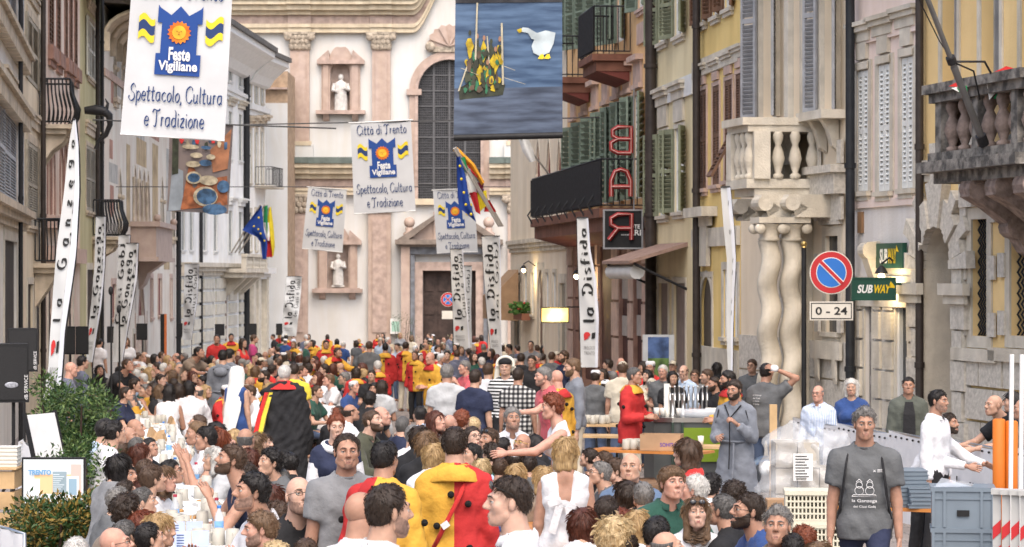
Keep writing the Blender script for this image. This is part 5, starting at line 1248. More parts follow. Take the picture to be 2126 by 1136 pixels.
# ================================================================ people: body shapes by smooth distance fields
def surf_nets(f,org,h):
 nx,ny,nz=f.shape;s=f<0
 c=[s[i:nx-1+i,j:ny-1+j,k:nz-1+k]for i in(0,1)for j in(0,1)for k in(0,1)]
 allc=c[0].copy();anyc=c[0].copy()
 for q in c[1:]:allc&=q;anyc|=q
 I,J,K=np.nonzero(anyc&~allc);n=len(I)
 idx=np.full((nx-1,ny-1,nz-1),-1,np.int32);idx[I,J,K]=np.arange(n)
 acc=np.zeros((n,3),np.float32);cnt=np.zeros(n,np.float32)
 offs=[(0,0),(0,1),(1,0),(1,1)]
 for ax in range(3):
  for o in offs:
   a=[0,0,0];oth=[q for q in range(3)if q!=ax];a[oth[0]],a[oth[1]]=o;b=list(a);b[ax]=1
   f0=f[I+a[0],J+a[1],K+a[2]];f1=f[I+b[0],J+b[1],K+b[2]]
   m=(f0<0)!=(f1<0);t=f0[m]/(f0[m]-f1[m])
   P=np.repeat(np.array([a],np.float32),m.sum(),0);P[:,ax]+=t
   acc[m]+=P;cnt[m]+=1
 V=(np.stack([I,J,K],1)+acc/cnt[:,None])*h+org
 F=[]
 for ax in range(3):
  sl0=[slice(1,-1)]*3;sl1=[slice(1,-1)]*3;sl0[ax]=slice(0,-1);sl1[ax]=slice(1,None)
  s0,s1=s[tuple(sl0)],s[tuple(sl1)];m=s0!=s1
  q=np.nonzero(m);e=[q[0]+1,q[1]+1,q[2]+1];e[ax]=q[ax]
  o1,o2=(ax+1)%3,(ax+2)%3
  def cell(d1,d2):
   g=[e[0].copy(),e[1].copy(),e[2].copy()];g[o1]-=d1;g[o2]-=d2;return idx[g[0],g[1],g[2]]
  A=np.stack([cell(1,1),cell(0,1),cell(0,0),cell(1,0)],1)
  fl=~s0[m];A[fl]=A[fl][:,::-1];F.append(A)
 F=np.concatenate(F);F=F[(F>=0).all(1)]
 return V.astype(np.float32),F.astype(np.int32)
class Field:
 def __init__(s,lo,hi,h):
  s.org=np.array(lo,np.float32);s.h=h;n=np.ceil((np.array(hi)-s.org)/h).astype(int)+1
  s.n=n;s.f=np.full(n,.25,np.float32)
  s.ax=[s.org[i]+np.arange(n[i],dtype=np.float32)*h for i in range(3)]
 def sl(s,lo,hi):
  out=[]
  for i in range(3):
   a=int(np.floor((lo[i]-s.org[i])/s.h));b=int(np.ceil((hi[i]-s.org[i])/s.h))+1
   out.append(slice(max(a,0),max(min(b,s.n[i]),0)))
  return tuple(out)
 def grid(s,q):return s.ax[0][q[0]][:,None,None],s.ax[1][q[1]][None,:,None],s.ax[2][q[2]][None,None,:]
 def cap(s,a,b,ra,rb,k=.02,flat=None,cut=None,mode='u'):
  a=np.array(a,np.float32);b=np.array(b,np.float32);r=max(ra,rb)+.05+k
  q=s.sl(np.minimum(a,b)-r,np.maximum(a,b)+r)
  X,Y,Z=s.grid(q)
  if X.size==0 or Y.size==0 or Z.size==0:return
  dx,dy,dz=X-a[0],Y-a[1],Z-a[2];ba=b-a
  if flat is not None:
   n,sc=flat;g=(dx*n[0]+dy*n[1]+dz*n[2])*(sc-1);dx,dy,dz=dx+n[0]*g,dy+n[1]*g,dz+n[2]*g
   ba=ba+np.array(n)*(np.dot(ba,n)*(sc-1))
  L=float(ba@ba)
  t=np.clip((dx*ba[0]+dy*ba[1]+dz*ba[2])/L,0,1)if L>1e-9 else np.zeros((1,1,1),np.float32)
  d=np.sqrt((dx-ba[0]*t)**2+(dy-ba[1]*t)**2+(dz-ba[2]*t)**2)-(ra+(rb-ra)*t)
  if cut is not None:
   p,nn=cut;d=np.maximum(d,(X-p[0])*nn[0]+(Y-p[1])*nn[1]+(Z-p[2])*nn[2])
  F=s.f[q]
  if mode=='u':
   hh=np.clip(.5+.5*(d-F)/k,0,1);s.f[q]=d+(F-d)*hh-k*hh*(1-hh)
  else:s.f[q]=np.maximum(F,-d)
 def plane(s,p,n):
  X,Y,Z=s.grid((slice(None),)*3);s.f=np.maximum(s.f,(X-p[0])*n[0]+(Y-p[1])*n[1]+(Z-p[2])*n[2]).astype(np.float32)
 def folds(s,amp,seed=0):
  X,Y,Z=s.grid((slice(None),)*3)
  s.f=s.f+amp*(np.sin(31*X+17*Z+5*np.sin(9*Z+seed)+seed)*.5+np.sin(23*Z-19*Y+4*np.sin(13*X)+2*seed)*.5+.4*np.sin(60*X+40*Z+30*Y)).astype(np.float32)
 def mesh(s):
  f=s.f;f[0]=np.maximum(f[0],.01);f[-1]=np.maximum(f[-1],.01);f[:,0]=np.maximum(f[:,0],.01);f[:,-1]=np.maximum(f[:,-1],.01);f[:,:,0]=np.maximum(f[:,:,0],.01);f[:,:,-1]=np.maximum(f[:,:,-1],.01)
  return surf_nets(f,s.org,s.h)
def nrm(v):v=np.array(v,float);return v/np.linalg.norm(v)
AD={'down':((.16,.02,-1),(.06,-.16,-1)),'front':((.2,-.12,-1),(-.5,-.85,.05)),'chest':((.22,-.2,-1),(-.45,-.6,.6)),'table':((.3,-.5,-.85),(-.35,-.95,.02)),'mouth':((.25,-.6,-.75),(-.5,-.3,.85)),'phone':((.3,-.45,-.85),(-.3,-.85,.45)),'neck':((.75,-.1,.62),(-.75,.45,.38)),'reach':((.2,-.85,-.5),(-.05,-1,-.05)),'fence':((.25,-.75,-.6),(-.25,-.95,-.15)),'lap':((.2,-.2,-1),(-.3,-.9,-.15)),'chin':((.2,
-.65,-.7),(-.3,-.25,.9)),'wide':((.5,-.1,-1),(.1,-.6,-.75)),'back':((.25,.15,-1),(-.1,-.1,-1))}
POSES={'st':(.93,0,'stand','down','down'),'sf':(.93,2,'stand','front','front'),'sc':(.93,2,'stand','chest','front'),'sb':(.90,32,'stand','reach','reach'),'sr':(.93,8,'stand','reach','down'),'up':(.93,0,'stand','down','neck'),'lf':(.90,30,'stand','fence','fence'),'wk':(.93,2,'walk','down','down'),'wd':(.93,0,'stand','wide','wide'),'sm':(.93,4,'stand','mouth','front'),'si':(.50,12,'sit','table','table'),
'se':(.50,14,'sit','mouth','table'),'sp':(.50,10,'sit','phone','phone'),'sl':(.50,4,'sit','lap','lap'),'sk':(.50,16,'sit','chin','table'),'sw':(.50,22,'sit','table','reach')}
def skeleton(pose,sex):
 H,lean,legs,al,ar=POSES[pose];le=R(lean)
 c,s=math.cos(le),math.sin(le)
 T=lambda p:np.array([p[0],p[1]*c-p[2]*s,H+p[1]*s+p[2]*c])
 fem=sex=='f';sw=.155 if fem else.174
 J=dict(T=T,H=H,ax=np.array([0,c,s]))
 for sd,nm in((1,al),(-1,ar)):
  u,w=AD[nm];u=nrm((u[0]*sd,u[1],u[2]));w=nrm((w[0]*sd,w[1],w[2]))
  sh=T((sw*sd,.0,.415));el=sh+u*.29;wr=el+w*.245
  J[sd]=(sh,el,wr,u,w)
  hp=np.array([.092*sd,0,H-.02])
  if legs=='stand':kn=hp+np.array([.02*sd,-.02,-.43]);an=kn+np.array([.01*sd,.05,-.42])
  elif legs=='walk':kn=hp+np.array([.0,-.16*sd-.02,-.41]);an=kn+np.array([0,.1+(.14 if sd<0 else 0),-.40])
  else:kn=hp+np.array([.06*sd,-.43,.0]);an=kn+np.array([.02*sd,.06,-.42])
  an[2]=max(an[2],.07);J[('leg',sd)]=(hp,kn,an)
 hd=T((0,-.022,.60));J['neck']=T((0,.012,.49));J['head']=hd+np.array([0,-.012-.03*s,.064])
 return J
def torso_prims(J,sex,e=0.):
 T,ax=J['T'],J['ax'];fl=(ax,1.42);fem=sex=='f'
 P=[(T((-.06,.01,-.01)),T((.06,.01,-.01)),.118+e,.118+e,.03,(ax,1.15)),(T((-.05,.005,.16)),T((.05,.005,.16)),.101+e-(.012 if fem else-.006),.105+e-(.012 if fem else-.006),.06,(ax,1.1)),(T((-.07,.0,.32)),T((.07,.0,.32)),.114+e-(.012 if fem else 0),.114+e-(.012 if fem else 0),.06,(ax,1.12)),(T((-.115 if not fem else-.105,.005,.402)),T((.115 if not fem else.105,.005,.402)),.066+e,.066+e,.05,None),(T((-.12,
.012,.44)),T((0,.015,.50)),.045+e,.052+e,.05,None),(T((.12,.012,.44)),T((0,.015,.50)),.045+e,.052+e,.05,None)]
 if fem:P+=[(T((sd*.07,-.085,.295)),)*2+(.066+e,.066+e,.03,None)for sd in(1,-1)]
 return P
_tpl={}
def template(pose,sex,layer,h,seed=0):
 key=(pose,sex,layer,h,seed)
 if key in _tpl:return _tpl[key]
 J=skeleton(pose,sex);T=J['T'];e={'skin':0.,'short':.020,'long':.018,'vest':.011,'loose':.026,'robe':.021,'dress':.016,'trousers':.010,'cape':.04,'jacket':.024,'tunic':.03}[layer]
 pts=[J[sd][k]for sd in(1,-1)for k in range(3)]+[J[('leg',sd)][k]for sd in(1,-1)for k in range(3)]+[J['head'],T((0,0,0))]
 pts=np.array(pts);lo,hi=pts.min(0)-.2,pts.max(0)+.2
 if layer in('robe','cape','dress','tunic'):lo[:2]-=.15;hi[:2]+=.15
 lo[2]=-.02 if layer in('skin','trousers','robe','cape','dress')else J['H']-.75
 if layer=='trousers':hi[2]=J['H']+.25
 F=Field(lo,hi,h)
 if layer=='skin':
  for a,b,ra,rb,k,fl in torso_prims(J,sex,-.006):F.cap(a,b,ra,rb,k,fl)
  nr=.05 if sex=='f' else.06
  F.cap(J['neck']+(0,0,-.04),J['head']+np.array([0,.02,-.05]),nr+.004,nr,.03)
  for sd in(1,-1):
   sh,el,wr,u,w=J[sd];F.cap(sh,el,.052,.040,.035);F.cap(el,wr,.041,.027,.012)
   hp,kn,an=J[('leg',sd)];F.cap(hp,kn,.074,.052,.03);F.cap(kn,an,.051,.036,.015);F.cap(an+(0,.03,-.03),an+(0,-.14,-.035),.036,.03,.02)
 else:
  if layer!='trousers':
   for a,b,ra,rb,k,fl in torso_prims(J,sex,e):F.cap(a,b,ra,rb,k,fl)
  sl={'short':.62,'dress':0,'vest':0}.get(layer,1)
  if layer not in('trousers',):
   for sd in(1,-1):
    sh,el,wr,u,w=J[sd]
    if sl==0:continue
    if sl<1:
     b=sh+(el-sh)*sl;F.cap(sh,b+u*.05,.055+e*1.3,.052+e*1.3,.03,cut=(b,u))
    else:
     fl_=1.9 if layer in('loose','robe','tunic')else 1;F.cap(sh,el,.053+e,.043+e,.03);b=el+(wr-el)*.93;F.cap(el,b+w*.04,.043+e,.03+e*(1.2 if fl_>1 else.8),.015,cut=(b,w))
  if layer=='trousers':
   F.cap(T((-.06,.01,-.02)),T((.06,.01,-.02)),.119+e,.119+e,.03,(J['ax'],1.12))
   for sd in(1,-1):
    hp,kn,an=J[('leg',sd)];F.cap(hp,kn,.080+e,.058+e,.03);F.cap(kn,an+(0,0,.0),.06+e,.05+e,.02)
   F.plane(T((0,0,.07)),T((0,0,1.07))-T((0,0,.07)));F.plane((0,0,.06),(0,0,-1))
   F.folds(.003,seed)
  else:
   H=J['H']
   if layer in('robe','dress','tunic'):
    zb={'robe':.22,'dress':.45,'tunic':H-.42}[layer]
    sp=.10 if layer!='dress' else.05
    if H<.7:F.cap(T((-.08,0,0)),np.array([-.1,-.35,H]),.14,.11,.05);F.cap(T((.08,0,0)),np.array([.1,-.35,H]),.14,.11,.05);zb=.25
    F.cap((-.06,0,H),(-.10,0,zb-.15),.13,.15+sp,.05,(np.array([0,1.,0]),1.15),cut=((0,0,zb),(0,0,-1)));F.cap((.06,0,H),(.10,0,zb-.15),.13,.15+sp,.05,(np.array([0,1.,0]),1.15),cut=((0,0,zb),(0,0,-1)))
   if layer=='cape':
    F.cap(T((-.1,.02,.38)),np.array([-.14,.04,.0]),.12,.24,.06);F.cap(T((.1,.02,.38)),np.array([.14,.04,.0]),.12,.24,.06)
    for sd in(1,-1):F.cap(J[sd][0],J[sd][2],.10,.14,.06)
   if layer in('short','loose','jacket')and H>.7:
    for sd in(1,-1):F.cap((.055*sd,.012,H-.02),(.055*sd,.012,H-.3),.113+e,.118+e,.04,(np.array([0,1.,0]),1.12))
   F.folds({'robe':.007,'loose':.007,'cape':.016,'tunic':.009}.get(layer,.0055),seed)
   n0=J['neck'];up=nrm(T((0,0,1))-T((0,0,0)));fw=nrm(np.array([0,-up[2],up[1]]))
   if layer in('dress','vest'):
    F.cap(n0+up*.03+fw*.04,n0+up*.12,.085,.1,mode='s');F.cap(n0+fw*.10-up*.06,n0+fw*.1+up*.1,.07,.09,mode='s')
    for sd in(1,-1):F.cap(J[sd][0]+np.array([sd*.05,0,0])+up*.0,J[sd][0]+np.array([sd*.05,0,0])-up*.06,.058,.05,mode='s')
    if layer=='dress':F.cap(n0-fw*.1-up*.16,n0-fw*.1+up*.1,.05,.1,mode='s')
   else:
    F.cap(n0+up*.035+fw*.012,n0+up*.2,.068,.085,mode='s');F.cap(n0+up*.03+fw*.055,n0+up*.08+fw*.09,.035,.06,mode='s')
   if layer in('short','long','vest','loose','jacket'):
    z={'loose':-.2,'jacket':-.14,'short':-.13}.get(layer,-.09)
    if H>.7:F.plane((0,0,H+z),(0,0,-1))
    else:F.plane(T((0,0,-.06)),-(T((0,0,1))-T((0,0,0))))
 V,Fc=F.mesh();_tpl[key]=(V,Fc,J);return _tpl[key]
def ellip(P,c,r):
 q=(P-np.array(c))/np.array(r);k0=np.linalg.norm(q,axis=1);k1=np.linalg.norm(q/np.array(r),axis=1)+1e-9
 return k0*(k0-1)/k1
def capd(P,a,b,ra,rb):
 a,b=np.array(a),np.array(b);ba=b-a;t=np.clip((P-a)@ba/max(ba@ba,1e-9),0,1)
 return np.linalg.norm(P-a-t[:,None]*ba,axis=1)-(ra+(rb-ra)*t)
def smn(a,b,k):h=np.clip(.5+.5*(b-a)/k,0,1);return b+(a-b)*h-k*h*(1-h)
def head_sdf(P,kind):
 f=kind=='f';o=kind=='o'
 d=ellip(P,(0,.012,.026),(.073,.093,.091))
 d=smn(d,ellip(P,(0,-.028,-.042),(.055 if f else.059,.060,.074)),.03)
 d=smn(d,capd(P,(0,-.070,-.098),(0,-.066,-.092),.017 if f else.022,.02),.025)
 for s in(1,-1):
  d=smn(d,capd(P,(s*.043,-.008,-.066),(s*.025,-.05,-.092),.018 if f else.024,.016),.03)
  d=smn(d,capd(P,(s*.042,-.058,-.018),(s*.04,-.05,-.03),.021,.02),.025)
  d=smn(d,capd(P,(s*.012,-.085,.024),(s*.040,-.074,.024),.010 if f else.014,.010),.016)
  e=capd(P,(s*.022,-.101,.005),(s*.044,-.092,.003),.0125,.0115);d=-smn(-d,e,.012)
  d=smn(d,capd(P,(s*.011,-.098,-.031),(s*.011,-.093,-.033),.008,.008),.008)
 d=smn(d,capd(P,(0,-.088,.016),(0,-.110 if not f else-.106,-.025),.008,.0125 if not f else.010),.012)
 d=smn(d,capd(P,(-.019,-.087,-.063),(.019,-.087,-.063),.008,.008),.008)
 d=smn(d,capd(P,(-.016,-.086,-.077),(.016,-.086,-.077),.009,.009),.007)
 d=-smn(-d,capd(P,(-.026,-.098,-.070),(.026,-.098,-.070),.0025,.0025),.003)
 return d
_heads={}
def head_mesh(kind,lod):
 if(kind,lod)in _heads:return _heads[(kind,lod)]
 na,ne=((56,42),(40,30),(24,18))[lod]
 t=np.linspace(-1,1,na,endpoint=False);az=np.pi*(.45*t+.55*t**3)
 el=np.linspace(-1,1,ne);el=np.pi/2*(.62*el+.38*el**3);el=np.clip(el-.12*np.cos(el),-np.pi/2,np.pi/2);el[0],el[-1]=-np.pi/2,np.pi/2
 E,A=np.meshgrid(el,az,indexing='ij');D=np.stack([np.cos(E)*np.sin(A),-np.cos(E)*np.cos(A),np.sin(E)],-1).reshape(-1,3)
 C=np.array([0,-.02,-.01]);r=np.full(len(D),.19)
 for _ in range(40):r-=np.clip(head_sdf(C+D*r[:,None],kind),-.02,.05)*.75
 V=C+D*r[:,None]
 fc=[(i*na+j,i*na+(j+1)%na,(i+1)*na+(j+1)%na,(i+1)*na+j)for i in range(ne-1)for j in range(na)]
 mb=MB();mb.add(V,fc,True)
 for s in(1,-1):mb.sphere((s*.0745,.012,-.004),.03,8 if lod<2 else 6,6 if lod<2 else 4,(.34,.62,1.05))
 for s in(1,-1):
  c=Vector((s*.0315,-.0768,.004));rr_=.0125
  n0=len(mb.f);mb.cur=1;mb.sphere(c,rr_,10 if lod<2 else 6,8 if lod<2 else 5)
  mb.cur=2;iy=c+Vector((0,-rr_*.60,-.0005));mb.sphere(iy,rr_*.54,8 if lod<2 else 5,6 if lod<2 else 4,(1,.85,1))
  mb.cur=0
  if lod<2:
   vs=[];n=9
   for j in range(4):
    th=R(14+76*j/3)
    for i in range(n):ph=R(-90-95+190*i/(n-1));vs.append(c+Vector((math.cos(th)*math.cos(ph),math.cos(th)*math.sin(ph),math.sin(th)))*rr_*1.16)
   mb.add(vs,[(j*n+i,j*n+i+1,(j+1)*n+i+1,(j+1)*n+i)for j in range(3)for i in range(n-1)],True)
   mb.cur=2;mb.tube([vs[i]+Vector((0,-.0008,-.0004))for i in range(1,n-1)],.0014,4);mb.cur=0
 def on(x,z):
  P=np.array([[x,-.15,z]])
  for _ in range(40):P[0,1]+=head_sdf(P,kind)[0]*.7
  return Vector(P[0])
 mb.cur=3
 for s in(1,-1):mb.tube([on(s*x,z)for x,z in((.012,.0235),(.024,.0275),(.036,.0275),(.048,.0215))],[.0035,.0045,.0038,.0015]if kind!='f' else[.002,.003,.0026,.001],5)
 mb.cur=4
 if lod<2:
  mb.tube([on(x,z)+Vector((0,.0035,0))for x,z in((-.027,-.0695),(-.011,-.0645),(0,-.066),(.011,-.0645),(.027,-.0695))],[.002,.0052,.005,.0052,.002],6)
  mb.tube([on(x,z)+Vector((0,.004,0))for x,z in((-.025,-.0715),(-.010,-.0765),(.010,-.0765),(.025,-.0715))],[.002,.006,.006,.002],6)
  mb.cur=2;mb.tube([on(x,-.070)+Vector((0,.0002,0))for x in(-.027,-.012,0,.012,.027)],[.0008,.0015,.0015,.0015,.0008],4)
 _heads[(kind,lod)]=(np.array(mb.v,np.float32),mb.f,mb.mi);return _heads[(kind,lod)]
_hand={}
def hand_mesh(curl):
 """right hand along +x from the wrist, palm facing -z, thumb towards +y"""
 if curl in _hand:return _hand[curl]
 mb=MB();c=R({'relax':22,'grip':62,'flat':8}[curl])
 n=8;rings=[]
 for x,w,t in((-.012,.024,.020),(.01,.027,.019),(.04,.037,.016),(.075,.041,.014),(.092,.038,.011)):
  rings.append([(x,w*math.cos(2*math.pi*k/n),t*math.sin(2*math.pi*k/n))for k in range(n)])
 vs=[p for r_ in rings for p in r_];mb.add(vs,[(i*n+j,i*n+(j+1)%n,(i+1)*n+(j+1)%n,(i+1)*n+j)for i in range(4)for j in range(n)]+[tuple(range(n-1,-1,-1)),tuple(range(4*n,5*n))],True)
 for k,(y,L)in enumerate(((.028,.070),(.009,.078),(-.010,.072),(-.028,.056))):
  p=Vector((.080,y,-.002));a=c*.5;pts=[p];rs=[.0098]
  for s_,f_ in enumerate((.46,.31,.23)):
   p=p+Vector((math.cos(a),.06*(1.5-k),-math.sin(a)))*L*f_;a+=c*(1.0 if s_==0 else.8);pts.append(p);rs.append((.0090,.0080,.0055)[s_])
  mb.tube(pts,rs,6)
 mb.tube([(.016,.022,-.006),(.040,.046,-.016),(.062,.058,-.024),(.082,.060,-.030)],[.014,.0115,.0095,.006],6)
 _hand[curl]=(np.array(mb.v,np.float32),mb.f);return _hand[curl]
def tnoise(P,f,s=0):
 x,y,z=P[...,0]*f,P[...,1]*f,P[...,2]*f
 return(np.sin(x+1.7*np.sin(y+s))+np.sin(y*1.1+1.9*np.sin(z*.9+2*s))+np.sin(z*1.2+1.5*np.sin(x*1.1+s)))/3
YS_=[-.13,-.088,-.065,-.04,-.015,.012,.035,.07,.13]
LINE={'short':[.070,.064,.052,.026,-.012,.008,-.05,-.085,-.088],'recede':[.10,.092,.085,.045,-.006,.008,-.05,-.085,-.088],'fade':[.078,.070,.062,.045,.02,.026,-.005,-.05,-.06],'bob':[.072,.062,.052,.03,-.2,-.2,-.2,-.2,-.2],'fringe':[.03,.030,.028,.01,-.2,-.2,-.2,-.2,-.2],'bowl':[.034,.034,.03,.015,-.02,.0,-.055,-.09,-.09]}
HAIRSTY={'short':('short',.011,.0025,60),'thick':('short',.015,.005,70),'fade':('fade',.012,.002,60),'recede':('recede',.009,.002,60),'bald_ring':('recede',.007,.002,60),'buzz':('recede',.0035,.0,60),'bowl':('bowl',.016,.004,60),'curly':('short',.020,.008,95),'bigcurly':('bob',.028,.010,80),'bob':('bob',.012,.003,50),'long':('bob',.013,.003,45),'fringe_long':('fringe',.013,.003,45),'bun':('short',
.011,.003,60),'pony':('short',.011,.003,60),'fringe_bob':('fringe',.015,.003,50),'wavy':('bob',.016,.007,60),'spiky':('fade',.016,.006,120)}
_hair={}
def hair_mesh(style,lod):
 if(style,lod)in _hair:return _hair[(style,lod)]
 ln,th,amp,fr=HAIRSTY[style];h=(.0085,.010,.014)[lod]
 zlo={'long':-.40,'fringe_long':-.40,'bob':-.17,'fringe_bob':-.17,'wavy':-.26,'bigcurly':-.18,'pony':-.26}.get(style,-.13)
 ax=[np.arange(a,b,h)for a,b in((-.15,.15),(-.15,.19),(zlo,.21))]
 G=np.stack(np.meshgrid(*ax,indexing='ij'),-1);P=G.reshape(-1,3)
 d=ellip(P,(0,.013,.027),(.074+th,.094+th,.092+th));d=smn(d,ellip(P,(0,.03,-.03),(.060+th*.6,.060+th*.6,.072)),.03)
 if ln in('bob','fringe'):
  L={'bob':-.125,'fringe_bob':-.12,'wavy':-.20,'bigcurly':-.11,'long':-.32,'fringe_long':-.33}[style]
  w=.026+th*.5
  for s in(1,-1):d=smn(d,capd(P,(s*.066,.0,.02),(s*(.074 if L>-.2 else.08),.01 if L>-.2 else.035,L),w,w*.9),.03)
  d=smn(d,capd(P,(-.03,.075,0),(-.035,.085,L),w*1.5,w*1.1),.04);d=smn(d,capd(P,(.03,.075,0),(.035,.085,L),w*1.5,w*1.1),.04)
  face=ellip(P,(0,-.085,-.055),(.060,.075,.115));d=-smn(-d,face,.012)
 if ln not in('bob','fringe'):d=d+(th*.8+.002)*(1-np.clip((P[:,2]-np.interp(P[:,1],YS_,LINE[ln]))/.04,0,1))
 d=d+amp*tnoise(P,fr)+amp*.6*tnoise(P,fr*2.1,1)
 az=np.arctan2(P[:,0],P[:,1]-.03);d=d+.0018*np.sin(az*46+3*np.sin(P[:,2]*40))
 Ly=np.interp(P[:,1],YS_,LINE[ln]);wv=.006*np.sin(P[:,0]*130)
 d=np.maximum(d,(Ly+wv-P[:,2])*.8)
 if style=='bald_ring':d=np.maximum(d,P[:,2]-.045-.35*np.clip(P[:,1]-.04,0,1))
 if style=='bun':d=np.minimum(d,capd(P,(0,.045,.125),(0,.05,.145),.04,.034)+.006*tnoise(P,90))
 if style=='pony':d=smn(d,capd(P,(0,.11,.04),(0,.14,-.05),.03,.03),.02);d=smn(d,capd(P,(0,.14,-.05),(0,.125,-.22),.03,.012),.02)
 if style=='spiky':d=smn(d,capd(P,(0,-.06,.11),(0,.03,.125),.022,.02),.03)
 f=d.reshape(G.shape[:3]).astype(np.float32);fd=Field((0,0,0),(.01,.01,.01),.01);fd.f=f;fd.org=np.array([a[0]for a in ax],np.float32);fd.h=h
 V,F=fd.mesh()
 v=[tuple(p)for p in V];fs=[tuple(q)for q in F.tolist()];mb=MB();mb.add(v,fs,True)
 nb=(900,300,0)[lod]if style not in('buzz','bald_ring')else(120,60,0)[lod]
 if nb:
  rg=np.random.RandomState(5);ids=rg.randint(0,len(V),nb);cr=np.array([0,.05,.12])
  long_=ln in('bob','fringe')
  for i in ids:
   p=V[i];n=nrm(p-np.array([0,.02,.0])*1.0);t=p-cr
   if long_:t=np.array([0,0,-1.])+.3*t/(np.linalg.norm(t)+1e-6)
   t=t-n*(t@n)
   if np.linalg.norm(t)<1e-4:continue
   t=nrm(t);t=nrm(t+rg.normal(0,.18 if amp<.005 else.6,3));s=nrm(np.cross(n,t));L=(.026 if not long_ else.075)*rg.uniform(.5,1.1)*(1.1 if amp>.007 else 1);w=.0015
   a=p+n*.001
   q=[a-s*w,a+s*w,a+t*L*.55+n*(.0022+amp*.5),a+t*L-n*L*L*2.2]
   mb.add(q,[(0,1,2),(0,2,3)])
 _hair[(style,lod)]=mb;return mb
# ================================================================ people: skin, cloth, assembly
def skin(name,c):
 m=M('skin_'+name,c,.52,.10,22,.12,160,spec=.35,detail=5);p=m.node_tree.nodes['Principled BSDF']
 p.inputs['Subsurface Weight'].default_value=.12;p.inputs['Subsurface Radius'].default_value=(.012,.005,.003);p.inputs['Subsurface Scale'].default_value=.5
 return m
SKINS={'a':skin('fair',(.52,.325,.245)),'b':skin('light',(.46,.275,.195)),'c':skin('tanned',(.38,.21,.145)),'d':skin('ruddy',(.50,.275,.205)),'e':skin('deep_tan',(.30,.165,.11))}
EYEW=M('eye_white',(.55,.52,.48),.3,0);IRIS=M('dark_iris',(.03,.02,.015),.2,0);LIPS=M('lips',(.33,.13,.11),.45,.1,30);LIPD=M('lips_soft',(.36,.18,.14),.5,.1,30)
def hairmat(name,c,c2=None):
 m=M('hair_'+name,c,.45,.3,5,spec=.35);nt=m.node_tree;N=nt.nodes;L=nt.links;p=N['Principled BSDF']
 tc=N.new('ShaderNodeTexCoord');sp=N.new('ShaderNodeSeparateXYZ');L.new(tc.outputs['Object'],sp.inputs[0])
 at=N.new('ShaderNodeMath');at.operation='ARCTAN2';L.new(sp.outputs[0],at.inputs[0]);L.new(sp.outputs[1],at.inputs[1])
 cb=N.new('ShaderNodeCombineXYZ');mu=N.new('ShaderNodeMath');mu.operation='MULTIPLY';mu.inputs[1].default_value=38;L.new(at.outputs[0],mu.inputs[0]);L.new(mu.outputs[0],cb.inputs[0])
 m2=N.new('ShaderNodeMath');m2.operation='MULTIPLY';m2.inputs[1].default_value=14;L.new(sp.outputs[2],m2.inputs[0]);L.new(m2.outputs[0],cb.inputs[2])
 n=N.new('ShaderNodeTexNoise');n.inputs['Scale'].default_value=1.0;n.inputs['Detail'].default_value=3;L.new(cb.outputs[0],n.inputs['Vector'])
 r=N.new('ShaderNodeValToRGB');e=r.color_ramp.elements;e[0].position,e[1].position=.34,.66
 a=c2 or tuple(x*.45 for x in c);e[0].color=(*a,1);e[1].color=(*tuple(min(1,x*1.25)for x in c),1)
 L.new(n.outputs['Fac'],r.inputs[0]);L.new(r.outputs[0],p.inputs['Base Color'])
 b=N.new('ShaderNodeBump');b.inputs['Strength'].default_value=.6;b.inputs['Distance'].default_value=.006;L.new(n.outputs['Fac'],b.inputs['Height']);L.new(b.outputs[0],p.inputs['Normal'])
 return m
HAIRS={'k':hairmat('black',(.016,.013,.012)),'d':hairmat('dark_brown',(.035,.022,.015)),'b':hairmat('brown',(.075,.043,.026)),'l':hairmat('light_brown',(.15,.09,.05)),'y':hairmat('blond',(.42,.29,.14),(.20,.12,.055)),'p':hairmat('pale_blond',(.52,.40,.23),(.28,.19,.09)),'r':hairmat('red_brown',(.15,.035,.016)),'o':hairmat('copper_red',(.19,.052,.022),(.08,.02,.009)),'a':hairmat('auburn',(.09,.028,
.016)),'g':hairmat('grey',(.20,.19,.18),(.08,.075,.07)),'s':hairmat('salt_and_pepper',(.11,.105,.10),(.035,.032,.03)),'w':hairmat('white',(.55,.53,.50),(.30,.29,.27)),'t':hairmat('two_tone',(.20,.12,.06),(.05,.03,.02))}
CN={}
def cloth(k,c,nm,var=.08,rough=.85):
 CN[k]=M('cloth_'+nm,c,rough,var+.05,7,.7,15,sheen=0 if k in 'KND' else.12,detail=6)
for k,c,nm in(('W',(.66,.66,.68),'white'),('K',(.018,.018,.02),'black'),('N',(.022,.028,.06),'navy'),('G',(.20,.205,.215),'grey'),('D',(.115,.12,.125),'dark_grey'),('L',(.42,.43,.44),'light_grey'),('B',(.025,.06,.19),'royal_blue'),('S',(.42,.52,.66),'light_blue'),('R',(.50,.025,.022),'red'),('P',(.50,.09,.11),'coral_pink'),('M',(.42,.05,.17),'magenta'),('O',(.06,.062,.04),'olive'),('T',(.20,.15,.11),
'brown'),('C',(.55,.50,.40),'cream'),('E',(.02,.075,.055),'dark_green'),('Y',(.62,.50,.05),'yellow'),('H',(.10,.15,.24),'chambray_blue'),('J',(.07,.10,.17),'denim'),('Z',(.11,.12,.17),'slate_blue'),('U',(.17,.185,.215),'grey_wool'),('V',(.09,.10,.085),'grey_green'),('A',(.58,.32,.02),'saffron')):cloth(k,c,nm)
def pattern(k,name,base,fn):
 m=M('cloth_'+name,base,.85,0,bump=.8,bscale=13);nt=m.node_tree;N=nt.nodes;L=nt.links;p=N['Principled BSDF']
 tc=N.new('ShaderNodeTexCoord');sp=N.new('ShaderNodeSeparateXYZ');L.new(tc.outputs['Object'],sp.inputs[0]);L.new(fn(nt,sp),p.inputs['Base Color']);CN[k]=m
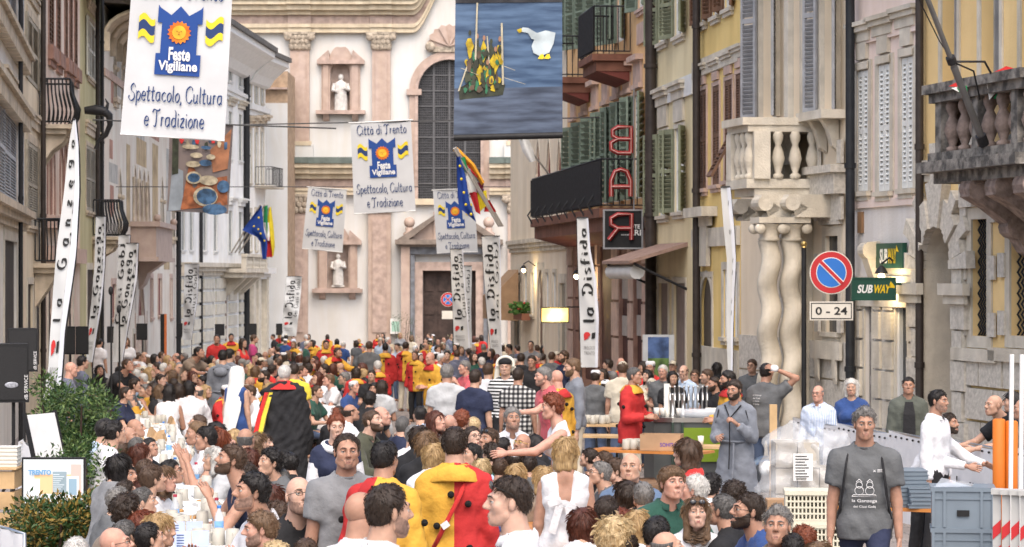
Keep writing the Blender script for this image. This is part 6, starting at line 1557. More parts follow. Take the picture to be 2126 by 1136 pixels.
def _wave(nt,sk,freq,duty=.5):
 N=nt.nodes;L=nt.links;a=N.new('ShaderNodeMath');a.operation='MULTIPLY';a.inputs[1].default_value=freq;L.new(sk,a.inputs[0])
 b=N.new('ShaderNodeMath');b.operation='FRACT';L.new(a.outputs[0],b.inputs[0]);c=N.new('ShaderNodeMath');c.operation='GREATER_THAN';c.inputs[1].default_value=duty;L.new(b.outputs[0],c.inputs[0]);return c.outputs[0]
def _mix(nt,f,a,b):
 m=nt.nodes.new('ShaderNodeMix');m.data_type='RGBA';nt.links.new(f,m.inputs[0])
 for i,q in((6,a),(7,b)):
  if isinstance(q,tuple):m.inputs[i].default_value=(*q,1)
  else:nt.links.new(q,m.inputs[i])
 return m.outputs[2]
def plaid(nt,sp):
 a=_wave(nt,sp.outputs[0],16);b=_wave(nt,sp.outputs[2],16);x=_mix(nt,a,(.52,.52,.5),(.10,.10,.105));y=_mix(nt,a,(.10,.10,.105),(.015,.015,.016));return _mix(nt,b,x,y)
pattern('X','plaid',(.3,.3,.3),plaid)
pattern('I','fine_blue_stripe',(.4,.5,.65),lambda nt,sp:_mix(nt,_wave(nt,sp.outputs[0],45),(.33,.42,.58),(.62,.66,.74)))
pattern('Q','black_white_stripe',(.4,.5,.65),lambda nt,sp:_mix(nt,_wave(nt,sp.outputs[2],22),(.65,.65,.65),(.02,.02,.02)))
def twotone(ca,cb):
 def fn(nt,sp):
  g=nt.nodes.new('ShaderNodeMath');g.operation='GREATER_THAN';g.inputs[1].default_value=0;nt.links.new(sp.outputs[0],g.inputs[0]);return _mix(nt,g.outputs[0],ca,cb)
 return fn
RC,YC_=(.43,.028,.028),(.60,.33,.045)
pattern('F','yellow_red_costume',RC,twotone(RC,YC_));pattern('f','red_yellow_costume',RC,twotone(YC_,RC));CN['r']=M('cloth_costume_red',RC,.85,.1,6,.8,13);CN['y']=M('cloth_costume_yellow',YC_,.85,.1,6,.8,13)
POM=M('black_pompom',(.012,.012,.012),.95,.3,40,.8,90);METAL=M('polished_metal',(.6,.6,.6),.25,.1,5,metal=1.);SPEC=M('black_frame',(.015,.015,.015),.35,0);LENS=M('dark_lens',(.02,.02,.025),.1,0,spec=.7);LENSB=M('blue_mirror_lens',(.03,.22,.6),.12,0,spec=.9)
CNAME={'W':'white','K':'black','N':'navy','G':'grey','D':'dark grey','L':'light grey','B':'royal blue','S':'light blue','R':'red','P':'coral pink','M':'magenta','O':'olive','T':'brown','C':'cream','E':'dark green','Y':'yellow','H':'chambray','J':'denim','Z':'slate blue','U':'grey woollen','V':'grey green','A':'saffron','X':'plaid','I':'fine striped','Q':'black and white striped','F':'red and yellow',
'f':'yellow and red','r':'red','y':'yellow'}
_cm={}
def np_mesh(name,V,F,mats,mi=None):
 me=bpy.data.meshes.new(name);F=[tuple(q)for q in F]if not isinstance(F,np.ndarray)else F
 if isinstance(F,np.ndarray):
  n,k=F.shape;me.vertices.add(len(V));me.vertices.foreach_set('co',np.ascontiguousarray(V,np.float32).ravel());me.loops.add(n*k);me.loops.foreach_set('vertex_index',F.ravel());me.polygons.add(n);me.polygons.foreach_set('loop_start',np.arange(0,n*k,k,dtype=np.int32));me.update(calc_edges=True)
 else:me.from_pydata(V,[],F)
 for m in mats:me.materials.append(m)
 me.polygons.foreach_set('use_smooth',np.ones(len(me.polygons),bool))
 if mi is not None:me.polygons.foreach_set('material_index',mi)
 me.update();return me
def cloth_obj(name,parent,pose,sex,layer,h,mat,seed=0,mirror=1):
 key=(pose,sex,layer,h,seed)
 if key not in _cm:V,F,J=template(*key[:4],seed);_cm[key]=np_mesh(name,V,F,[mat])
 o=obj(name,_cm[key],parent)
 o.material_slots[0].link='OBJECT';o.material_slots[0].material=mat
 if mirror<0:o.scale=(-1,1,1)
 return o
def rotm(yaw,pitch,roll=0):
 return np.array(Matrix.Rotation(yaw,3,'Z')@Matrix.Rotation(pitch,3,'X')@Matrix.Rotation(roll,3,'Y'))
PEOPLE=[]
HAIRN={'k':'black','d':'dark brown','b':'brown','l':'light brown','y':'blond','p':'pale blond','r':'red brown','o':'copper red','a':'auburn','g':'grey','s':'greying','w':'white','t':'streaked'}
BOTTOM={'J':'J','K':'K','D':'D'}
def person(u,v,hp,face,pose,hair,top,label,ex='',hy=0,hp_=0,skin_='b',bottom='J',group=None,rs=0,flip=False,seedl=None,Ypos=None):
 """(u, v) crown of the head and hp head height in photo pixels; face 0 = to the camera, + = to the right of the picture, 180 = away"""
 sex='f' if 'F' in ex else 'm'
 style,hc=(hair[:-1],hair[-1])if hair else('','d')
 layer,tc=top[:-1],top[-1]
 J=skeleton(pose,sex);hz=J['head'][2]+.117;dv=v-668.
 k=2.35/(hz+.235*dv/hp);kk=min(max(k,.88),1.12)
 if Ypos:Y=Ypos;kk=min(max((CAMH-(v-V0)/FPX*Y-gz(Y))/hz,.8),1.2)
 elif abs(kk-k)<1e-6 or dv<75:Y=FPX/(hp/(.235*kk));kk=min(max((2.35-dv/FPX*Y)/hz,.84),1.16)
 else:Y=FPX*(2.35-kk*hz)/dv
 ppm=FPX/Y;lod=0 if ppm>210 else(1 if ppm>95 else 2);h=(.0165,.022,.032)[lod]
 f=R(face);X=WX(u,Y);hx,hyy=J['head'][0]*kk,J['head'][1]*kk
 root_loc=(X-(hx*math.cos(f)-hyy*math.sin(f)),Y-(hx*math.sin(f)+hyy*math.cos(f)),gz(Y))
 V,F,_=template(pose,sex,'skin',h)
 parts=[(V,F,0)]
 kind='f' if sex=='f' else 'm'
 hv,hf,hm=head_mesh(kind,lod)
 rg=np.random.RandomState(int(u*7+v*13)%99991)
 sc=np.array([1+rg.uniform(-.04,.07),1+rg.uniform(-.03,.03),1+rg.uniform(-.03,.03)])*.915
 hv=hv.copy();lo=np.clip((-.02-hv[:,2])/.06,0,1);hv[:,0]*=1+lo*rg.uniform(-.08,.13);ns=np.clip((-.088-hv[:,1])/.02,0,1)*(np.abs(hv[:,0])<.022)*(hv[:,2]>-.045);hv[:,1]+=ns*rg.uniform(-.006,.008);hv[:,2]+=lo*rg.uniform(-.008,.006)
 Rh=rotm(R(hy),R(-hp_-POSES[pose][1]*.25));hc0=J['head']
 HV=(hv*sc)@Rh.T+hc0
 verts=[V,HV];nf=len(F);off=len(V)
 faces=F.tolist()+[tuple(i+off for i in q)for q in hf];mi=[0]*nf+list(hm);off+=len(HV)
 if lod<2:
  curl='grip' if 'G' in ex else 'relax'
  Vh,Fh=hand_mesh(curl)
  for sd in(1,-1):
   sh,el,wr,uu,w=J[sd];x=w;inn=nrm(np.array([-sd*.8,-.2,-.35]));z=-nrm(inn-x*(inn@x));y=np.cross(z,x)
   if sd>0:y=-y
   B=np.stack([x,y,z],1);P=Vh@B.T+wr+w*.012
   fh=Fh if sd<0 else[q[::-1]for q in Fh]
   faces+=[tuple(i+off for i in q)for q in fh];mi+=[0]*len(Fh);verts.append(P.astype(np.float32));off+=len(P)
 S=SKINS[skin_];HM=HAIRS[hc]
 me=np_mesh('person',np.concatenate(verts).tolist(),faces,[S,EYEW,IRIS,HM if style else HAIRS['l'],LIPS if sex=='f' else LIPD],mi)
 o=obj('person',me,None,root_loc,(0,0,f));o.scale=(kk,)*3
 tag(o,label,'person',group)
 Ml=Matrix.Translation(hc0)@Matrix(Rh).to_4x4()@Matrix.Diagonal((*sc,1))
 HM4=Ml.copy()
 if style:
  kk_=('hair',style,lod)
  if kk_ not in _cm:_cm[kk_]=hair_mesh(style,lod).mesh('hair',HM)
  ho=obj('hair',_cm[kk_],o);ho.matrix_local=Ml;ho.material_slots[0].link='OBJECT';ho.material_slots[0].material=HM
 if lod<2 and layer in('short','loose','tunic'):
  b=MB();n0=J['neck'];n=16;upv=nrm(J['T']((0,0,1))-J['T']((0,0,0)));q0=[n0+np.array([.072*math.cos(2*math.pi*i/n),.064*math.sin(2*math.pi*i/n)-.006,.028+.018*math.sin(2*math.pi*i/n)])for i in range(n+1)]
  b.tube(q0,.0105,6);b.build('neckband',CN[tc],o)
 sd_=rs if lod<1 else 0
 nm={'short':'t_shirt','long':'shirt','vest':'sleeveless_top','loose':'costume_tunic','robe':'robe','dress':'dress','cape':'cape','jacket':'jacket','tunic':'tunic'}[layer]
 if layer=='cape':cloth_obj('cape',o,pose,sex,'cape',max(h,.02),CN[tc],sd_)
 else:cloth_obj(nm,o,pose,sex,layer,h,CN[tc],sd_)
 if layer not in('robe','dress','cape'):cloth_obj('trousers',o,pose,sex,'trousers',max(h,.022),CN[bottom])
 PEOPLE.append(dict(o=o,u=u,v=v,hp=hp,Y=Y,k=kk,label=label))
 H=lambda:None
 def head_part(name,mb,mats):p=mb.build(name,mats,o);p.matrix_local=Ml;return p
 T=J['T']
 if 'g' in ex:
  b=MB()
  for s in(1,-1):
   c=Vector((s*.031,-.104,.002));b.tube([c+Vector((.021*math.cos(t),0.004*abs(math.cos(t)),.016*math.sin(t)))for t in np.linspace(0,2*math.pi,13)],.0019,4);b.tube([c+Vector((s*.021,.003,.004)),(s*.074,-.03,.008),(s*.078,.012,.006)],.0017,4)
  b.tube([(-.01,-.105,.004),(.01,-.105,.004)],.0018,4);head_part('glasses',b,M('yellow_frame',(.6,.45,.05),.4,0)if 'y' in ex else SPEC)
 if 's' in ex or 'S' in ex:
  b=MB();b2=MB()
  for s in(1,-1):
   c=Vector((s*.033,-.088,.078));b2.sphere(c,.025,10,7,(1,.28,.8));b.tube([c+Vector((s*.022,.005,.0)),(s*.082,.0,.05),(s*.084,.03,.03)],.0024,4)
  b.tube([(-.012,-.092,.08),(.012,-.092,.08)],.0024,4);p=head_part('sunglasses',b,SPEC);b2.build('lens',LENSB if 'S' in ex else LENS,p)
 if 'B' in ex or 'b' in ex:
  key=('beard','B' in ex,lod)
  if key not in _cm:
   hv0,hf0,hm0=head_mesh('m',min(lod,1));n0=(56*42,40*30)[min(lod,1)]
   P=hv0[:n0].astype(float);jl=np.interp(P[:,1],[-.13,-.09,-.06,-.03,-.005,.02],[-.052,-.052,-.038,-.02,.0,-.2])
   ok=(P[:,2]<jl)&(P[:,1]<.012)&~(((P[:,0]/.028)**2+((P[:,2]+.0705)/.0125)**2<1)&(P[:,1]<-.07))&(P[:,2]>-.125)
   n=P-np.array([0,-.01,-.03]);n/=np.linalg.norm(n,axis=1)[:,None];t=.007 if 'B' in ex else.0016
   Q=P+n*(np.where(ok,t,-.003)+(.003*tnoise(P,300)if 'B' in ex else 0))[:,None]
   fb=[q for q in hf0 if max(q)<n0 and sum(ok[i]for i in q)>=2];used=sorted({i for q in fb for i in q});mp_={i:j for j,i in enumerate(used)}
   _cm[key]=np_mesh('beard',Q[used].tolist(),[tuple(mp_[i]for i in q)for q in fb],[HM])
  bo=obj('beard',_cm[key],o);bo.matrix_local=Ml;bo.material_slots[0].link='OBJECT';bo.material_slots[0].material=HM if 'B' in ex else M('stubble',(.24,.15,.115),.8,.2,60)
 if 'c' in ex:
  b=MB();n0=J['neck'];n=14
  ring=[]
  for r_,z in((.060,.052),(.066,.058),(.086,.018),(.080,.012)):
   for i in range(n+1):
    a=R(-70+320*i/n);fr=max(0,-math.sin(a));ring.append(n0+np.array([r_*math.cos(a)*1.05,r_*math.sin(a)-.012-.01*fr,z-.03*fr]))
  b.add(ring,[(k_*(n+1)+i,k_*(n+1)+i+1,(k_+1)*(n+1)+i+1,(k_+1)*(n+1)+i)for k_ in range(3)for i in range(n)],True);b.build('collar',CN[tc],o)
 if 'k' in ex:
  b=MB();n0=J['neck'];n=20;vs=[]
  for r_,z in((.066,.06),(.085,.055),(.13,.02),(.165,-.035),(.16,-.045)):
   for i in range(n):a=2*math.pi*i/n;w_=1+.06*math.sin(5*a);vs.append(n0+np.array([r_*w_*math.cos(a)*1.08,r_*w_*math.sin(a)*.92,z-.02*abs(math.cos(a))**3*(r_>.1)]))
  b.add(vs,[(q*n+i,q*n+(i+1)%n,(q+1)*n+(i+1)%n,(q+1)*n+i)for q in range(4)for i in range(n)],True)
  b.build('costume_collar',CN['y' if tc in 'Fr' else 'r']if tc!='f' else CN['f'],o)
  for x,y,z in((-.09,.135,.30),(.11,.135,.16),(.02,.14,.36),(-.1,.14,.02),(.1,-.15,.28),(-.09,-.15,.14),(.05,-.155,.02)):
   b=MB();b.sphere(T((x,y*1.04,z)),.023,9,7);b.build('pompom',POM,o)
  for sd in(1,-1):b=MB();q=J[sd];b.sphere(q[0]+(q[1]-q[0])*.55+np.array([sd*.085,.0,.02]),.023,9,7);b.build('pompom',POM,o)
 if 'x' in ex:
  b=MB();b.tube([T((-.09,.02,.50)),T((-.04,.155,.36)),T((.05,.165,.18)),T((.14,.12,.0)),T((.15,-.06,-.03)),T((.06,-.16,.12)),T((-.04,-.155,.32)),T((-.09,.02,.50))],.016,6);b.build('strap',CN['R'],o)
  b=MB();c=T((.055,.185,.17));b.obox(c,.05,.012,.04,0,0,R(35));b.build('tag',CN['W'],o)
 if 'p' in ex:
  b=MB();b.sphere(T((0,.20,.22)),.17,12,9,(.85,.5,1.2));b.build('backpack',CN['K'],o);b=MB()
  for s in(1,-1):b.tube([T((s*.10,.10,.46)),T((s*.105,-.02,.505)),T((s*.125,-.11,.40)),T((s*.15,-.135,.22)),T((s*.175,-.02,.0))],.008,5)
  b.build('cords',CN['K'],o)
 if 'h' in ex:
  b=MB();b.sphere(T((0,.13,.42)),.1,10,8,(1.2,.6,.8));b.build('hood',CN[tc],o)
  b=MB();b.tube([T((-.10,-.07,.50)),T((0,-.155,.36)),T((.10,-.07,.50))],.009,5);b.tube([T((0,-.16,.36)),T((0,-.165,.1)),T((0,-.20,-.2))],.007,5);b.tube([T((-.13,.10,.47)),T((0,.16,.40)),T((.13,.10,.47))],.009,5)
  for sd in(1,-1):q=J[sd];b.tube([q[0]+np.array([-.01*sd,-.09,.03]),q[0]+np.array([.03*sd,-.08,-.12])],.006,5)
  b.build('piping',CN['K'],o);b=MB();n=16;b.tube([T((.175*math.cos(2*math.pi*i/n),.145*math.sin(2*math.pi*i/n),.10))for i in range(n+1)],.014,6);b.tube([T((.05,-.17,.09)),T((.06,-.21,-.12)),T((.05,-.22,-.3))],.012,6);b.build('belt',CN[tc],o)
 if 'v' in ex:
  b=MB();n=18;vs=[]
  prof=((.02,.15),(.085,.13),(.112,.04),(.115,-.08),(.15,-.22),(.19,-.5),(.21,-.8))
  for q,(r_,z)in enumerate(prof):
   for i in range(n+1):a0_=-30+min(q,4)*3;a1_=210-max(0,q-2)*24;a=R(a0_+(a1_-a0_)*i/n);w_=1+.05*math.sin(9*a+q)*(q>1);vs.append((r_*w_*math.cos(a),r_*w_*math.sin(a)+.02,z))
  b.add(vs,[(q*(n+1)+i,q*(n+1)+i+1,(q+1)*(n+1)+i+1,(q+1)*(n+1)+i)for q in range(len(prof)-1)for i in range(n)],True);p=b.build('veil',M('veil_cloth',(.66,.66,.64),.85,.06,6,.3,40),o);p.location=hc0;
  b=MB();b.tube([(.085*math.cos(t),.012+.1*math.sin(t),.06)for t in np.linspace(-2.6,-.5,9)],.012,6);head_part('headband',b,CN['B'])
 if 'q' in ex:
  b=MB();b.tube([(.115*math.cos(t),.01+.03*math.sin(t),.04+.105*math.sin(t))for t in np.linspace(-.35,math.pi+.35,15)],.024,8);b.sphere((0,.07,.02),.1,10,8,(1.15,.7,1.3));b.tube([(-.11,.05,0),(-.13,.06,-.18)],.04,8);b.tube([(.11,.05,0),(.13,.06,-.18)],.035,8);head_part('headdress',b,M('cream_headcloth',(.68,.65,.56),.85,.06,6,.3,40));b=MB();b.sphere((0,-.005,.075),.092,12,8,(1.05,1.0,.62));head_part('dark_cap',
b,CN['K'])
 if 't' in ex:
  b=MB();b.lathe([(.083,.035),(.088,.07),(.086,.105),(.06,.122),(0,.125)],(0,.012,0),16);head_part('white_cap',b,CN['W'])
 if 'z' in ex:
  b=MB();b.sphere((0,.012,.045),.092,14,9,(.9,1.08,.95));b.prism([(-.07,-.06),(.07,-.06),(.055,-.15),(0,-.17),(-.055,-.15)],.045,.052,'XY');head_part('peaked_cap',b,CN['C']if 'n' not in ex else CN['N'])
 if 'w' in ex:
  q=J[-1];b=MB();c=q[2]-q[4]*.035;a_=nrm(np.cross(q[4],(0,0,1)));b_=np.cross(q[4],a_);b.tube([c+(a_*math.cos(t)+b_*math.sin(t))*.034 for t in np.linspace(0,2*math.pi,11)],.009,5);b.build('watch',METAL if 'W' in ex else BLACK,o)
 if 'm' in ex:
  pass
 o['pose']=pose
 return o,J,Ml,kk
# ================================================================ the people of the photograph
G_L,G_R,G_C,G_B,G_S='people seated at the left long table','people along the right benches','people crowded in the middle','people by the beer counter','people standing in the street'
D=[(808,1005,115,112,'st','shortd','longW','white shirted person with short dark hair turned to the right, front centre','cb',G_S,'b'),(752,1016,100,140,'st','','longW','shaven headed person in white with blue mirrored sunglasses pushed up','cS',G_S,'c'),(1055,988,112,-92,'st','faded','longW','person in white collared shirt in left profile, black sunglasses on the head','cs',G_S,'a'),(944,886,76,180,
'st','shortd','looseF','person from behind in yellow and red costume with red strap, largest costume','kx',G_S,'b'),(800,914,78,158,'st','shortk','loosef','person from behind in red and yellow costume, left of the larger one','kx',G_S,'c'),(720,899,78,8,'st','receded','shortG','person in plain grey t-shirt looking down, left of the two costumes','b',G_S,'c'),(622,987,88,18,'si','','longK','shaven headed person with black glasses and stubble in black polo',
'gb',G_C,'a'),(698,858,56,14,'st','buno','longN','person with red hair in a bun, navy vest over white blouse','F',G_S,'a'),(775,850,52,62,'si','shortb','longO','bearded person in olive shirt eating, head bent to the right','cB',G_C,'a'),(792,842,46,75,'se','','shortK','shaven headed person behind the olive shirted one, eating','',G_C,'d'),(838,862,48,150,'si','buzzs','jacketN','person with close cropped greying hair in navy jacket from behind',
'',G_C,'b'),(871,842,40,-150,'si','shortk','longS','dark haired person in light blue shirt, back turned, by the pavement gap','',G_C,'b'),(857,880,50,175,'si','shortg','shortW','grey haired person from behind in a white top','',G_C,'b'),(872,884,52,165,'si','longd','longK','long dark haired person in black, beside the lighter haired one','F',G_C,'b'),(886,894,58,170,'si','longt','longK','person with long streaked light brown hair over a black top',
'F',G_C,'b'),(900,920,56,172,'si','boby','longW','blond bobbed person from behind, left of the big costume','F',G_C,'b'),(906,852,48,58,'si','boba','longT','auburn haired person with ear rings turned to the right','F',G_C,'d'),(934,858,46,150,'si','','shortT','bald person from behind between auburn and curly copper hair','',G_C,'d'),(960,850,46,160,'si','curlyo','shortK','curly copper haired person from behind above the big costume',
'F',G_C,'b'),(984,866,42,150,'si','bowlp','shortD','straw blond haired person behind the big costume','F',G_C,'a'),(982,884,50,25,'si','shortd','shortS','dark haired person with glasses in pale blue looking to the right','Fg',G_C,'a'),(1014,888,53,-38,'si','shortb','shortN','person in navy t-shirt with amber sunglasses on the head, leaning left','s',G_C,'c'),(1064,845,51,4,'si','thickg','longW','grey haired bearded person in open white shirt facing forward',
'cb',G_C,'c'),(1084,898,51,-42,'si','','shortK','bald person with yellow framed glasses in a black shirt','gyb',G_C,'c'),(1108,902,46,-120,'si','longk','shortK','long black haired person just behind the yellow framed glasses','F',G_C,'b'),(978,920,52,-55,'si','shortk','longS','dark haired person bending close to the big costume','',G_C,'b'),(1000,952,46,170,'si','bobp','longC','pale blond person half hidden by the big costume on the right',
'F',G_C,'a'),(1040,950,48,165,'si','shortb','longT','brown haired person from behind, between the pale blond ones','',G_C,'b'),(1073,962,48,160,'si','boby','longC','blond person from behind left of the white bow dress','F',G_C,'a'),(1100,945,46,170,'si','shortd','shortD','dark haired person bending forward beside the white bow dress','',G_C,'b'),(1145,818,54,-82,'sr','curlyo','vestW','curly copper haired person in white sleeveless top with tattooed arm reaching left',
'F',G_S,'d'),(1174,906,66,178,'st','boby','dressW','blond person from behind in white dress tied with a bow at the back','F',G_S,'c'),(1309,938,66,-6,'si','','longH','shaven headed person in chambray shirt looking back at the camera','c',G_R,'b'),(1276,950,56,-80,'si','bowlb','jacketN','brown haired person with glasses in a dark suit in left profile','gc',G_R,'a'),(1244,957,55,-78,'si','shortg','shortD',
'grey haired person in profile left of the suited one','g',G_R,'b'),(1252,936,44,-100,'si','shortb','shortT','brown haired person in the row behind the suited profile','',G_R,'b'),(1222,930,44,-110,'si','shortd','shortK','dark haired person just right of the white bow dress','',G_R,'b'),(1396,967,74,16,'si','bowll','shortE','laughing person with light brown hair in a dark green polo','c',G_R,'d'),
(1441,985,66,-112,'si','thickw','longL','white haired person turned away from the laughing green polo','',G_R,'d'),(1446,1031,72,8,'si','longl','shortW','long haired person in white with dark sunglasses on the head','Fs',G_R,'a'),(1497,1024,72,-118,'si','shorts','shortK','person with greying short hair in black from behind, right row','',G_R,'c'),(1552,1022,80,-72,'si','shortd','jacketB','bearded person with glasses in blue jacket in left profile',
'gB',G_R,'c'),(1614,1052,82,-14,'si','spikyg','longT','person with upswept grey hair facing forward at the lower right','',G_R,'c'),(1424,910,62,-98,'sl','fringe_longb','shortR','person with very long straight brown hair in left profile before the box','F',G_R,'a'),(1524,997,62,175,'si','curlyd','shortD','dark curly haired person from behind below the grey robe','F',G_R,'b'),(1478,982,56,160,'si',
'curlyk','shortW','curly black haired person behind the white haired one','F',G_R,'b'),(1262,1027,74,150,'si','faded','longK','person with dark faded haircut from behind, lower middle','',G_R,'b'),(1210,1052,74,172,'si','boba','longW','auburn haired person from behind in white at the bottom edge','F',G_R,'b'),(1288,1055,66,165,'si','curlyr','shortK','curly dark red haired person from behind above the blond curls',
'F',G_R,'b'),(1276,1076,78,172,'si','bigcurlyp','longW','curly pale blond person from behind at the bottom edge','F',G_R,'b'),(1366,1070,80,150,'si','shortk','longK','black haired person from behind at the bottom, right of blond curls','',G_R,'b'),(1386,1100,76,105,'si','bald_rings','shortW','balding greying person turned right at the bottom edge','',G_R,'b'),(1302,1104,70,170,'si','shortd','shortK',
'dark haired person cut by the bottom edge under the blond curls','',G_R,'b'),(1667,1090,58,-170,'si','curlyo','shortC','copper curled person at the bottom beside the white crates','F',G_R,'b'),(1646,1106,70,175,'si','shortk','shortK','black haired person from behind at the bottom near the crates','',G_R,'b'),(1700,1122,60,170,'si','bobl','shortC','light brown haired person barely above the bottom edge at right',
'F',G_R,'b'),(1795,846,71,-8,'wk','spikyg','shortD','person in dark grey printed t-shirt walking with drawstring bag','p',G_S,'c'),(1698,799,36,-25,'st','bald_ringg','longI','balding person with glasses in fine striped shirt behind the barrier','gc','people behind the white barrier','d'),(1768,785,38,-15,'st','bobw','longB','white haired person in royal blue top behind the barrier','F','people behind the white barrier',
'b'),(1886,782,38,-4,'st','fadek','jacketV','person in open grey green hooded jacket over black, behind the barrier','','people behind the white barrier','c'),(1949,808,50,58,'st','shortk','longW','person in white shirt standing at the barrier looking right','cb',G_S,'c'),(1972,857,46,50,'lf','shortd','longW','bearded person in white leaning over the barrier with arms out','B',G_S,'c'),(2063,818,48,
-72,'lf','','shortK','bald person in black leaning on the barrier from beyond','','people behind the white barrier','b'),(2102,812,46,-100,'st','longk','shortK','long black haired person behind the orange posts','F','people behind the white barrier','b'),(2122,826,46,-90,'st','','shortT','bald person at the right edge behind the orange posts','','people behind the white barrier','c'),(1524,788,44,
-30,'sc','thickd','robeU','bearded person in grey woollen robe with black piping holding a jug','hBG',G_B,'c'),(1592,753,40,150,'up','shortk','shortD','person in dark grey printed t-shirt with bandaged hand behind the neck','',G_B,'c'),(1561,745,30,-20,'st','shortb','shortD','person with glasses behind the arm raised to a neck','g',G_B,'b'),(1318,762,38,62,'sf','shorts','looser','person in red costume with yellow collar at the counter',
'k',G_B,'c'),(1293,750,33,170,'st','shortb','shortC','person from behind in cream t-shirt and peaked cap','z',G_B,'c'),(1289,742,28,175,'st','','loosey','bald person in yellow costume behind the cream cap','k',G_B,'d'),(1237,768,30,165,'st','shortd','shortD','person from behind in dark grey t-shirt and white cap','t',G_B,'c'),(1259,788,28,150,'sb','shortd','shortD','person in white cap bending beside the other white cap',
't',G_B,'c'),(1350,749,30,-15,'st','shortk','shortR','person in white cook cap and red costume at the counter','t',G_B,'c'),(1376,757,30,-25,'st','shortw','shortD','white haired person behind the beer taps','',G_B,'d'),(1355,785,28,60,'sb','shortg','shortC','person in beige peaked cap bending down at the counter','z',G_B,'b'),(1397,770,30,15,'st','bobk','shortK','black haired person looking down behind the beer taps',
'F',G_B,'b'),(1419,757,31,-35,'st','bald_ringd','longS','balding bearded person with glasses in light blue shirt','gbc',G_B,'a'),(1351,719,22,-50,'sm','receded','shortD','person talking on a phone by the pale poster stand','',G_B,'b'),(1467,766,32,-70,'sf','shortb','shortK','brown haired person in left profile serving at the taps','b',G_B,'b'),(1482,782,32,-68,'sf','faded','shortK','bearded person serving at the taps, lower of the two',
'B',G_B,'c'),(1510,769,38,-74,'sf','thickk','loosey','bearded person in yellow costume pulling beer at the taps','kB',G_B,'c'),(1488,752,26,-160,'st','bobk','shortK','black haired person from behind near the slim flag','F',G_B,'b'),(928,756,38,178,'st','thickg','shortL','grey haired person from behind in light grey t-shirt','',G_S,'c'),(988,766,38,150,'st','shortd','shortN','dark haired person from behind in navy t-shirt',
'',G_S,'b'),(1014,753,34,172,'st','shortb','shortW','person from behind in white t-shirt beside the navy one','',G_S,'b'),(1049,744,36,-12,'st','','longQ','person in padded white headdress and striped scarf','q',G_S,'a'),(1076,763,36,172,'st','shortd','shortX','person from behind in black and white plaid shirt','',G_S,'c'),(1127,761,42,-68,'sr','shortg','shortP','grey haired person in coral pink polo in left profile',
'b',G_S,'d'),(1155,767,40,-130,'st','','loosey','bald person in yellow costume with red collar behind the pink polo','k',G_S,'d'),(1188,743,40,-78,'st','shortl','longU','bearded person with light brown hair in grey jacket in profile','B',G_S,'b'),(964,748,30,-60,'sm','shortg','shortP','grey haired person raising an arm with beaded bracelet','',G_S,'d'),(1104,737,28,-15,'st','shortd','shortK','dark haired person facing forward above the plaid shirt',
'',G_S,'c'),(1102,707,20,-20,'st','recedek','longG','dark haired person standing against the cream house wall','',G_S,'b'),(1056,714,20,-70,'st','shortk','shortD','black haired person in profile under the far feather flag','',G_S,'b'),(1082,733,24,170,'st','shortd','shortK','dark haired person from behind right of the white headdress','',G_S,'b'),(1146,730,22,160,'st','shortb','shortD','brown haired person in the group before the orange house',
'',G_S,'b'),(1128,734,20,170,'st','faded','shortK','person with cropped dark hair before the lit yellow sign','',G_S,'b'),(1170,728,26,-60,'st','thickb','shortN','brown haired bearded person left of the tall orange house flag','B',G_S,'b'),(591,757,38,176,'st','shortw','capeK','white haired person from behind in long black cape with red collar','',G_S,'b'),(494,764,34,150,'st','shortd','dressB','person in royal blue dress with long white veil',
'vF',G_S,'b'),(463,726,30,172,'st','shortk','robeU','person from behind in grey woollen robe left of the white veil','h',G_S,'b'),(478,724,28,150,'st','shortk','robeU','second grey robed person mostly hidden behind the first','h',G_S,'b'),(414,712,26,60,'sb','shortk','shortT','dark haired person in brown top bending over the left table','',G_S,'c'),(548,768,36,-70,'si','shortd','longN','bearded person in navy shirt in left profile by the black cape',
'Bc',G_C,'b'),(611,754,33,172,'st','faded','shortY','person from behind in yellow t-shirt beside the black cape','',G_S,'c'),(607,737,26,30,'sp','shortw','shortN','white haired person holding up a phone','',G_C,'b'),(714,772,40,-75,'sw','thickg','longZ','grey haired person in slate blue shirt leaning over the middle table','c',G_S,'b'),(659,772,28,-60,'si','boba','longW','auburn haired person in white at the middle table',
'F',G_C,'b'),(682,776,28,-70,'si','shortl','shortW','fair haired person in white at the middle table','',G_C,'d'),(776,794,32,-20,'si','longk','shortK','long black haired person in black facing forward, middle table','F',G_C,'c'),(768,812,36,175,'si','curlyk','shortK','curly black haired person from behind at the middle table','F',G_C,'b'),(751,740,25,-85,'sk','boba','shortW','auburn haired person in white in left profile before the costumes',
'F',G_S,'b'),(729,838,38,120,'si','bald_ringd','shortW','balding dark haired person in white from behind near the bun','',G_C,'c'),(704,842,34,170,'si','shortd','shortK','dark haired person from behind just above the red bun','',G_C,'b'),(677,706,19,5,'st','shortk','looser','person in red costume with yellow front, hand on hip','kb',G_S,'c'),(702,722,22,40,'sb','thickd','loosey','person in yellow costume bending down to the left of a grey t-shirt',
'k',G_S,'c'),(767,708,22,172,'st','shortb','shortD','person from behind in dark grey t-shirt between the costumes','',G_S,'c'),(800,712,21,178,'st','shortk','looseF','person from behind in yellow and red costume with two coloured legs','k',G_S,'c'),(843,709,20,150,'st','shortd','loosef','person from behind in yellow and red costume leaning over a box','k',G_S,'c'),(893,730,27,-45,'sf','','loosey',
'bald person in yellow costume with red collar beside the box table','k',G_S,'d'),(222,868,52,110,'si','shortk','longS','black haired person in light blue shirt, farther of two near the bush','',G_L,'b'),(240,872,54,120,'si','thickk','longW','black haired person in white shirt from behind near the bush','',G_L,'b'),(268,884,48,82,'si','','longW','bald person in white shirt on the left bench','',G_L,
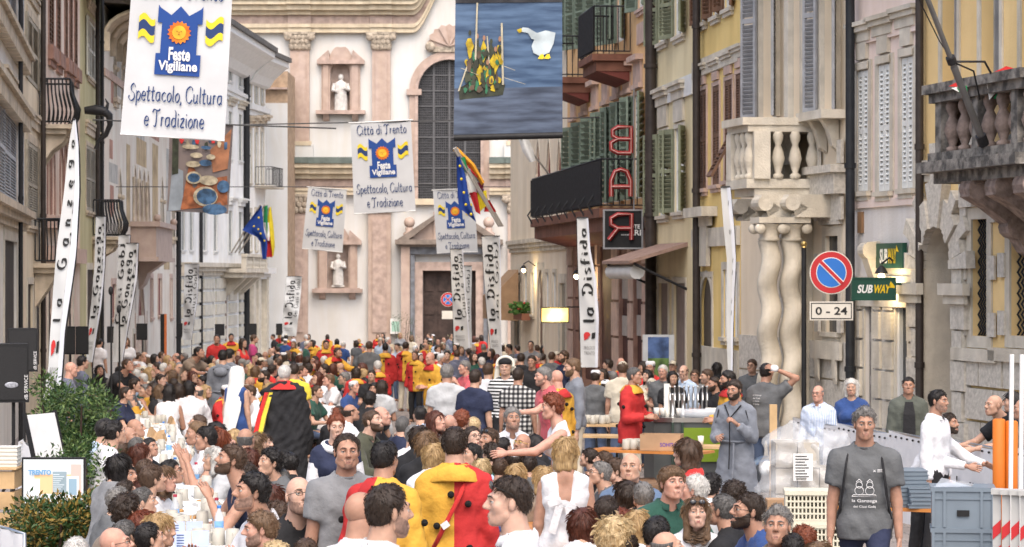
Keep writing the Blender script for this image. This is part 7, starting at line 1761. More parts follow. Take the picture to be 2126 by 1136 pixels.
'c'),(282,868,44,78,'si','','shortT','bald person leaning to the table beyond the white shirts','',G_L,'c'),(254,916,44,120,'si','longb','shortD','long brown haired person on the left bench','F',G_L,'b'),(287,907,46,110,'si','shorts','shortD','greying person on the left bench beyond the red hair','',G_L,'b'),(312,908,44,60,'si','shortk','shortK','black haired person bending over the left table','',
G_L,'c'),(292,921,48,110,'si','boba','longK','dark auburn haired person on the left bench','F',G_L,'b'),(294,936,42,100,'si','','shortG','bald person in grey on the left bench','',G_L,'d'),(249,941,60,130,'si','bobk','shortG','person with thick black bob in grey t-shirt on the left bench','F',G_L,'b'),(264,962,56,60,'si','shortk','longW','short black haired person in white looking over the left table',
'',G_L,'c'),(304,953,46,110,'si','shortb','shortD','brown haired person behind the bowl cut on the left bench','',G_L,'b'),(318,965,62,120,'si','bowlb','shortL','brown bowl cut person from behind on the left bench','',G_L,'b'),(342,967,58,70,'si','bobl','longW','light haired person with glasses and pearls in right profile','Fg',G_L,'d'),(356,954,54,85,'si','shortk','shortK','dark haired person with glasses in right profile on the left bench',
'g',G_L,'c'),(264,996,54,110,'si','shortd','longW','dark brown haired person with white sleeve on the left bench','',G_L,'b'),(302,992,54,80,'si','boba','shortW','dark haired person in right profile in the fifth row','F',G_L,'b'),(249,1010,62,120,'si','shortg','shortD','grey short haired person from behind on the left bench','',G_L,'b'),(268,1024,78,130,'si','curlyd','jacketT','person with big dark curls on the left bench',
'F',G_L,'b'),(298,1012,62,95,'si','shorts','shortD','greying person hidden behind the dark curls','',G_L,'b'),(297,1058,72,110,'si','bobr','shortR','dark red haired person near the lower left corner','F',G_L,'b'),(333,1066,74,75,'sk','boby','longC','blond person in right profile resting on the left table','F',G_L,'b'),(262,1078,72,130,'si','shorts','shortK','greying person behind the bald one in the lower left corner',
'',G_L,'b'),(240,1092,78,95,'si','','shortN','bald person with glasses in the lower left corner','g',G_L,'d'),(160,1114,74,160,'si','shortw','shortD','white haired person at the bottom left below the screen','',G_L,'b'),(312,1084,72,120,'si','shortk','shortK','black haired person at the bottom beside the blond profile','',G_L,'b'),(407,873,54,-72,'sk','shortt','shortW','person with streaked short hair in white, hand raised, right bench',
'F',G_L,'c'),(410,860,40,-90,'si','shortb','shortD','brown haired person behind the streaked hair on the right bench','',G_L,'b'),(426,884,54,-80,'sk','shortk','vestW','black haired person in left profile, hand to the mouth','F',G_L,'c'),(446,874,46,-120,'si','bobk','shortK','black bobbed person turned away on the right bench','F',G_L,'b'),(450,888,52,-75,'si','bobo','longL','copper red bobbed person in left profile',
'F',G_L,'b'),(474,909,46,-90,'si','bald_ringw','shortL','balding white haired person on the right bench','',G_L,'d'),(484,890,44,-100,'si','boby','shortC','blond person on the right bench next to the grey crown','F',G_L,'b'),(511,886,54,168,'si','bald_rings','longS','greying balding person from behind in light blue','',G_L,'c'),(536,898,50,100,'si','longl','longC','long light brown haired person right of the greying crown',
'F',G_L,'b'),(550,900,48,60,'si','longd','shortK','long dark haired person with a pale face turned right','F',G_L,'a'),(444,927,54,-80,'si','bobw','longL','white haired person bending to the table, right bench','F',G_L,'b'),(478,921,72,-74,'se','thickb','vestN','bearded brown haired person in navy eating with both hands','Bw',G_L,'c'),(512,930,56,-120,'si','boba','longK','dark auburn haired person behind the bearded eater',
'F',G_L,'b'),(560,930,62,-50,'si','curlyk','shortD','curly black haired person bending down near the black cape','F',G_L,'b'),(598,937,52,-140,'si','shortk','shortK','black haired person from behind close to the black cape hem','',G_L,'b'),(580,970,54,-130,'si','shorts','longK','short dark greying person from behind above the auburn crown','',G_L,'b'),(503,960,60,-60,'si','curlyd','longK','brown curly haired person looking down at the left table',
'F',G_L,'b'),(522,980,86,-62,'sp','thickk','longW','black haired stubbled person in white looking down at a phone','b',G_L,'c'),(563,1006,64,-150,'si','boba','longK','auburn haired person from behind left of the black polo','F',G_L,'b'),(574,1040,70,-150,'si','curlyb','shortT','curly brown haired person below the auburn one','F',G_L,'b'),(540,1060,80,-78,'sk','thickl','shortC','light haired stubbled person in left profile at the bottom',
'b',G_L,'d'),(588,1060,66,-140,'si','shorts','shortN','dark greying short haired person at the bottom, beside the light profile','',G_L,'c'),(636,1117,70,175,'si','shortb','shortK','brown haired person cut off by the bottom edge under the black polo','',G_L,'b'),(572,1124,70,170,'si','curlyp','shortC','pale curly crown at the bottom edge by the left table','F',G_L,'b'),(351,797,33,176,'sl','longk',
'vestW','black haired person from behind in white top on the right bench','F',G_L,'c'),(370,796,33,-150,'si','longd','longW','long dark haired person beside the white top','F',G_L,'b'),(391,790,34,-160,'si','longk','longW','person with very long black hair, third from the white top','F',G_L,'b'),(263,802,33,75,'si','shortd','shortN','brown haired person in dark blue at the far end of the bush','F',
G_L,'b'),(281,785,31,90,'si','shortd','shortD','dark haired person bending to the table beyond the bush','F',G_L,'b'),(234,783,28,110,'si','shortg','shortD','grey haired person just above the bush','',G_L,'b'),(207,757,28,15,'si','longk','shortK','long black haired person facing forward above the bush','F',G_L,'c'),(266,744,30,55,'sb','shortb','shortK','person in black t-shirt bending over the far left table',
'',G_S,'c'),(250,760,26,60,'si','shortk','shortK','dark haired person below the bending black t-shirt','',G_L,'c'),(311,762,28,100,'si','boby','longC','person with blond bob and beige top, left table middle distance','F',G_L,'b'),(355,768,28,-100,'si','bobl','shortD','light brown bobbed person at the left table, middle distance','F',G_L,'b'),(372,754,26,-80,'si','bald_rings','longW','balding person in white at the left table, middle distance',
'',G_L,'b'),(359,785,30,-140,'si','shortd','shortD','dark haired person just behind the white top','',G_L,'b'),(301,714,19,95,'sl','','longW','bald person in white at the far end of the left table','',G_L,'b'),(207,702,19,150,'st','shortk','shortW','dark haired person in white standing by the la Ganzega flag','',G_S,'b'),(262,700,19,-5,'st','longl','shortW','long haired person in white standing before the gothic palace',
'F',G_S,'b'),(395,731,22,-20,'si','shortd','loosey','person in yellow costume seated at the far left table','k',G_L,'c'),(480,692,17,10,'st','shortk','loosey','person in yellow costume with red sash before the white palace','k',G_S,'c'),(450,694,19,5,'st','recedek','looser','person with receding hair in red beside the yellow costume','',G_S,'c'),(528,694,19,100,'st','shortb','shortM','person in magenta top far off by the loudspeaker',
'',G_S,'b'),(505,702,20,60,'st','longd','vestR','long dark haired person in red top left of the magenta one','F',G_S,'b'),(148,750,34,100,'st','','shortZ','bald person behind the bush beside the loudspeakers','',G_S,'d'),(172,738,30,120,'st','shortk','longZ','person in patterned shirt hidden behind the loudspeakers','',G_S,'b'),]
import time as _t
T0=_t.time()
PW={}
for i,d in enumerate(D):
 u,v,hp,fa,po,ha,to,la,ex,gr,sk=d
 rg_=random.Random(i)
 PW[la]=person(u,v,hp,fa,po,ha,to,la,ex,hy=rg_.uniform(-8,8),hp_=(10 if po in('si','sp','sb','se')else 0)+rg_.uniform(-4,4),skin_=sk,bottom='N' if po=='wk' else rg_.choice('JJKDC'),group=gr,rs=i%3)
def who(frag):return next(PW[k]for k in PW if frag in k)
o,J,Ml,kk=who('long black cape');T=J['T']
b=MB();n=20;vs=[]
for r_,z in((.07,.09),(.10,.07),(.20,-.01),(.205,-.02)):
 for i in range(n):a=2*math.pi*i/n;vs.append(J['neck']+np.array([r_*1.05*math.cos(a),r_*.75*math.sin(a),z]))
b.add(vs,[(q*n+i,q*n+(i+1)%n,(q+1)*n+(i+1)%n,(q+1)*n+i)for q in range(3)for i in range(n)],True);b.build('red_collar',CN['R'],o)
for m_,dx in((CN['R'],0),(CN['Y'],.055)):
 b=MB();P=[np.array([.20-dx*.8,.14,1.36]),np.array([.29-dx,.20,1.05]),np.array([.36-dx,.24,.70]),np.array([.42-dx,.25,.35])]
 for a_,c_ in zip(P[:-1],P[1:]):b.add([a_+(-.03,0,0),a_+(.03,0,0),c_+(.03,0,0),c_+(-.03,0,0),a_+(-.03,-.1,0),a_+(.03,-.1,0),c_+(.03,-.1,0),c_+(-.03,-.1,0)],[(0,1,2,3),(4,7,6,5),(0,3,7,4),(1,5,6,2)])
 b.build('cape_band',m_,o)
o,J,Ml,kk=who('tied with a bow')
b=MB();T=J['T'];b.obox(T((.02,.158,.30)),.05,.02,.05);b.obox(T((-.035,.165,.29)),.09,.015,.04,0,0,R(-25));b.obox(T((.075,.165,.31)),.10,.015,.045,0,0,R(20));b.obox(T((-.045,.172,.17)),.05,.012,.22,0,0,R(12));b.obox(T((.07,.172,.18)),.055,.012,.20,0,0,R(-16));b.build('bow',CN['W'],o)
o,J,Ml,kk=who('bandaged hand');q=J[-1];b=MB();b.sphere(q[2]+q[4]*.05,.05,10,7,(1.2,1,.9));b.build('bandage',CN['W'],o)
for frag,lines,y in(('walking with drawstring',(('la Ganzega',-.085,.085,.13,.158),('dei Ciusi Gobj',-.075,.075,.095,.115)),-1),('bandaged hand',(('la Ganzega',-.02,.10,.38,.40),('dei Ciusi',-.02,.08,.345,.362),('e Gobj',-.02,.07,.31,.325),('Trento',-.02,.07,.275,.29)),1)):
 o,J,Ml,kk=who(frag);T=J['T'];b=MB()
 tv,tf,_=template('wk' if y<0 else 'up','m','short',.0165 if y<0 else.022,o['pose']and 0)
 def on_cloth(x,z,sgn=y):
  p=T((x,0,z));return np.array([p[0],sgn*(.158-1.6*x*x+(.01 if z>.2 else 0)),p[2]])
 for s_,x0,x1,z0,z1 in lines:put_text(b,s_,(x0,x1,z0,z1),(lambda X,Z:on_cloth(X,Z))if y<0 else(lambda X,Z:on_cloth(.08-X,Z)))
 b.build('lettering',WHITE_P,o)
 if y<0:
  b=MB()
  for cx_ in(-.036,.036):
   for r0,cz in((.022,.255),(.030,.215)):b.tube([on_cloth(cx_+r0*math.cos(t),cz+r0*math.sin(t))for t in np.linspace(0,2*math.pi,12)],.0022,4)
   b.tube([on_cloth(cx_-.02,.275),on_cloth(cx_,.295),on_cloth(cx_+.02,.275)],.0022,4)
  b.tube([on_cloth(-.085,.175),on_cloth(-.075,.187),on_cloth(.075,.187),on_cloth(.085,.175),on_cloth(-.085,.175)],.0025,4)
  b.tube([on_cloth(.06,.345),on_cloth(.075,.36),on_cloth(.06,.36),on_cloth(.075,.345)],.002,4);[b.tube([on_cloth(.085,z),on_cloth(.125,z)],.0018,4)for z in(.345,.353,.361)]
  b.build('printed_emblem',WHITE_P,o)
  b=MB();[b.tube([T((s*.11,.06,.455)),T((s*.115,-.04,.475)),T((s*.125,-.135,.38)),T((s*.145,-.152,.2)),T((s*.185,-.08,.02))],.0055,5)for s in(1,-1)];b.build('cords',CN['K'],o)
o,J,Ml,kk=who('grey green hooded');T=J['T'];b=MB();b.add([T((-.05,-.13,.46)),T((.05,-.13,.46)),T((.075,-.175,.30)),T((.08,-.17,.1)),T((.08,-.175,-.2)),T((-.08,-.175,-.2)),T((-.08,-.17,.1)),T((-.075,-.175,.30))],[(0,1,2,7),(7,2,3,6),(6,3,4,5)]);b.build('shirt_front',CN['K'],o);b=MB();b.sphere(T((0,.12,.43)),.1,10,8,(1.3,.6,.7));b.build('hood',CN['V'],o)
o,J,Ml,kk=who('navy vest over white');T=J['T'];b=MB();b.tube([J['neck']+np.array([.1*math.cos(t),.085*math.sin(t)-.01,.0+.03*math.sin(t)])for t in np.linspace(0,2*math.pi,17)],.035,8);[b.tube([J[s][0]+(J[s][1]-J[s][0])*.25,J[s][1],J[s][2]],[.075,.075,.05],9)for s in(1,-1)];b.build('white_blouse',CN['W'],o)
o,J,Ml,kk=who('tattooed arm');b=MB();q=J[-1]
for i in range(26):r_=random.Random(i);t=r_.uniform(.1,.5);a=r_.uniform(0,6.3);c=q[0]+(q[1]-q[0])*t;n_=nrm(np.cross(q[3],(0,0,1)));m_=np.cross(q[3],n_);rr_=.0535-.012*t;b.sphere(c+(n_*math.cos(a)+m_*math.sin(a))*rr_,.009,6,4,(1,1,.7))
b.build('tattoo',M('tattoo_ink',(.12,.085,.08),.7),o,kind='stuff')
print('named people',len(D),'in',_t.time()-T0)
rg=random.Random(11);placed=[(p['u'],p['v'],p['hp'])for p in PEOPLE]
tops=['shortW','shortK','shortN','shortD','longS','shortL','shortT','shortR','longW','shortC','shortB','looser','loosey','looseF','shortG','longZ','shortE','shortK','looser','loosey']
hairs=['shortd','shortk','shortb','boba','bobd','longd','bobl','shortg','boby','bald_rings','','curlyd','longk','thickb','shortw','bobk']
used={}
FAR=[]
def try_far(u0,u1,v0,v1,hp0,hp1,n,poses,where,tries=60,sep=.62,dirs=None):
 for _ in range(n):
  for _t_ in range(tries):
   v=rg.uniform(v0,v1);u=rg.uniform(u0,u1);t=(v-v0)/max(v1-v0,1);hp=hp0+(hp1-hp0)*t+rg.uniform(-2,1)
   if all((abs(u-a)>sep*.8*(hp+c)*.5)or(abs(v-b_)>sep*(hp+c)*.5)for a,b_,c in placed):break
  else:continue
  placed.append((u,v,hp));ha=rg.choice(hairs);to=rg.choice(tops);po=rg.choice(poses)
  fem=ha[:-1]in('bob','long','curly');fa=rg.choice(dirs)if dirs else rg.choice([0,180,90,-90,150,-150,40,-40]);fa+=rg.uniform(-20,20)
  hn=('bald' if not ha else HAIRN[ha[-1]]+' haired');cst=to[:-1]=='loose'
  la=f"distant {hn} person in {CNAME[to[-1]]} {'costume' if cst else 'top'}, {where}"
  FAR.append((u,v,hp,fa,po,ha,to,la,('F' if fem else '')+('k' if cst else '')+rg.choice(['','','','','','','','','t','z','g','g','s']),where))
tops+=['looser','loosey','looseF','loosey']
try_far(560,1000,690,712,11,17,50,['st','st','si','sf'],'crowd before the church')
tops=tops[:-6]
try_far(430,700,708,760,17,27,44,['si','si','se','sl'],'left of centre',dirs=[90,-90,75,-75,150,-150])
try_far(690,800,735,790,22,29,9,['si','sf'],'behind the middle costumes')
try_far(280,440,722,800,19,31,34,['si','si','se'],'far left table',dirs=[75,95,-75,-95])
try_far(860,1010,700,745,14,24,16,['st','sf'],'right of church door')
try_far(1010,1180,712,748,17,24,12,['st','sf'],'by the cream house')
try_far(470,660,765,800,27,31,10,['si'],'behind the black cape',dirs=[75,-75,150])
try_far(1230,1500,745,775,25,29,8,['st'],'behind the beer counter')
try_far(985,1130,905,985,46,56,5,['si'],'left of the bow dress',dirs=[150,-150,120])
try_far(1230,1340,985,1090,62,74,3,['si'],'below the chambray shirt',dirs=[150,-150])
named=[p for p in PEOPLE];cnt={}
for f_ in FAR:cnt[f_[7]]=cnt.get(f_[7],0)+1
ll={}
for f_ in FAR:
 u,v,hp,fa,po,ha,to,la,ex,wh=f_
 if cnt[la]>1:
  n=ll[la]=ll.get(la,0)+1
  side=' turned away' if abs((fa+180)%360-180)>110 else(' facing the camera' if abs((fa+180)%360-180)<60 else(' turned right' if fa%360<180 else ' turned left'))
  la=la.replace('distant ','').replace(', ',side+', ')
 if la in used:la=('smaller ' if hp<used[la]else 'larger ')+la.replace('distant ','')
 if len(la.split())>16:la=la.replace(' haired','',1)
 used[la]=hp
 rgg=random.Random(int(u*v))
 person(u,v,hp,fa,po,ha,to,la,ex,hy=rgg.uniform(-15,15),hp_=rgg.uniform(0,12),skin_=rgg.choice('abcdb'),bottom=rgg.choice('JKDJ'),group='far crowd: '+wh)
print('people',len(PEOPLE),'in',_t.time()-T0)
_seen={}
for p in PEOPLE:_seen.setdefault(p['o']['label'],[]).append(p)
for la,ps in _seen.items():
 if len(ps)>1:print('SAME',la,len(ps))
 if not 4<=len(la.split())<=16:print('LEN',len(la.split()),la)
# ================================================================ tables, mugs, stalls and street furniture
def Yat(v,h):return FPX*(2.35-h)/(v-668.)
PAPER=M('white_table_paper',(.74,.74,.73),.7,.05,2,.2,9);WOODP=M('pale_wood',(.50,.34,.18),.6,.2,4,.2,20,streak=.1);WOODO=M('orange_table_wood',(.48,.19,.05),.4,.2,3);STEELD=M('dark_green_steel',(.03,.05,.04),.5,.1);STONEW=M('grey_stoneware',(.42,.40,.35),.45,.12,8);CARD=M('cardboard',(.38,.24,.14),.85,.12,4,.15,30)
PLW_=M('white_plastic',(.66,.65,.60),.5,.05);STEEL=M('brushed_steel',(.55,.55,.54),.28,.12,4,metal=1.);CLEAR=M('clear_plastic',(.75,.8,.85),.12,0,alpha=.45,spec=.6)
def ttop(w,L,m,name='table_top',t=.03):
 b=MB();b.box(-w/2,w/2,-L/2,L/2,-t,0);return b.mesh(name,m)
_tt={}
def table(label,x,y,rz,w=.7,L=2.2,m=PAPER,cloth=0.,group='tables set end to end',h=.76,cat='table'):
 t=thing('bench' if cat=='bench' else 'table',label,cat,(x,y,gz(y)),rz,group)
 k=(w,L,m.name)
 if k not in _tt:
  b=MB();[b.tube([(sx*w*.38,sy*L*.38,0),(sx*w*.38,sy*L*.36,h-.03)],.016,6)for sx in(-1,1)for sy in(-1,)];b.tube([(-w*.38,-L*.37,h*.4),(w*.38,-L*.37,h*.4)],.012,5)
  _tt[k]=(ttop(w,L,m,'seat_board' if cat=='bench' else 'table_top'),b.mesh('leg_frame',STEELD))
 obj('seat_board' if cat=='bench' else 'table_top',_tt[k][0],t,(0,0,h));obj('leg_frame',_tt[k][1],t);obj('leg_frame',_tt[k][1],t,(0,0,0),(0,0,math.pi))
 if cloth:
  b=MB();n=40;P=[]
  for i in range(n):
   a=2*math.pi*i/n;cx_,cy_=math.cos(a),math.sin(a);s=1/max(abs(cx_),abs(cy_));P.append((cx_*s*(w/2+.01),cy_*s*(L/2+.01)))
  vs=[(p[0],p[1],h+.006)for p in P]+[(p[0]*1.06+.02*math.sin(5*i),p[1]*1.01+.02*math.cos(4*i),h-cloth)for i,p in enumerate(P)]
  b.add(vs,[(i,i+n,(i+1)%n+n,(i+1)%n)for i in range(n)]);b.add(vs[:n],[tuple(range(n))]);b.build('tablecloth',PAPER,t)
 return t
ORD='first second third fourth fifth sixth seventh eighth ninth tenth eleventh twelfth thirteenth fourteenth fifteenth sixteenth seventeenth eighteenth nineteenth twentieth twenty-first twenty-second'.split()
AL=math.atan(.15)
def LX(Y):return.55-.15*Y
k=0;Y=17.6
while Y<62:
 table(f'white papered table, {ORD[k]} from the front in the long row at the left',LX(Y),Y,AL)
 if Y<48:
  for s in(-1,1):table(('outer' if s<0 else 'inner')+f' wooden bench beside the {ORD[k]} table of the left row',LX(Y)+s*.72,Y,AL,.26,2.2,WOODP,0,'benches along the left table row',.44,'bench')
 Y+=2.19;k+=1
Y=46.5
while Y<84:
 table('white clothed table of the middle row, near the black cape' if Y<47 else f'white clothed table, {ORD[int((Y - 46) / 2.25)]} along the middle row',-3.35-.13*(Y-46.5),Y,math.atan(.13),.75,2.2,PAPER,.34 if Y<50 else.15,None if Y<47 else 'clothed tables of the middle row');Y+=2.25
for Y in(15.5,17.7,19.9,22.1,24.3):table(f'plain wooden table, {ORD[int((Y - 15) / 2.2)]} from the front among the seated middle crowd',1.9-.075*Y,Y,math.atan(.075),.55,2.15,WOODO,0,'wooden tables among the crowd',.72)
mug=MB();mug.lathe([(.0,0),(.046,0),(.050,.02),(.046,.13),(.042,.13),(.040,.02),(0,.015)],n=14);mug.tube([(.046,0,.105),(.078,0,.095),(.082,0,.06),(.07,0,.035),(.048,0,.03)],.0075,6);MUG=mug.mesh('mug',STONEW)
def put(name,me,x,y,z,label,cat,group,rz=0,rx=0):return tag(obj(name,me,None,(x,y,z),(rx,0,rz)),label,cat,group)
rg=random.Random(4);spots=[]
TN=lambda Y:ORD[max(0,int((Y-16.5)/2.19))]
def free(lo,hi,r=.085,w=.30):
 for _ in range(80):
  Y=rg.uniform(lo,hi);x=LX(Y)+rg.uniform(-w,w)
  if all((x-a)**2+(Y-c)**2>(r+q)**2 for a,c,q in spots):spots.append((x,Y,r));return x,Y,gz(Y)+.765
 return None
for n_,lo,hi in((20,17.5,22),(22,22,29),(24,29,44)):
 for i in range(n_):
  p=free(lo,hi,.06)
  if p:put('mug',MUG,*p,f'grey stoneware mug on the {TN(p[1])} table of the left row','mug','mugs on the left table',rg.random()*6)
bt=MB();bt.lathe([(0,0),(.032,0),(.034,.03),(.034,.14),(.014,.19),(.014,.215),(0,.215)],n=12);BOT=bt.mesh('bottle',CLEAR)
lb=MB();lb.lathe([(.0348,.05),(.0348,.11)],n=12);lb_=lb.mesh('bottle_label',M('blue_label',(.2,.4,.7),.5,.2,20));cp=MB();cp.lathe([(.016,.205),(.016,.225),(0,.226)],n=10)
CAPS={'blue':cp.mesh('cap',M('blue_cap',(.03,.15,.45),.4,0)),'red':cp.mesh('cap',M('red_cap',(.35,.02,.05),.4,0))}
for i in range(14):
 p=free(17.5 if i<6 else 22,24 if i<6 else 36,.05);c='red' if i%4==1 else 'blue'
 if p:o=put('bottle',BOT,*p,f'small clear water bottle with {c} cap on the '+TN(p[1])+' table of the left row','bottle','water bottles on the left table');obj('bottle_label',lb_,o);obj('cap',CAPS[c],o)
pl_=MB();pl_.lathe([(0,.004),(.07,.006),(.105,.02),(.107,.017),(.07,0),(0,0)],n=18);PLT=pl_.mesh('plate',WHITE);fd=MB()
for i in range(7):fd.sphere((rg.uniform(-.05,.05),rg.uniform(-.05,.05),.022),.026,7,5,(1,1.2,.7))
FOODM=fd.mesh('food',M('golden_food',(.42,.22,.08),.7,.4,30));tr=MB();tr.box(-.17,.17,-.12,.12,0,.012);[tr.box(*q,.012,.035)for q in((-.17,.17,-.12,-.11),(-.17,.17,.11,.12),(-.17,-.16,-.11,.11),(.16,.17,-.11,.11))];TRAY=tr.mesh('tray',WHITE)
for i in range(22):
 p=free(18 if i<8 else 24,24 if i<8 else 46,.11)
 if p:o=put('plate' if i%2 else 'food_tray',PLT if i%2 else TRAY,*p,('round white plate' if i%2 else 'white paper tray')+' of golden food on the '+TN(p[1])+' table of the left row','plate' if i%2 else 'tray','food on the left table',rg.random()*3);obj('food',FOODM,o)
bg_=MB();bg_.add([(-.09,0,0),(.09,-.03,0),(.07,.08,.02),(-.06,.09,.02),(-.05,.02,.13),(.06,.01,.16),(.02,.07,.11)],[(0,1,5,4),(1,2,6,5),(2,3,6),(3,0,4,6),(4,5,6)]);BAG=bg_.mesh('paper_bag',M('brown_paper',(.40,.26,.14),.85,.12,9,.5,30))
for i in range(9):
 p=free(24,42,.1)
 if p:put('paper_bag',BAG,*p,'crumpled brown paper bag on the '+TN(p[1])+' table of the left row','bag','paper bags on the left table',rg.random()*6)
sh_=MB();sh_.box(-.11,.11,-.15,.15,0,.003);SHT=sh_.mesh('leaflet',M('pale_blue_paper',(.55,.60,.72),.7,.1,8))
for i in range(16):
 p=free(20,44,.09)
 if p:put('leaflet',SHT,p[0],p[1],p[2]-.002,'flat pale blue leaflet on the '+TN(p[1])+' table of the left row','leaflet','leaflets on the left table',rg.random()*3)
for i,(u,v)in enumerate(((386,1100),(398,1122))):
 Yq=Yat(v+34,.76);b=MB();[b.add([(s*.06-.055,-.01,0),(s*.06+.055,.02*s,0),(s*.06+.055,.02*s,.17),(s*.06-.055,-.01,.17)],[(0,1,2,3)])for s in(-1,1)];o=b.build('menu_card',M('pale_blue_card',(.45,.52,.72),.6,.1,5),None,loc=(WX(u,Yq),Yq,gz(Yq)+.766));tag(o,('taller standing blue menu card behind' if i==0 else 'nearer standing blue menu card')+' on the left table','menu','menu cards')
 b=MB();[b.box(-.10,-.03+.01*(k%3),-.016,-.0145,.03+.018*k,.036+.018*k)for k in range(7)];b.build('printed_lines',NAVY_P,o,kind='stuff')
Yc=35.3;c=thing('beer_counter','round cornered steel beer counter with bright green panel','counter',(WX(1415,Yc),Yc,gz(Yc)))
b=MB();P=[(-.52,.1),(-.40,-.28),(-.15,-.38),(.62,-.42),(.62,.3),(-.5,.3)];b.prism(P[::-1],1.02,1.08,'XY');b.build('counter_top',STEEL,c)
b=MB();P2=[(x*.96,y*.93)for x,y in P];b.prism(P2[::-1],.06,1.02,'XY');b.build('body',M('dark_grey_steel',(.12,.13,.13),.4,.1,3,metal=.5),c)
b=MB();b.box(.0,.58,-.43,-.41,.5,.95);b.build('green_panel',M('bright_green_panel',(.17,.26,.02),.5,.06,3),c)
b=MB();[b.box(x,x+.03,-.44,-.38,.05,1.02)for x in(-.16,-.03,.585)];b.build('posts',STEELD,c)
b=MB();[b.lathe([(.045,1.08),(.05,1.1),(.03,1.12),(.028,1.36),(.04,1.38),(0,1.39)],(x,-.02,0),10)for x in(-.12,.02)];b.build('tap_column',STEEL,c)
for i in range(9):
 x=-.16+i*.062;y=-.1-.03*(i%2);b=MB();b.tube([(x,y+.1,1.1),(x,y+.1,1.36),(x,y+.04,1.40),(x,y-.03,1.38),(x,y-.05,1.30)],.013,7);b.tube([(x,y+.02,1.39),(x,y+.02,1.47)],.009,6);b.sphere((x,y+.02,1.48),.018,7,5);b.build('beer_tap',STEEL,c)
b=MB();b.sphere((.3,-.2,1.09),.14,12,7,(1.6,1,.45));b.lathe([(0,-.3),(.06,-.3),(.06,.3),(0,.3)],(.25,-.3,1.14),10,ax='X');b.build('cup_sleeve',CLEAR,c)
cup=MB();cup.lathe([(0,0),(.03,0),(.04,.12),(.036,.12),(.028,.01),(0,.01)],n=12);CUP=cup.mesh('cup',PLW_);beer=MB();beer.lathe([(0,.01),(.029,.01),(.035,.07),(0,.07)],n=12);BEER=beer.mesh('beer',M('golden_beer',(.5,.25,.02),.3,0))
for i,(x,y)in enumerate(((-.34,-.1),(-.26,-.15),(.35,-.1),(.42,-.15),(-.05,-.25))):
 o=put('cup',CUP,WX(1415,Yc)+x,Yc+y,gz(Yc)+1.08,('plastic cup of beer at the left end of the counter','second plastic cup beside the beer at the counter end','plastic cup right of the taps','outermost plastic cup right of the taps','plastic cup before the taps')[i],'cup','cups on the beer counter')
 if i==0:obj('beer',BEER,o)
st=MB();[st.lathe([(.036,.03*k),(.041,.03*k+.11),(.036,.03*k+.11)],n=10)for k in range(12)];tag(st.build('cup_stack',PLW_,None,loc=(WX(1415,Yc)-.2,Yc-.05,gz(Yc)+1.08)),'tall stack of white plastic cups beside the taps','cup stack')
def wood_table(label,u,v,h,w,L,rz,m):Yq=Yat(v,h);return table(label,WX(u,Yq),Yq,rz,w,L,m,0,'bare wooden trestle tables',h),Yq
tA,YA_=wood_table('pale wooden table with mugs behind the copper curls',1232,880,.86,.5,1.3,R(80),WOODP)
tB,YB_2=wood_table('lower pale wooden bench table by the red costume',1240,903,.74,.5,1.3,R(78),WOODP)
tC,YC_2=wood_table('orange wooden table carrying a cardboard carton',1350,934,.76,.55,1.5,R(64),WOODO)
tD,YD_2=wood_table('pale wooden table end under the grey robe',1455,925,.78,.5,.9,R(85),WOODP)
for i in range(8):put('mug',MUG,WX(1190+10*i,YA_)*1.0,YA_-.12+.1*(i%2),gz(YA_)+.861,ORD[i]+' stoneware mug from the left on the pale wooden table','mug','mugs on the bare tables',i)
for i in range(7):put('mug',MUG,WX(1300+8*i,YC_2),YC_2-.0+.13*(i%2),gz(YC_2)+.761,ORD[i]+' stoneware mug in the group left of the cardboard carton','mug','mugs on the bare tables',i)
o=put('cup',CUP,WX(1455,YD_2),YD_2,gz(YD_2)+.781,'lone plastic cup on the table end under the robe','cup',None)
bx=thing('carton','open cardboard carton with blue lettering on the orange table','box',(WX(1373,YC_2),YC_2-.12,gz(YC_2)+.765),R(-12))
b=MB();[b.box(*q)for q in((-.25,.25,-.15,-.14,0,.2),(-.25,.25,.14,.15,0,.2),(-.25,-.24,-.14,.14,0,.2),(.24,.25,-.14,.14,0,.2),(-.24,.24,-.14,.14,0,.01))];b.build('carton_body',CARD,bx);b=MB();put_text(b,'SOHITA',(0,.21,.05,.10),lambda x,y:(x,-.153,y),.02);b.build('lettering',M('blue_ink',(.12,.06,.3),.6,0),bx)
for i in range(3):
 Yq=32.6-.5*i;b=MB();[b.box(-.28,.28,-.2,.2,.02+.1*k,.1+.1*k)for k in range(4)];tag(b.build('wooden_crate',M('brown_crate_wood',(.20,.12,.07),.8,.25,4),None,loc=(1.5+.12*i,Yq,gz(Yq)+.0)),('left','middle','right')[i]+' brown slatted crate under the orange table','crate','crates under the orange table')
Yk=29.5
for i,(x,z)in enumerate(((2.72,.24),(2.85,.66))):
 kg=MB();kg.lathe([(0,-.28),(.16,-.28),(.18,-.24),(.2,-.14),(.185,-.12),(.185,.12),(.2,.14),(.18,.24),(.16,.28),(0,.28)],n=18,ax='Y');tag(kg.build('beer_keg',STEEL,None,loc=(x,Yk,gz(Yk)+z-.02)),('lower' if i==0 else 'upper')+' steel keg lying beside the wrapped pallet','keg','steel kegs')
b=MB();b.box(-.04,.04,-.03,.03,0,1.45);tag(b.build('wooden_post',WOODP,None,loc=(2.84,28.6,gz(28.6))),'upright wooden stake left of the wrapped pallet','post')
Yp=27.6;wp=thing('wrapped_pallet','load of cartons wrapped in creased clear film','pallet',(WX(1672,Yp),Yp,gz(Yp)))
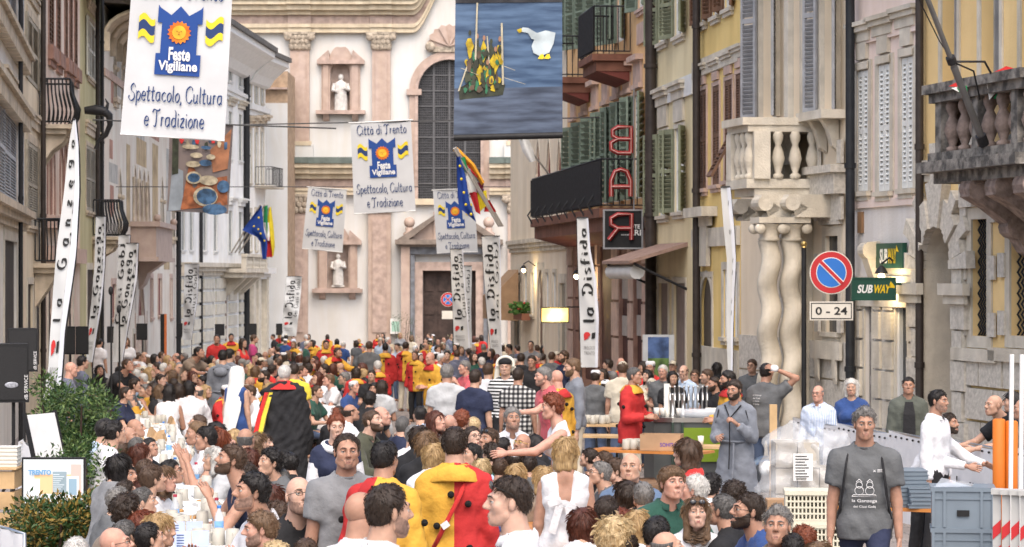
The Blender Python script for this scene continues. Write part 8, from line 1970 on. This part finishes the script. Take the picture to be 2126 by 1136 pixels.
b=MB();[b.box(-.34+.23*i,-.12+.23*i,-.3,.25,.3+.27*k,.56+.27*k)for i in range(3)for k in range(3)if not(i==2 and k==2)];b.build('cartons',M('pale_cartons',(.46,.42,.36),.8,.2,5),wp)
WRAP=M('stretch_film',(.72,.74,.76),.2,0,alpha=.3,spec=.8,bump=1.,bscale=9)
F=Field((-.66,-.66,.02),(.62,.5,1.35),.035);F.cap((-.2,-.1,.5),(-.18,-.1,1.02),.32,.27,.05);F.cap((.2,-.1,.45),(.24,-.1,.98),.32,.26,.05);F.cap((-.25,-.12,.4),(.25,-.12,.4),.3,.3,.06);F.cap((-.28,0,1.12),(.05,0,1.08),.05,.06,.04);X,Yg,Z=F.grid((slice(None),)*3);F.f=F.f+.03*np.sin(26*Z+14*X+3*np.sin(8*X))+.018*np.sin(40*X-33*Z+20*Yg);V,Fq=F.mesh();obj('film',np_mesh('film',V,Fq,[WRAP]),wp)
b=MB();b.box(-.16,.04,-.46,-.452,.72,1.0);o=b.build('paper_label',WHITE,wp,loc=(-.02,-.05,0));b=MB();[b.box(-.14,.0-.02*(k%3),-.466,-.461,.76+.03*k,.768+.03*k)for k in range(8)];[b.box(-.13+.012*k,-.124+.012*k,-.466,-.461,.73,.75)for k in range(9)];b.build('printed_lines',BLACK_P,o,kind='stuff')
def vented_crate(label,x,y,z,rz,m,w=.52,d=.36,h=.29,slots=True,group=None):
 t=thing('plastic_crate',label,'crate',(x,y,z),rz,group);b=MB()
 b.box(-w/2-.012,w/2+.012,-d/2-.012,d/2+.012,h-.035,h);
 if slots:
  n=15;r_=4
  for i in range(n+1):xx=-w/2+(w-.012)*i/n;b.box(xx,xx+.014,-d/2,-d/2+.012,.03,h-.035)
  for k in range(r_+1):zz=.03+(h-.075)*k/r_;b.box(-w/2,w/2,-d/2-.002,-d/2+.01,zz,zz+.016)
  b.box(-w/2,w/2,-d/2,d/2,0,.03);b.box(-w/2,w/2,d/2-.012,d/2,.03,h-.035);[b.box(s*w/2-.006,s*w/2+.006,-d/2,d/2,.03,h-.035)for s in(-1,1)]
 else:
  b.box(-w/2,w/2,-d/2,d/2,0,h-.035);[b.box(xx,xx+.022,-d/2-.012,-d/2,.01,h-.035)for xx in(-w/2,-w/2+.09,w/2-.112,w/2-.022)];b.box(-w/2,w/2,-d/2-.008,-d/2,h-.1,h-.085)
 b.build('crate_body',m,t)
 if not slots:b=MB();b.box(-.05,.05,-d/2-.016,-d/2-.012,.1,.15);b.build('handle',BLACK,t)
 return t
CRW,CRG=M('ivory_crate_plastic',(.62,.59,.47),.5,.06,4),M('blue_grey_crate_plastic',(.17,.21,.25),.45,.08,3)
for k in range(3):vented_crate(('bottom','middle','top')[k]+' ivory vented crate of the stack before the wrapped pallet',WX(1692,23.2),23.2,gz(23.2)+.29*k,R(-4),CRW,group='stack of ivory crates')
Yg_=21.6
for k in range(3):vented_crate(('bottom','middle','top')[k]+' big blue grey crate of the stack at the lower right',WX(1998,Yg_),Yg_,gz(Yg_)+.335*k,R(-8),CRG,.50,.4,.335,False,'stack of blue grey crates')
b=MB();b.add([(-.2,-.15,1.005),(.1,-.18,1.01),(.16,.1,1.01),(-.1,.12,1.06),(-.05,0,1.05)],[(0,1,4),(1,2,4),(2,3,4),(3,0,4)]);tag(b.build('plastic_bag',CLEAR,None,loc=(WX(1985,Yg_),Yg_,gz(Yg_))),'crumpled clear plastic bag on top of the grey crates','bag')
tE,YE_=wood_table('orange wooden table holding stacked grey trays',1880,1050,.74,.5,1.2,R(70),WOODO)
for j,(u,n_)in enumerate(((1880,9),(1912,5))):
 for k in range(n_):tag(MB().box(-.15,.15,-.2,.2,0,.028).box(-.16,.16,-.21,.21,.028,.034).build('tray',CRG,None,loc=(WX(u,YE_)+.006*(k%3),YE_-.1*j,gz(YE_)+.742+.0355*k),rot=(0,0,R(4*(k%2)))),ORD[k]+' flat grey tray from the bottom of the '+('taller' if j==0 else 'shorter')+' pile on the orange table','tray','piles of grey trays')
b=MB();b.box(-.14,.14,-.12,.12,0,.2);tag(b.build('carton',CARD,None,loc=(WX(1622,24.5),24.5,gz(24.5)+.5)),'plain brown carton left of the ivory crates','box');b=MB();b.box(-.2,.2,-.18,.18,0,.5);tag(b.build('carton',CARD,None,loc=(WX(1622,24.5),24.5,gz(24.5))),'larger brown carton under the plain one','box')
SHEETM=M('white_barrier_sheet',(.76,.76,.77),.55,.05,2,.3,8)
P0,P1=Vector((3.66,34.0)),Vector((5.6,21.6));nb=6
for i in range(nb):
 a,c=P0.lerp(P1,i/nb),P0.lerp(P1,(i+1)/nb);t=thing('barrier','white sheeted crowd barrier panel '+('farthest, under the road sign','behind the striped shirt','before the hooded jacket','behind the white shirted pair','with printed emblems by the orange posts','nearest, running out of the picture')[i],'barrier',(a.x,a.y,gz(a.y)),math.atan2(c.y-a.y,c.x-a.x),'white sheeted barriers');L=(c-a).length
 b=MB();b.tube([(.02,0,0),(.02,0,1.1),(L-.02,0,1.1),(L-.02,0,0)],.02,6);b.build('frame',STEEL,t)
 b=MB();n=12;vs=[(L*k/n,-.03-.02*math.sin(k*1.7+i)*(1-q),.12+1.0*q-.03*math.sin(math.pi*k/n)*q)for q in(0,.33,.66,1)for k in range(n+1)];b.add(vs,[(q*13+k,q*13+k+1,q*13+14+k,q*13+13+k)for q in range(3)for k in range(n)],True);b.build('sheet',SHEETM,t)
 b=MB();[b.sphere((L*(k+.5)/10,-.045,1.06),.014,6,4)for k in range(10)];b.build('eyelets',BLACK,t,kind='stuff')
 if i>=3:
  b=MB();mpp=lambda x,y:(x,-.058,y);put_text(b,'I',(L*.18,L*.2,.6,.75),mpp);put_text(b,'FORST',(L*.38,L*.58,.62,.72),mpp,.02);put_text(b,'TRENTO',(L*.34,L*.62,.55,.59),mpp);b.build('lettering',BLACK_P,t);b=MB();b.add([mpp(L*.78,.45),mpp(L*.86,.47),mpp(L*.85,.66),mpp(L*.79,.68)],[(0,1,2,3)]);b.build('red_emblem',RED_P,t);b=MB();b.add([mpp(L*.88,.45),mpp(L*.94,.45),mpp(L*.93,.68),mpp(L*.87,.66)],[(0,
1,2,3)]);b.build('dark_emblem',BLACK_P,t)
def disc(n_,r,y,m,par,rr0=0):b=MB();b.lathe([(rr0,y),(r,y),(r,y+.012),(rr0,y+.012)],n=36,ax='Y',smooth=False);return b.build(n_,m,par)
SB,SRD=M('sign_blue',(.03,.16,.52),.4,.04,4),M('sign_red',(.48,.03,.035),.4,.05,4);CREAMS=M('sign_cream',(.66,.62,.54),.5,.05,4)
def nopark(label,up,ud,vd,r,Y,cross,plate=None):
 t=thing('no_parking_sign',label,'road sign',(WX(up,Y),Y,gz(Y)));top=WZ(vd,Y)-gz(Y)
 b=MB();b.tube([(0,0,0),(0,0,top+r*1.15)],.035,10);b.build('post',BLACK,t);b=MB();b.sphere((0,0,top+r*1.15+.05),.045,10,8);b.lathe([(.04,top+r*1.15),(.03,top+r*1.15+.02)],n=10);b.build('finial',M('brass_ball',(.4,.28,.1),.35,.1,metal=.8),t)
 h=obj('disc',None,t,(WX(ud,Y)-WX(up,Y),-.05,top));disc('rim',r,0,CREAMS,h);disc('red_ring',r*.955,-.004,SRD,h);disc('white_ring',r*.70,-.008,WHITE,h);disc('blue_field',r*.665,-.012,SB,h)
 for s in((1,-1)if cross else(1,)):
  for w,y,m in((.115,-.016,WHITE),(.075,-.02,SRD)):b=MB();b.obox((0,y,0),r*1.4,.004,r*w*2,0,0,R(45*s));b.build('slash',m,h)
 if plate:
  b=MB();x,z=h.location.x,top-r-.23;b.box(x-.30,x+.30,-.06,-.045,z-.13,z+.13);o=b.build('plate',CREAMS,t);b=MB();frame_mb(b,x-.27,x+.27,z-.1,z+.1,.012,-.064,-.061);put_text(b,plate,(x-.22,x+.22,z-.055,z+.055),lambda a_,c_:(a_,-.064,c_),.02);b.build('lettering',BLACK_P,o)
nopark('round blue and red no parking sign with hours plate on black post',1669,1725,566,.30,36.4,False,'0 - 24')
nopark('small distant round no stopping sign before the church door',941,930,622,.3,110.,True,None)
b=MB();x=WX(930,109.7);z=WZ(654,109.7);b.box(x-.25,x+.25,109.65,109.68,z-.17,z+.17);tag(b.build('sign_plate',CREAMS),'small pale plate below the distant no stopping sign','sign')
def speaker(label,u0,u1,v0,v1,Y,rz=0,word=None,stand=True):
 w=(u1-u0)/FPX*Y;h=(v1-v0)/FPX*Y;x=WX((u0+u1)/2,Y);z=WZ(v1,Y);t=thing('loudspeaker',label,'loudspeaker',(x,Y,z),rz,'black loudspeakers along the left front')
 b=MB();b.prism([(-w/2,0),(w/2,0),(w*.38,w*.8),(-w*.38,w*.8)],0,h,'XY');b.build('cabinet',BLACK,t);b=MB();b.box(-w*.44,w*.44,-.012,-.002,h*.05,h*.95);b.build('grille',M('speaker_grille',(.02,.02,.021),.7,.3,90),t)
 if u1-u0>40:b=MB();b.sphere((0,-.015,h*.3),w*.2,12,6,(1,.08,.45));b.build('badge',M('badge_grey',(.35,.36,.4),.4,.4,40),t);b=MB();put_text(b,'dB SERVICE',(-.0,h*.42,-w*.46,-w*.36),lambda a_,c_:(-c_,-.014,a_+h*.05));b.build('lettering',WHITE_P,t)
 s=thing('speaker_stand','stand carrying the '+label,'stand',(x,Y+.12,gz(Y)),0,'speaker stands');H_=z-gz(Y);b=MB();b.tube([(0,0,0),(0,0,H_)],.022,6);[b.tube([(0,0,.55),(.4*math.cos(a),.4*math.sin(a),0)],.014,5)for a in(.5,2.6,4.7)];b.build('tripod',BLACK,s)
for q in(('nearest black loudspeaker at the left edge',-12,60,714,836,31,R(12)),('second black loudspeaker behind the nearest',16,78,682,772,36,R(14)),('left of a pair of black loudspeakers',132,156,678,736,50),('right of a pair of black loudspeakers',157,184,678,736,50.5),('loudspeaker half hidden by flags',222,238,678,712,70),('loudspeaker before the gothic palace',283,306,672,706,92),('loudspeaker beside the downpipe',
366,379,671,699,104),('loudspeaker before white rustication',446,466,673,697,112),('loudspeaker by the end house',515,533,672,696,124),('loudspeaker by the pale church flag',573,586,672,696,132)):speaker(*q)
pn=thing('pennant','narrow black and orange pennant standing by the gothic palace','flag banner',(0,0,0));q=95.;[MB().box(WX(a,q),WX(c,q),q,q+.04,gz(q)+.3,WZ(652,q)).build('cloth',m,pn)for a,c,m in((333,341,M('black_cloth_banner',(.02,.02,.02),.8)),(341.2,346,M('orange_banner',(.6,.16,.05),.7)))]
for i,(u,vt)in enumerate(((231,598),(248,636))):
 q=42.+i*2;b=MB();b.tube([(WX(u,q),q,gz(q)),(WX(u,q),q,WZ(vt+10,q))],.016,6);b.sphere((WX(u-1,q),q,WZ(vt+6,q)),.05,8,6,(.8,.8,1.5));[b.tube([(WX(u,q),q,gz(q)+.3),(WX(u,q)+.3*math.cos(a),q+.3*math.sin(a),gz(q))],.01,5)for a in(0,2.1,4.2)];tag(b.build('microphone_stand',BLACK),('taller' if i==0 else 'shorter')+' black microphone stand beside the feather flags','microphone stand','microphone stands')
def bush(label,u,Y,w,h,n,seed,m1,m2):
 t=thing('bush',label,'bush',(WX(u,Y),Y,gz(Y)));r_=random.Random(seed)
 b=MB();[b.tube([(.1*math.cos(a),.1*math.sin(a),0),(w*.4*math.cos(a),w*.4*math.sin(a),h*.8)],[.03,.01],5)for a in(0,1.1,2.3,3.6,5)];b.build('stems',DARKWOOD,t)
 b=MB();C=[(r_.uniform(-.8,.8)*w/2,r_.uniform(-.8,.8)*w/2,h*(.08+.84*r_.random()**.8))for _ in range(46)]
 for i in range(n):
  c=r_.choice(C);s=.13+.05*r_.random();d=Vector((r_.gauss(0,1),r_.gauss(0,1),r_.gauss(0,1))).normalized();p=Vector(c)+d*s*r_.uniform(.55,1.15)
  if p.z<.02:continue
  t1=(d+Vector((r_.gauss(0,.6),r_.gauss(0,.6),r_.gauss(.2,.6)))).normalized();t2=t1.cross(d+Vector((.01,.3,.2))).normalized();L=r_.uniform(.045,.075);W_=L*.42;b.cur=0 if r_.random()<.55 else 1;k_=t1.cross(t2)*L*.12
  b.add([p,p+t1*L*.5+t2*W_*.5+k_,p+t1*L,p+t1*L*.5-t2*W_*.5+k_],[(0,1,2),(0,2,3)])
 b.build('foliage',[m1,m2],t)
LF1,LF2,LF3=M('dark_leaf',(.035,.075,.022),.45,.35,6),M('light_leaf',(.10,.15,.045),.5,.3,6),M('yellow_leaf',(.20,.14,.03),.6,.4,6)
bush('large leafy green bush beside the nearest feather flag',160,29.5,1.0,1.78,9000,1,LF1,LF2);bush('dense green shrub just behind the screen',172,26,.75,1.15,4500,2,LF1,LF2);bush('low shrub with yellowing leaves below the screen',116,22.6,.95,.80,6500,3,LF1,LF3)
Ys=23.6;sc=thing('display_screen','flat screen in black frame showing a TRENTO page','screen',W(111,1000,Ys));w,h=66/FPX*Ys,50/FPX*Ys
MB().box(-w,w,0,.05,-h,h).build('frame',BLACK,sc);EM=lambda n_,c,e=.12:M(n_,c,.4,0,emit=e)
o=MB().box(-w*.94,w*.94,-.004,-.001,-h*.90,h*.92).build('display',EM('lit_white',(.60,.64,.66)),sc)
for nm,x0,x1,z0,z1,m in(('colour_block',-.6,.55,-.5,.3,EM('lit_peach',(.75,.48,.26))),('colour_block',.55,.88,-.5,.72,EM('lit_salmon',(.75,.42,.38))),('text_block',-.02,.42,-.45,.42,EM('lit_slate',(.25,.32,.36))),('phone_picture',.42,.80,-.72,.22,EM('lit_pale',(.72,.74,.76))),('phone_picture',.48,.74,-.55,.12,EM('lit_steel',(.25,.36,.45))),('phone_picture',-.75,-.42,-.6,.12,EM('lit_pale',(.72,.74,
.76)))):
 q=.006+.001*len(o.children);MB().box(w*x0,w*x1,-q,-q+.0006,h*z0,h*z1).build(nm,m,o)
b=MB();put_text(b,'TRENTO',(-w*.78,-w*.06,h*.28,h*.5),lambda x,y:(x,-.02,y),.05);b.build('lettering',EM('lit_blue_text',(.12,.25,.42),.3),o)
b=MB();[b.box(-w*.0,w*(.2+.05*(k%4)),-.021,-.0205,h*(-.4+.085*k),h*(-.37+.085*k))for k in range(9)];b.build('text_lines',EM('lit_pale2',(.5,.55,.58),.3),o,kind='stuff')
b=MB();b.tube([(0,.06,-h),(0,.06,gz(Ys)-WZ(1000,Ys))],.03,8);b.box(-.3,.3,-.15,.25,gz(Ys)-WZ(1000,Ys),gz(Ys)-WZ(1000,Ys)+.03);b.build('stand',BLACK,sc);b=MB();b.box(-.05,.05,-.03,.0,-h*1.14,-h);b.build('badge',M('badge_grey',(.35,.36,.4),.4,.4,40),sc)
Ye=27.5;b=MB();b.obox((0,0,.42),.55,.02,.85,0,R(-14));o=b.build('easel_board',WHITE,None,loc=(WX(100,Ye),Ye,gz(Ye)+.55),rot=(0,0,R(68)));tag(o,'white board in black frame leaning on an easel by the bush','board');b=MB();[b.obox((s*.29,0,.42),.03,.04,.9,0,R(-14))for s in(-1,1)];b.tube([(-.25,.1,.2),(-.25,.3,-.55)],.015,5);b.tube([(.25,-.1,.2),(.25,-.25,-.55)],.015,5);b.build('frame',BLACK,o)
for i,(ua,Ya,ub,Yb)in enumerate(((-40,21.5,46,20.4),(38,29.5,104,27.8))):
 a,c=Vector((WX(ua,Ya),Ya)),Vector((WX(ub,Yb),Yb));t=thing('barrier',('white sheeted barrier with printed words at the lower left corner','pale slack net barrier behind the easel board')[i],'barrier',(a.x,a.y,gz(a.y)),math.atan2(c.y-a.y,c.x-a.x));L=(c-a).length
 b=MB();n=10;hh=(.72,1.0)[i];vs=[(L*k/n,.03*math.sin(k*1.9),hh*q+(.06*math.sin(k)if i else 0))for q in(0,.5,1)for k in range(n+1)];b.add(vs,[(q*11+k,q*11+k+1,q*11+12+k,q*11+11+k)for q in range(2)for k in range(n)],True);b.build('sheet',SHEETM,t);b=MB();b.tube([(0,.02,0),(0,.02,hh),(L,.02,hh),(L,.02,0)],.015,6);b.build('frame',STEEL,t)
 if i==0:b=MB();put_text(b,'Forst Bier',(L*.55,L*.95,.2,.34),lambda x,y:(x,-.035,y),.02);put_text(b,'5',(L*.70,L*.78,.08,.17),lambda x,y:(x,-.035,y));b.build('lettering',BLACK_P,t)
pc=thing('pallet_collar_box','stacked pale wooden pallet collars at the left edge','wooden box',(WX(-2,24.6),24.6,gz(24.6)))
for k in range(5):MB().box(-.5,.2,-.3,-.27,.05+.19*k,.21+.19*k).box(.17,.2,-.27,.5,.05+.19*k,.21+.19*k).build('plank',WOODP,pc)
for k in range(5):tag(MB().box(-.16,.14,-.1,.12,0,.03).box(-.17,.15,-.11,.13,.03,.036).build('tray',PLW_,None,loc=(WX(8,24.6),24.6,gz(24.6)+1.0+.037*k)),ORD[k]+' white tray from the bottom, stacked on the pallet collars','tray','white trays on the pallet collars')
MB().box(-.55,.22,-.32,.5,.985,1.0).build('lid',WOODP,pc)
ORP=M('orange_plastic',(.62,.17,.02),.5,.06,3);Yo=22.6
for i,(u,vt,vb)in enumerate(((2074,872,1150),(2100,876,1150))):tag(MB().lathe([(0,0),(.055,0),(.055,WZ(vt,Yo)-gz(Yo)),(.04,WZ(vt,Yo)-gz(Yo)+.01),(0,WZ(vt,Yo)-gz(Yo)+.01)],n=16).build('orange_post',ORP,None,loc=(WX(u,Yo),Yo,gz(Yo))),('left' if i==0 else 'right')+' thick orange plastic post at the right edge','post','orange plastic posts')
for i,u in enumerate((2096,2117)):tag(MB().tube([(0,0,0),(.02,0,WZ(736,22.3)-gz(22.3))],.02,8).build('white_pole',WHITE,None,loc=(WX(u,22.3),22.3,gz(22.3))),('left' if i==0 else 'right')+' thin white pole rising beside the orange posts','pole','thin white poles')
for i in range(5):
 Yb=20.9-.05*i;t=thing('striped_barricade',('leftmost','second from the left','middle','second from the right','rightmost')[i]+' red and white striped marker board at the right edge','barricade',(WX(2070+19*i,Yb),Yb,gz(Yb)),R(-14),'striped marker boards at the right edge')
 b=MB();b.box(-.032,.032,-.02,.02,.06,.98);b.box(-.045,.045,-.05,.1,.98,1.02);b.box(-.09,.09,-.15,.15,0,.06);b.build('board',M('grey_white_board',(.42,.42,.41),.5,.12,3),t)
 for k in range(2):MB().prism([(-.032,.42+.2*k),(.032,.48+.2*k),(.032,.58+.2*k),(-.032,.52+.2*k)],-.026,-.021,'XZ').build('stripe',SRD,t)
Yq=50.;t=thing('poster_stand','pale stand holding a blue and green poster by the shop door','poster',(WX(1367,Yq),Yq,gz(Yq)));MB().box(-.3,.3,0,.04,.4,WZ(695,Yq)-gz(Yq)).build('panel',M('pale_grey_panel',(.5,.52,.53),.5),t);z=WZ(700,Yq)-gz(Yq);MB().box(-.2,.2,-.006,-.002,z-.4,z-.0).build('poster',M('blue_poster',(.07,.12,.26),.5,.5,4),t);MB().box(-.2,.2,-.006,-.002,z-.95,z-.4).build('poster',M('green_poster',
(.10,.17,.05),.5,.6,5),t)
bush('pale flowering planter among the far crowd',905,84,1.7,2.0,900,5,LF2,M('cream_flower',(.55,.52,.38),.7));bush('small dark shrub beside the church notice board',838,140,1.5,3.0,700,6,LF1,LF1)
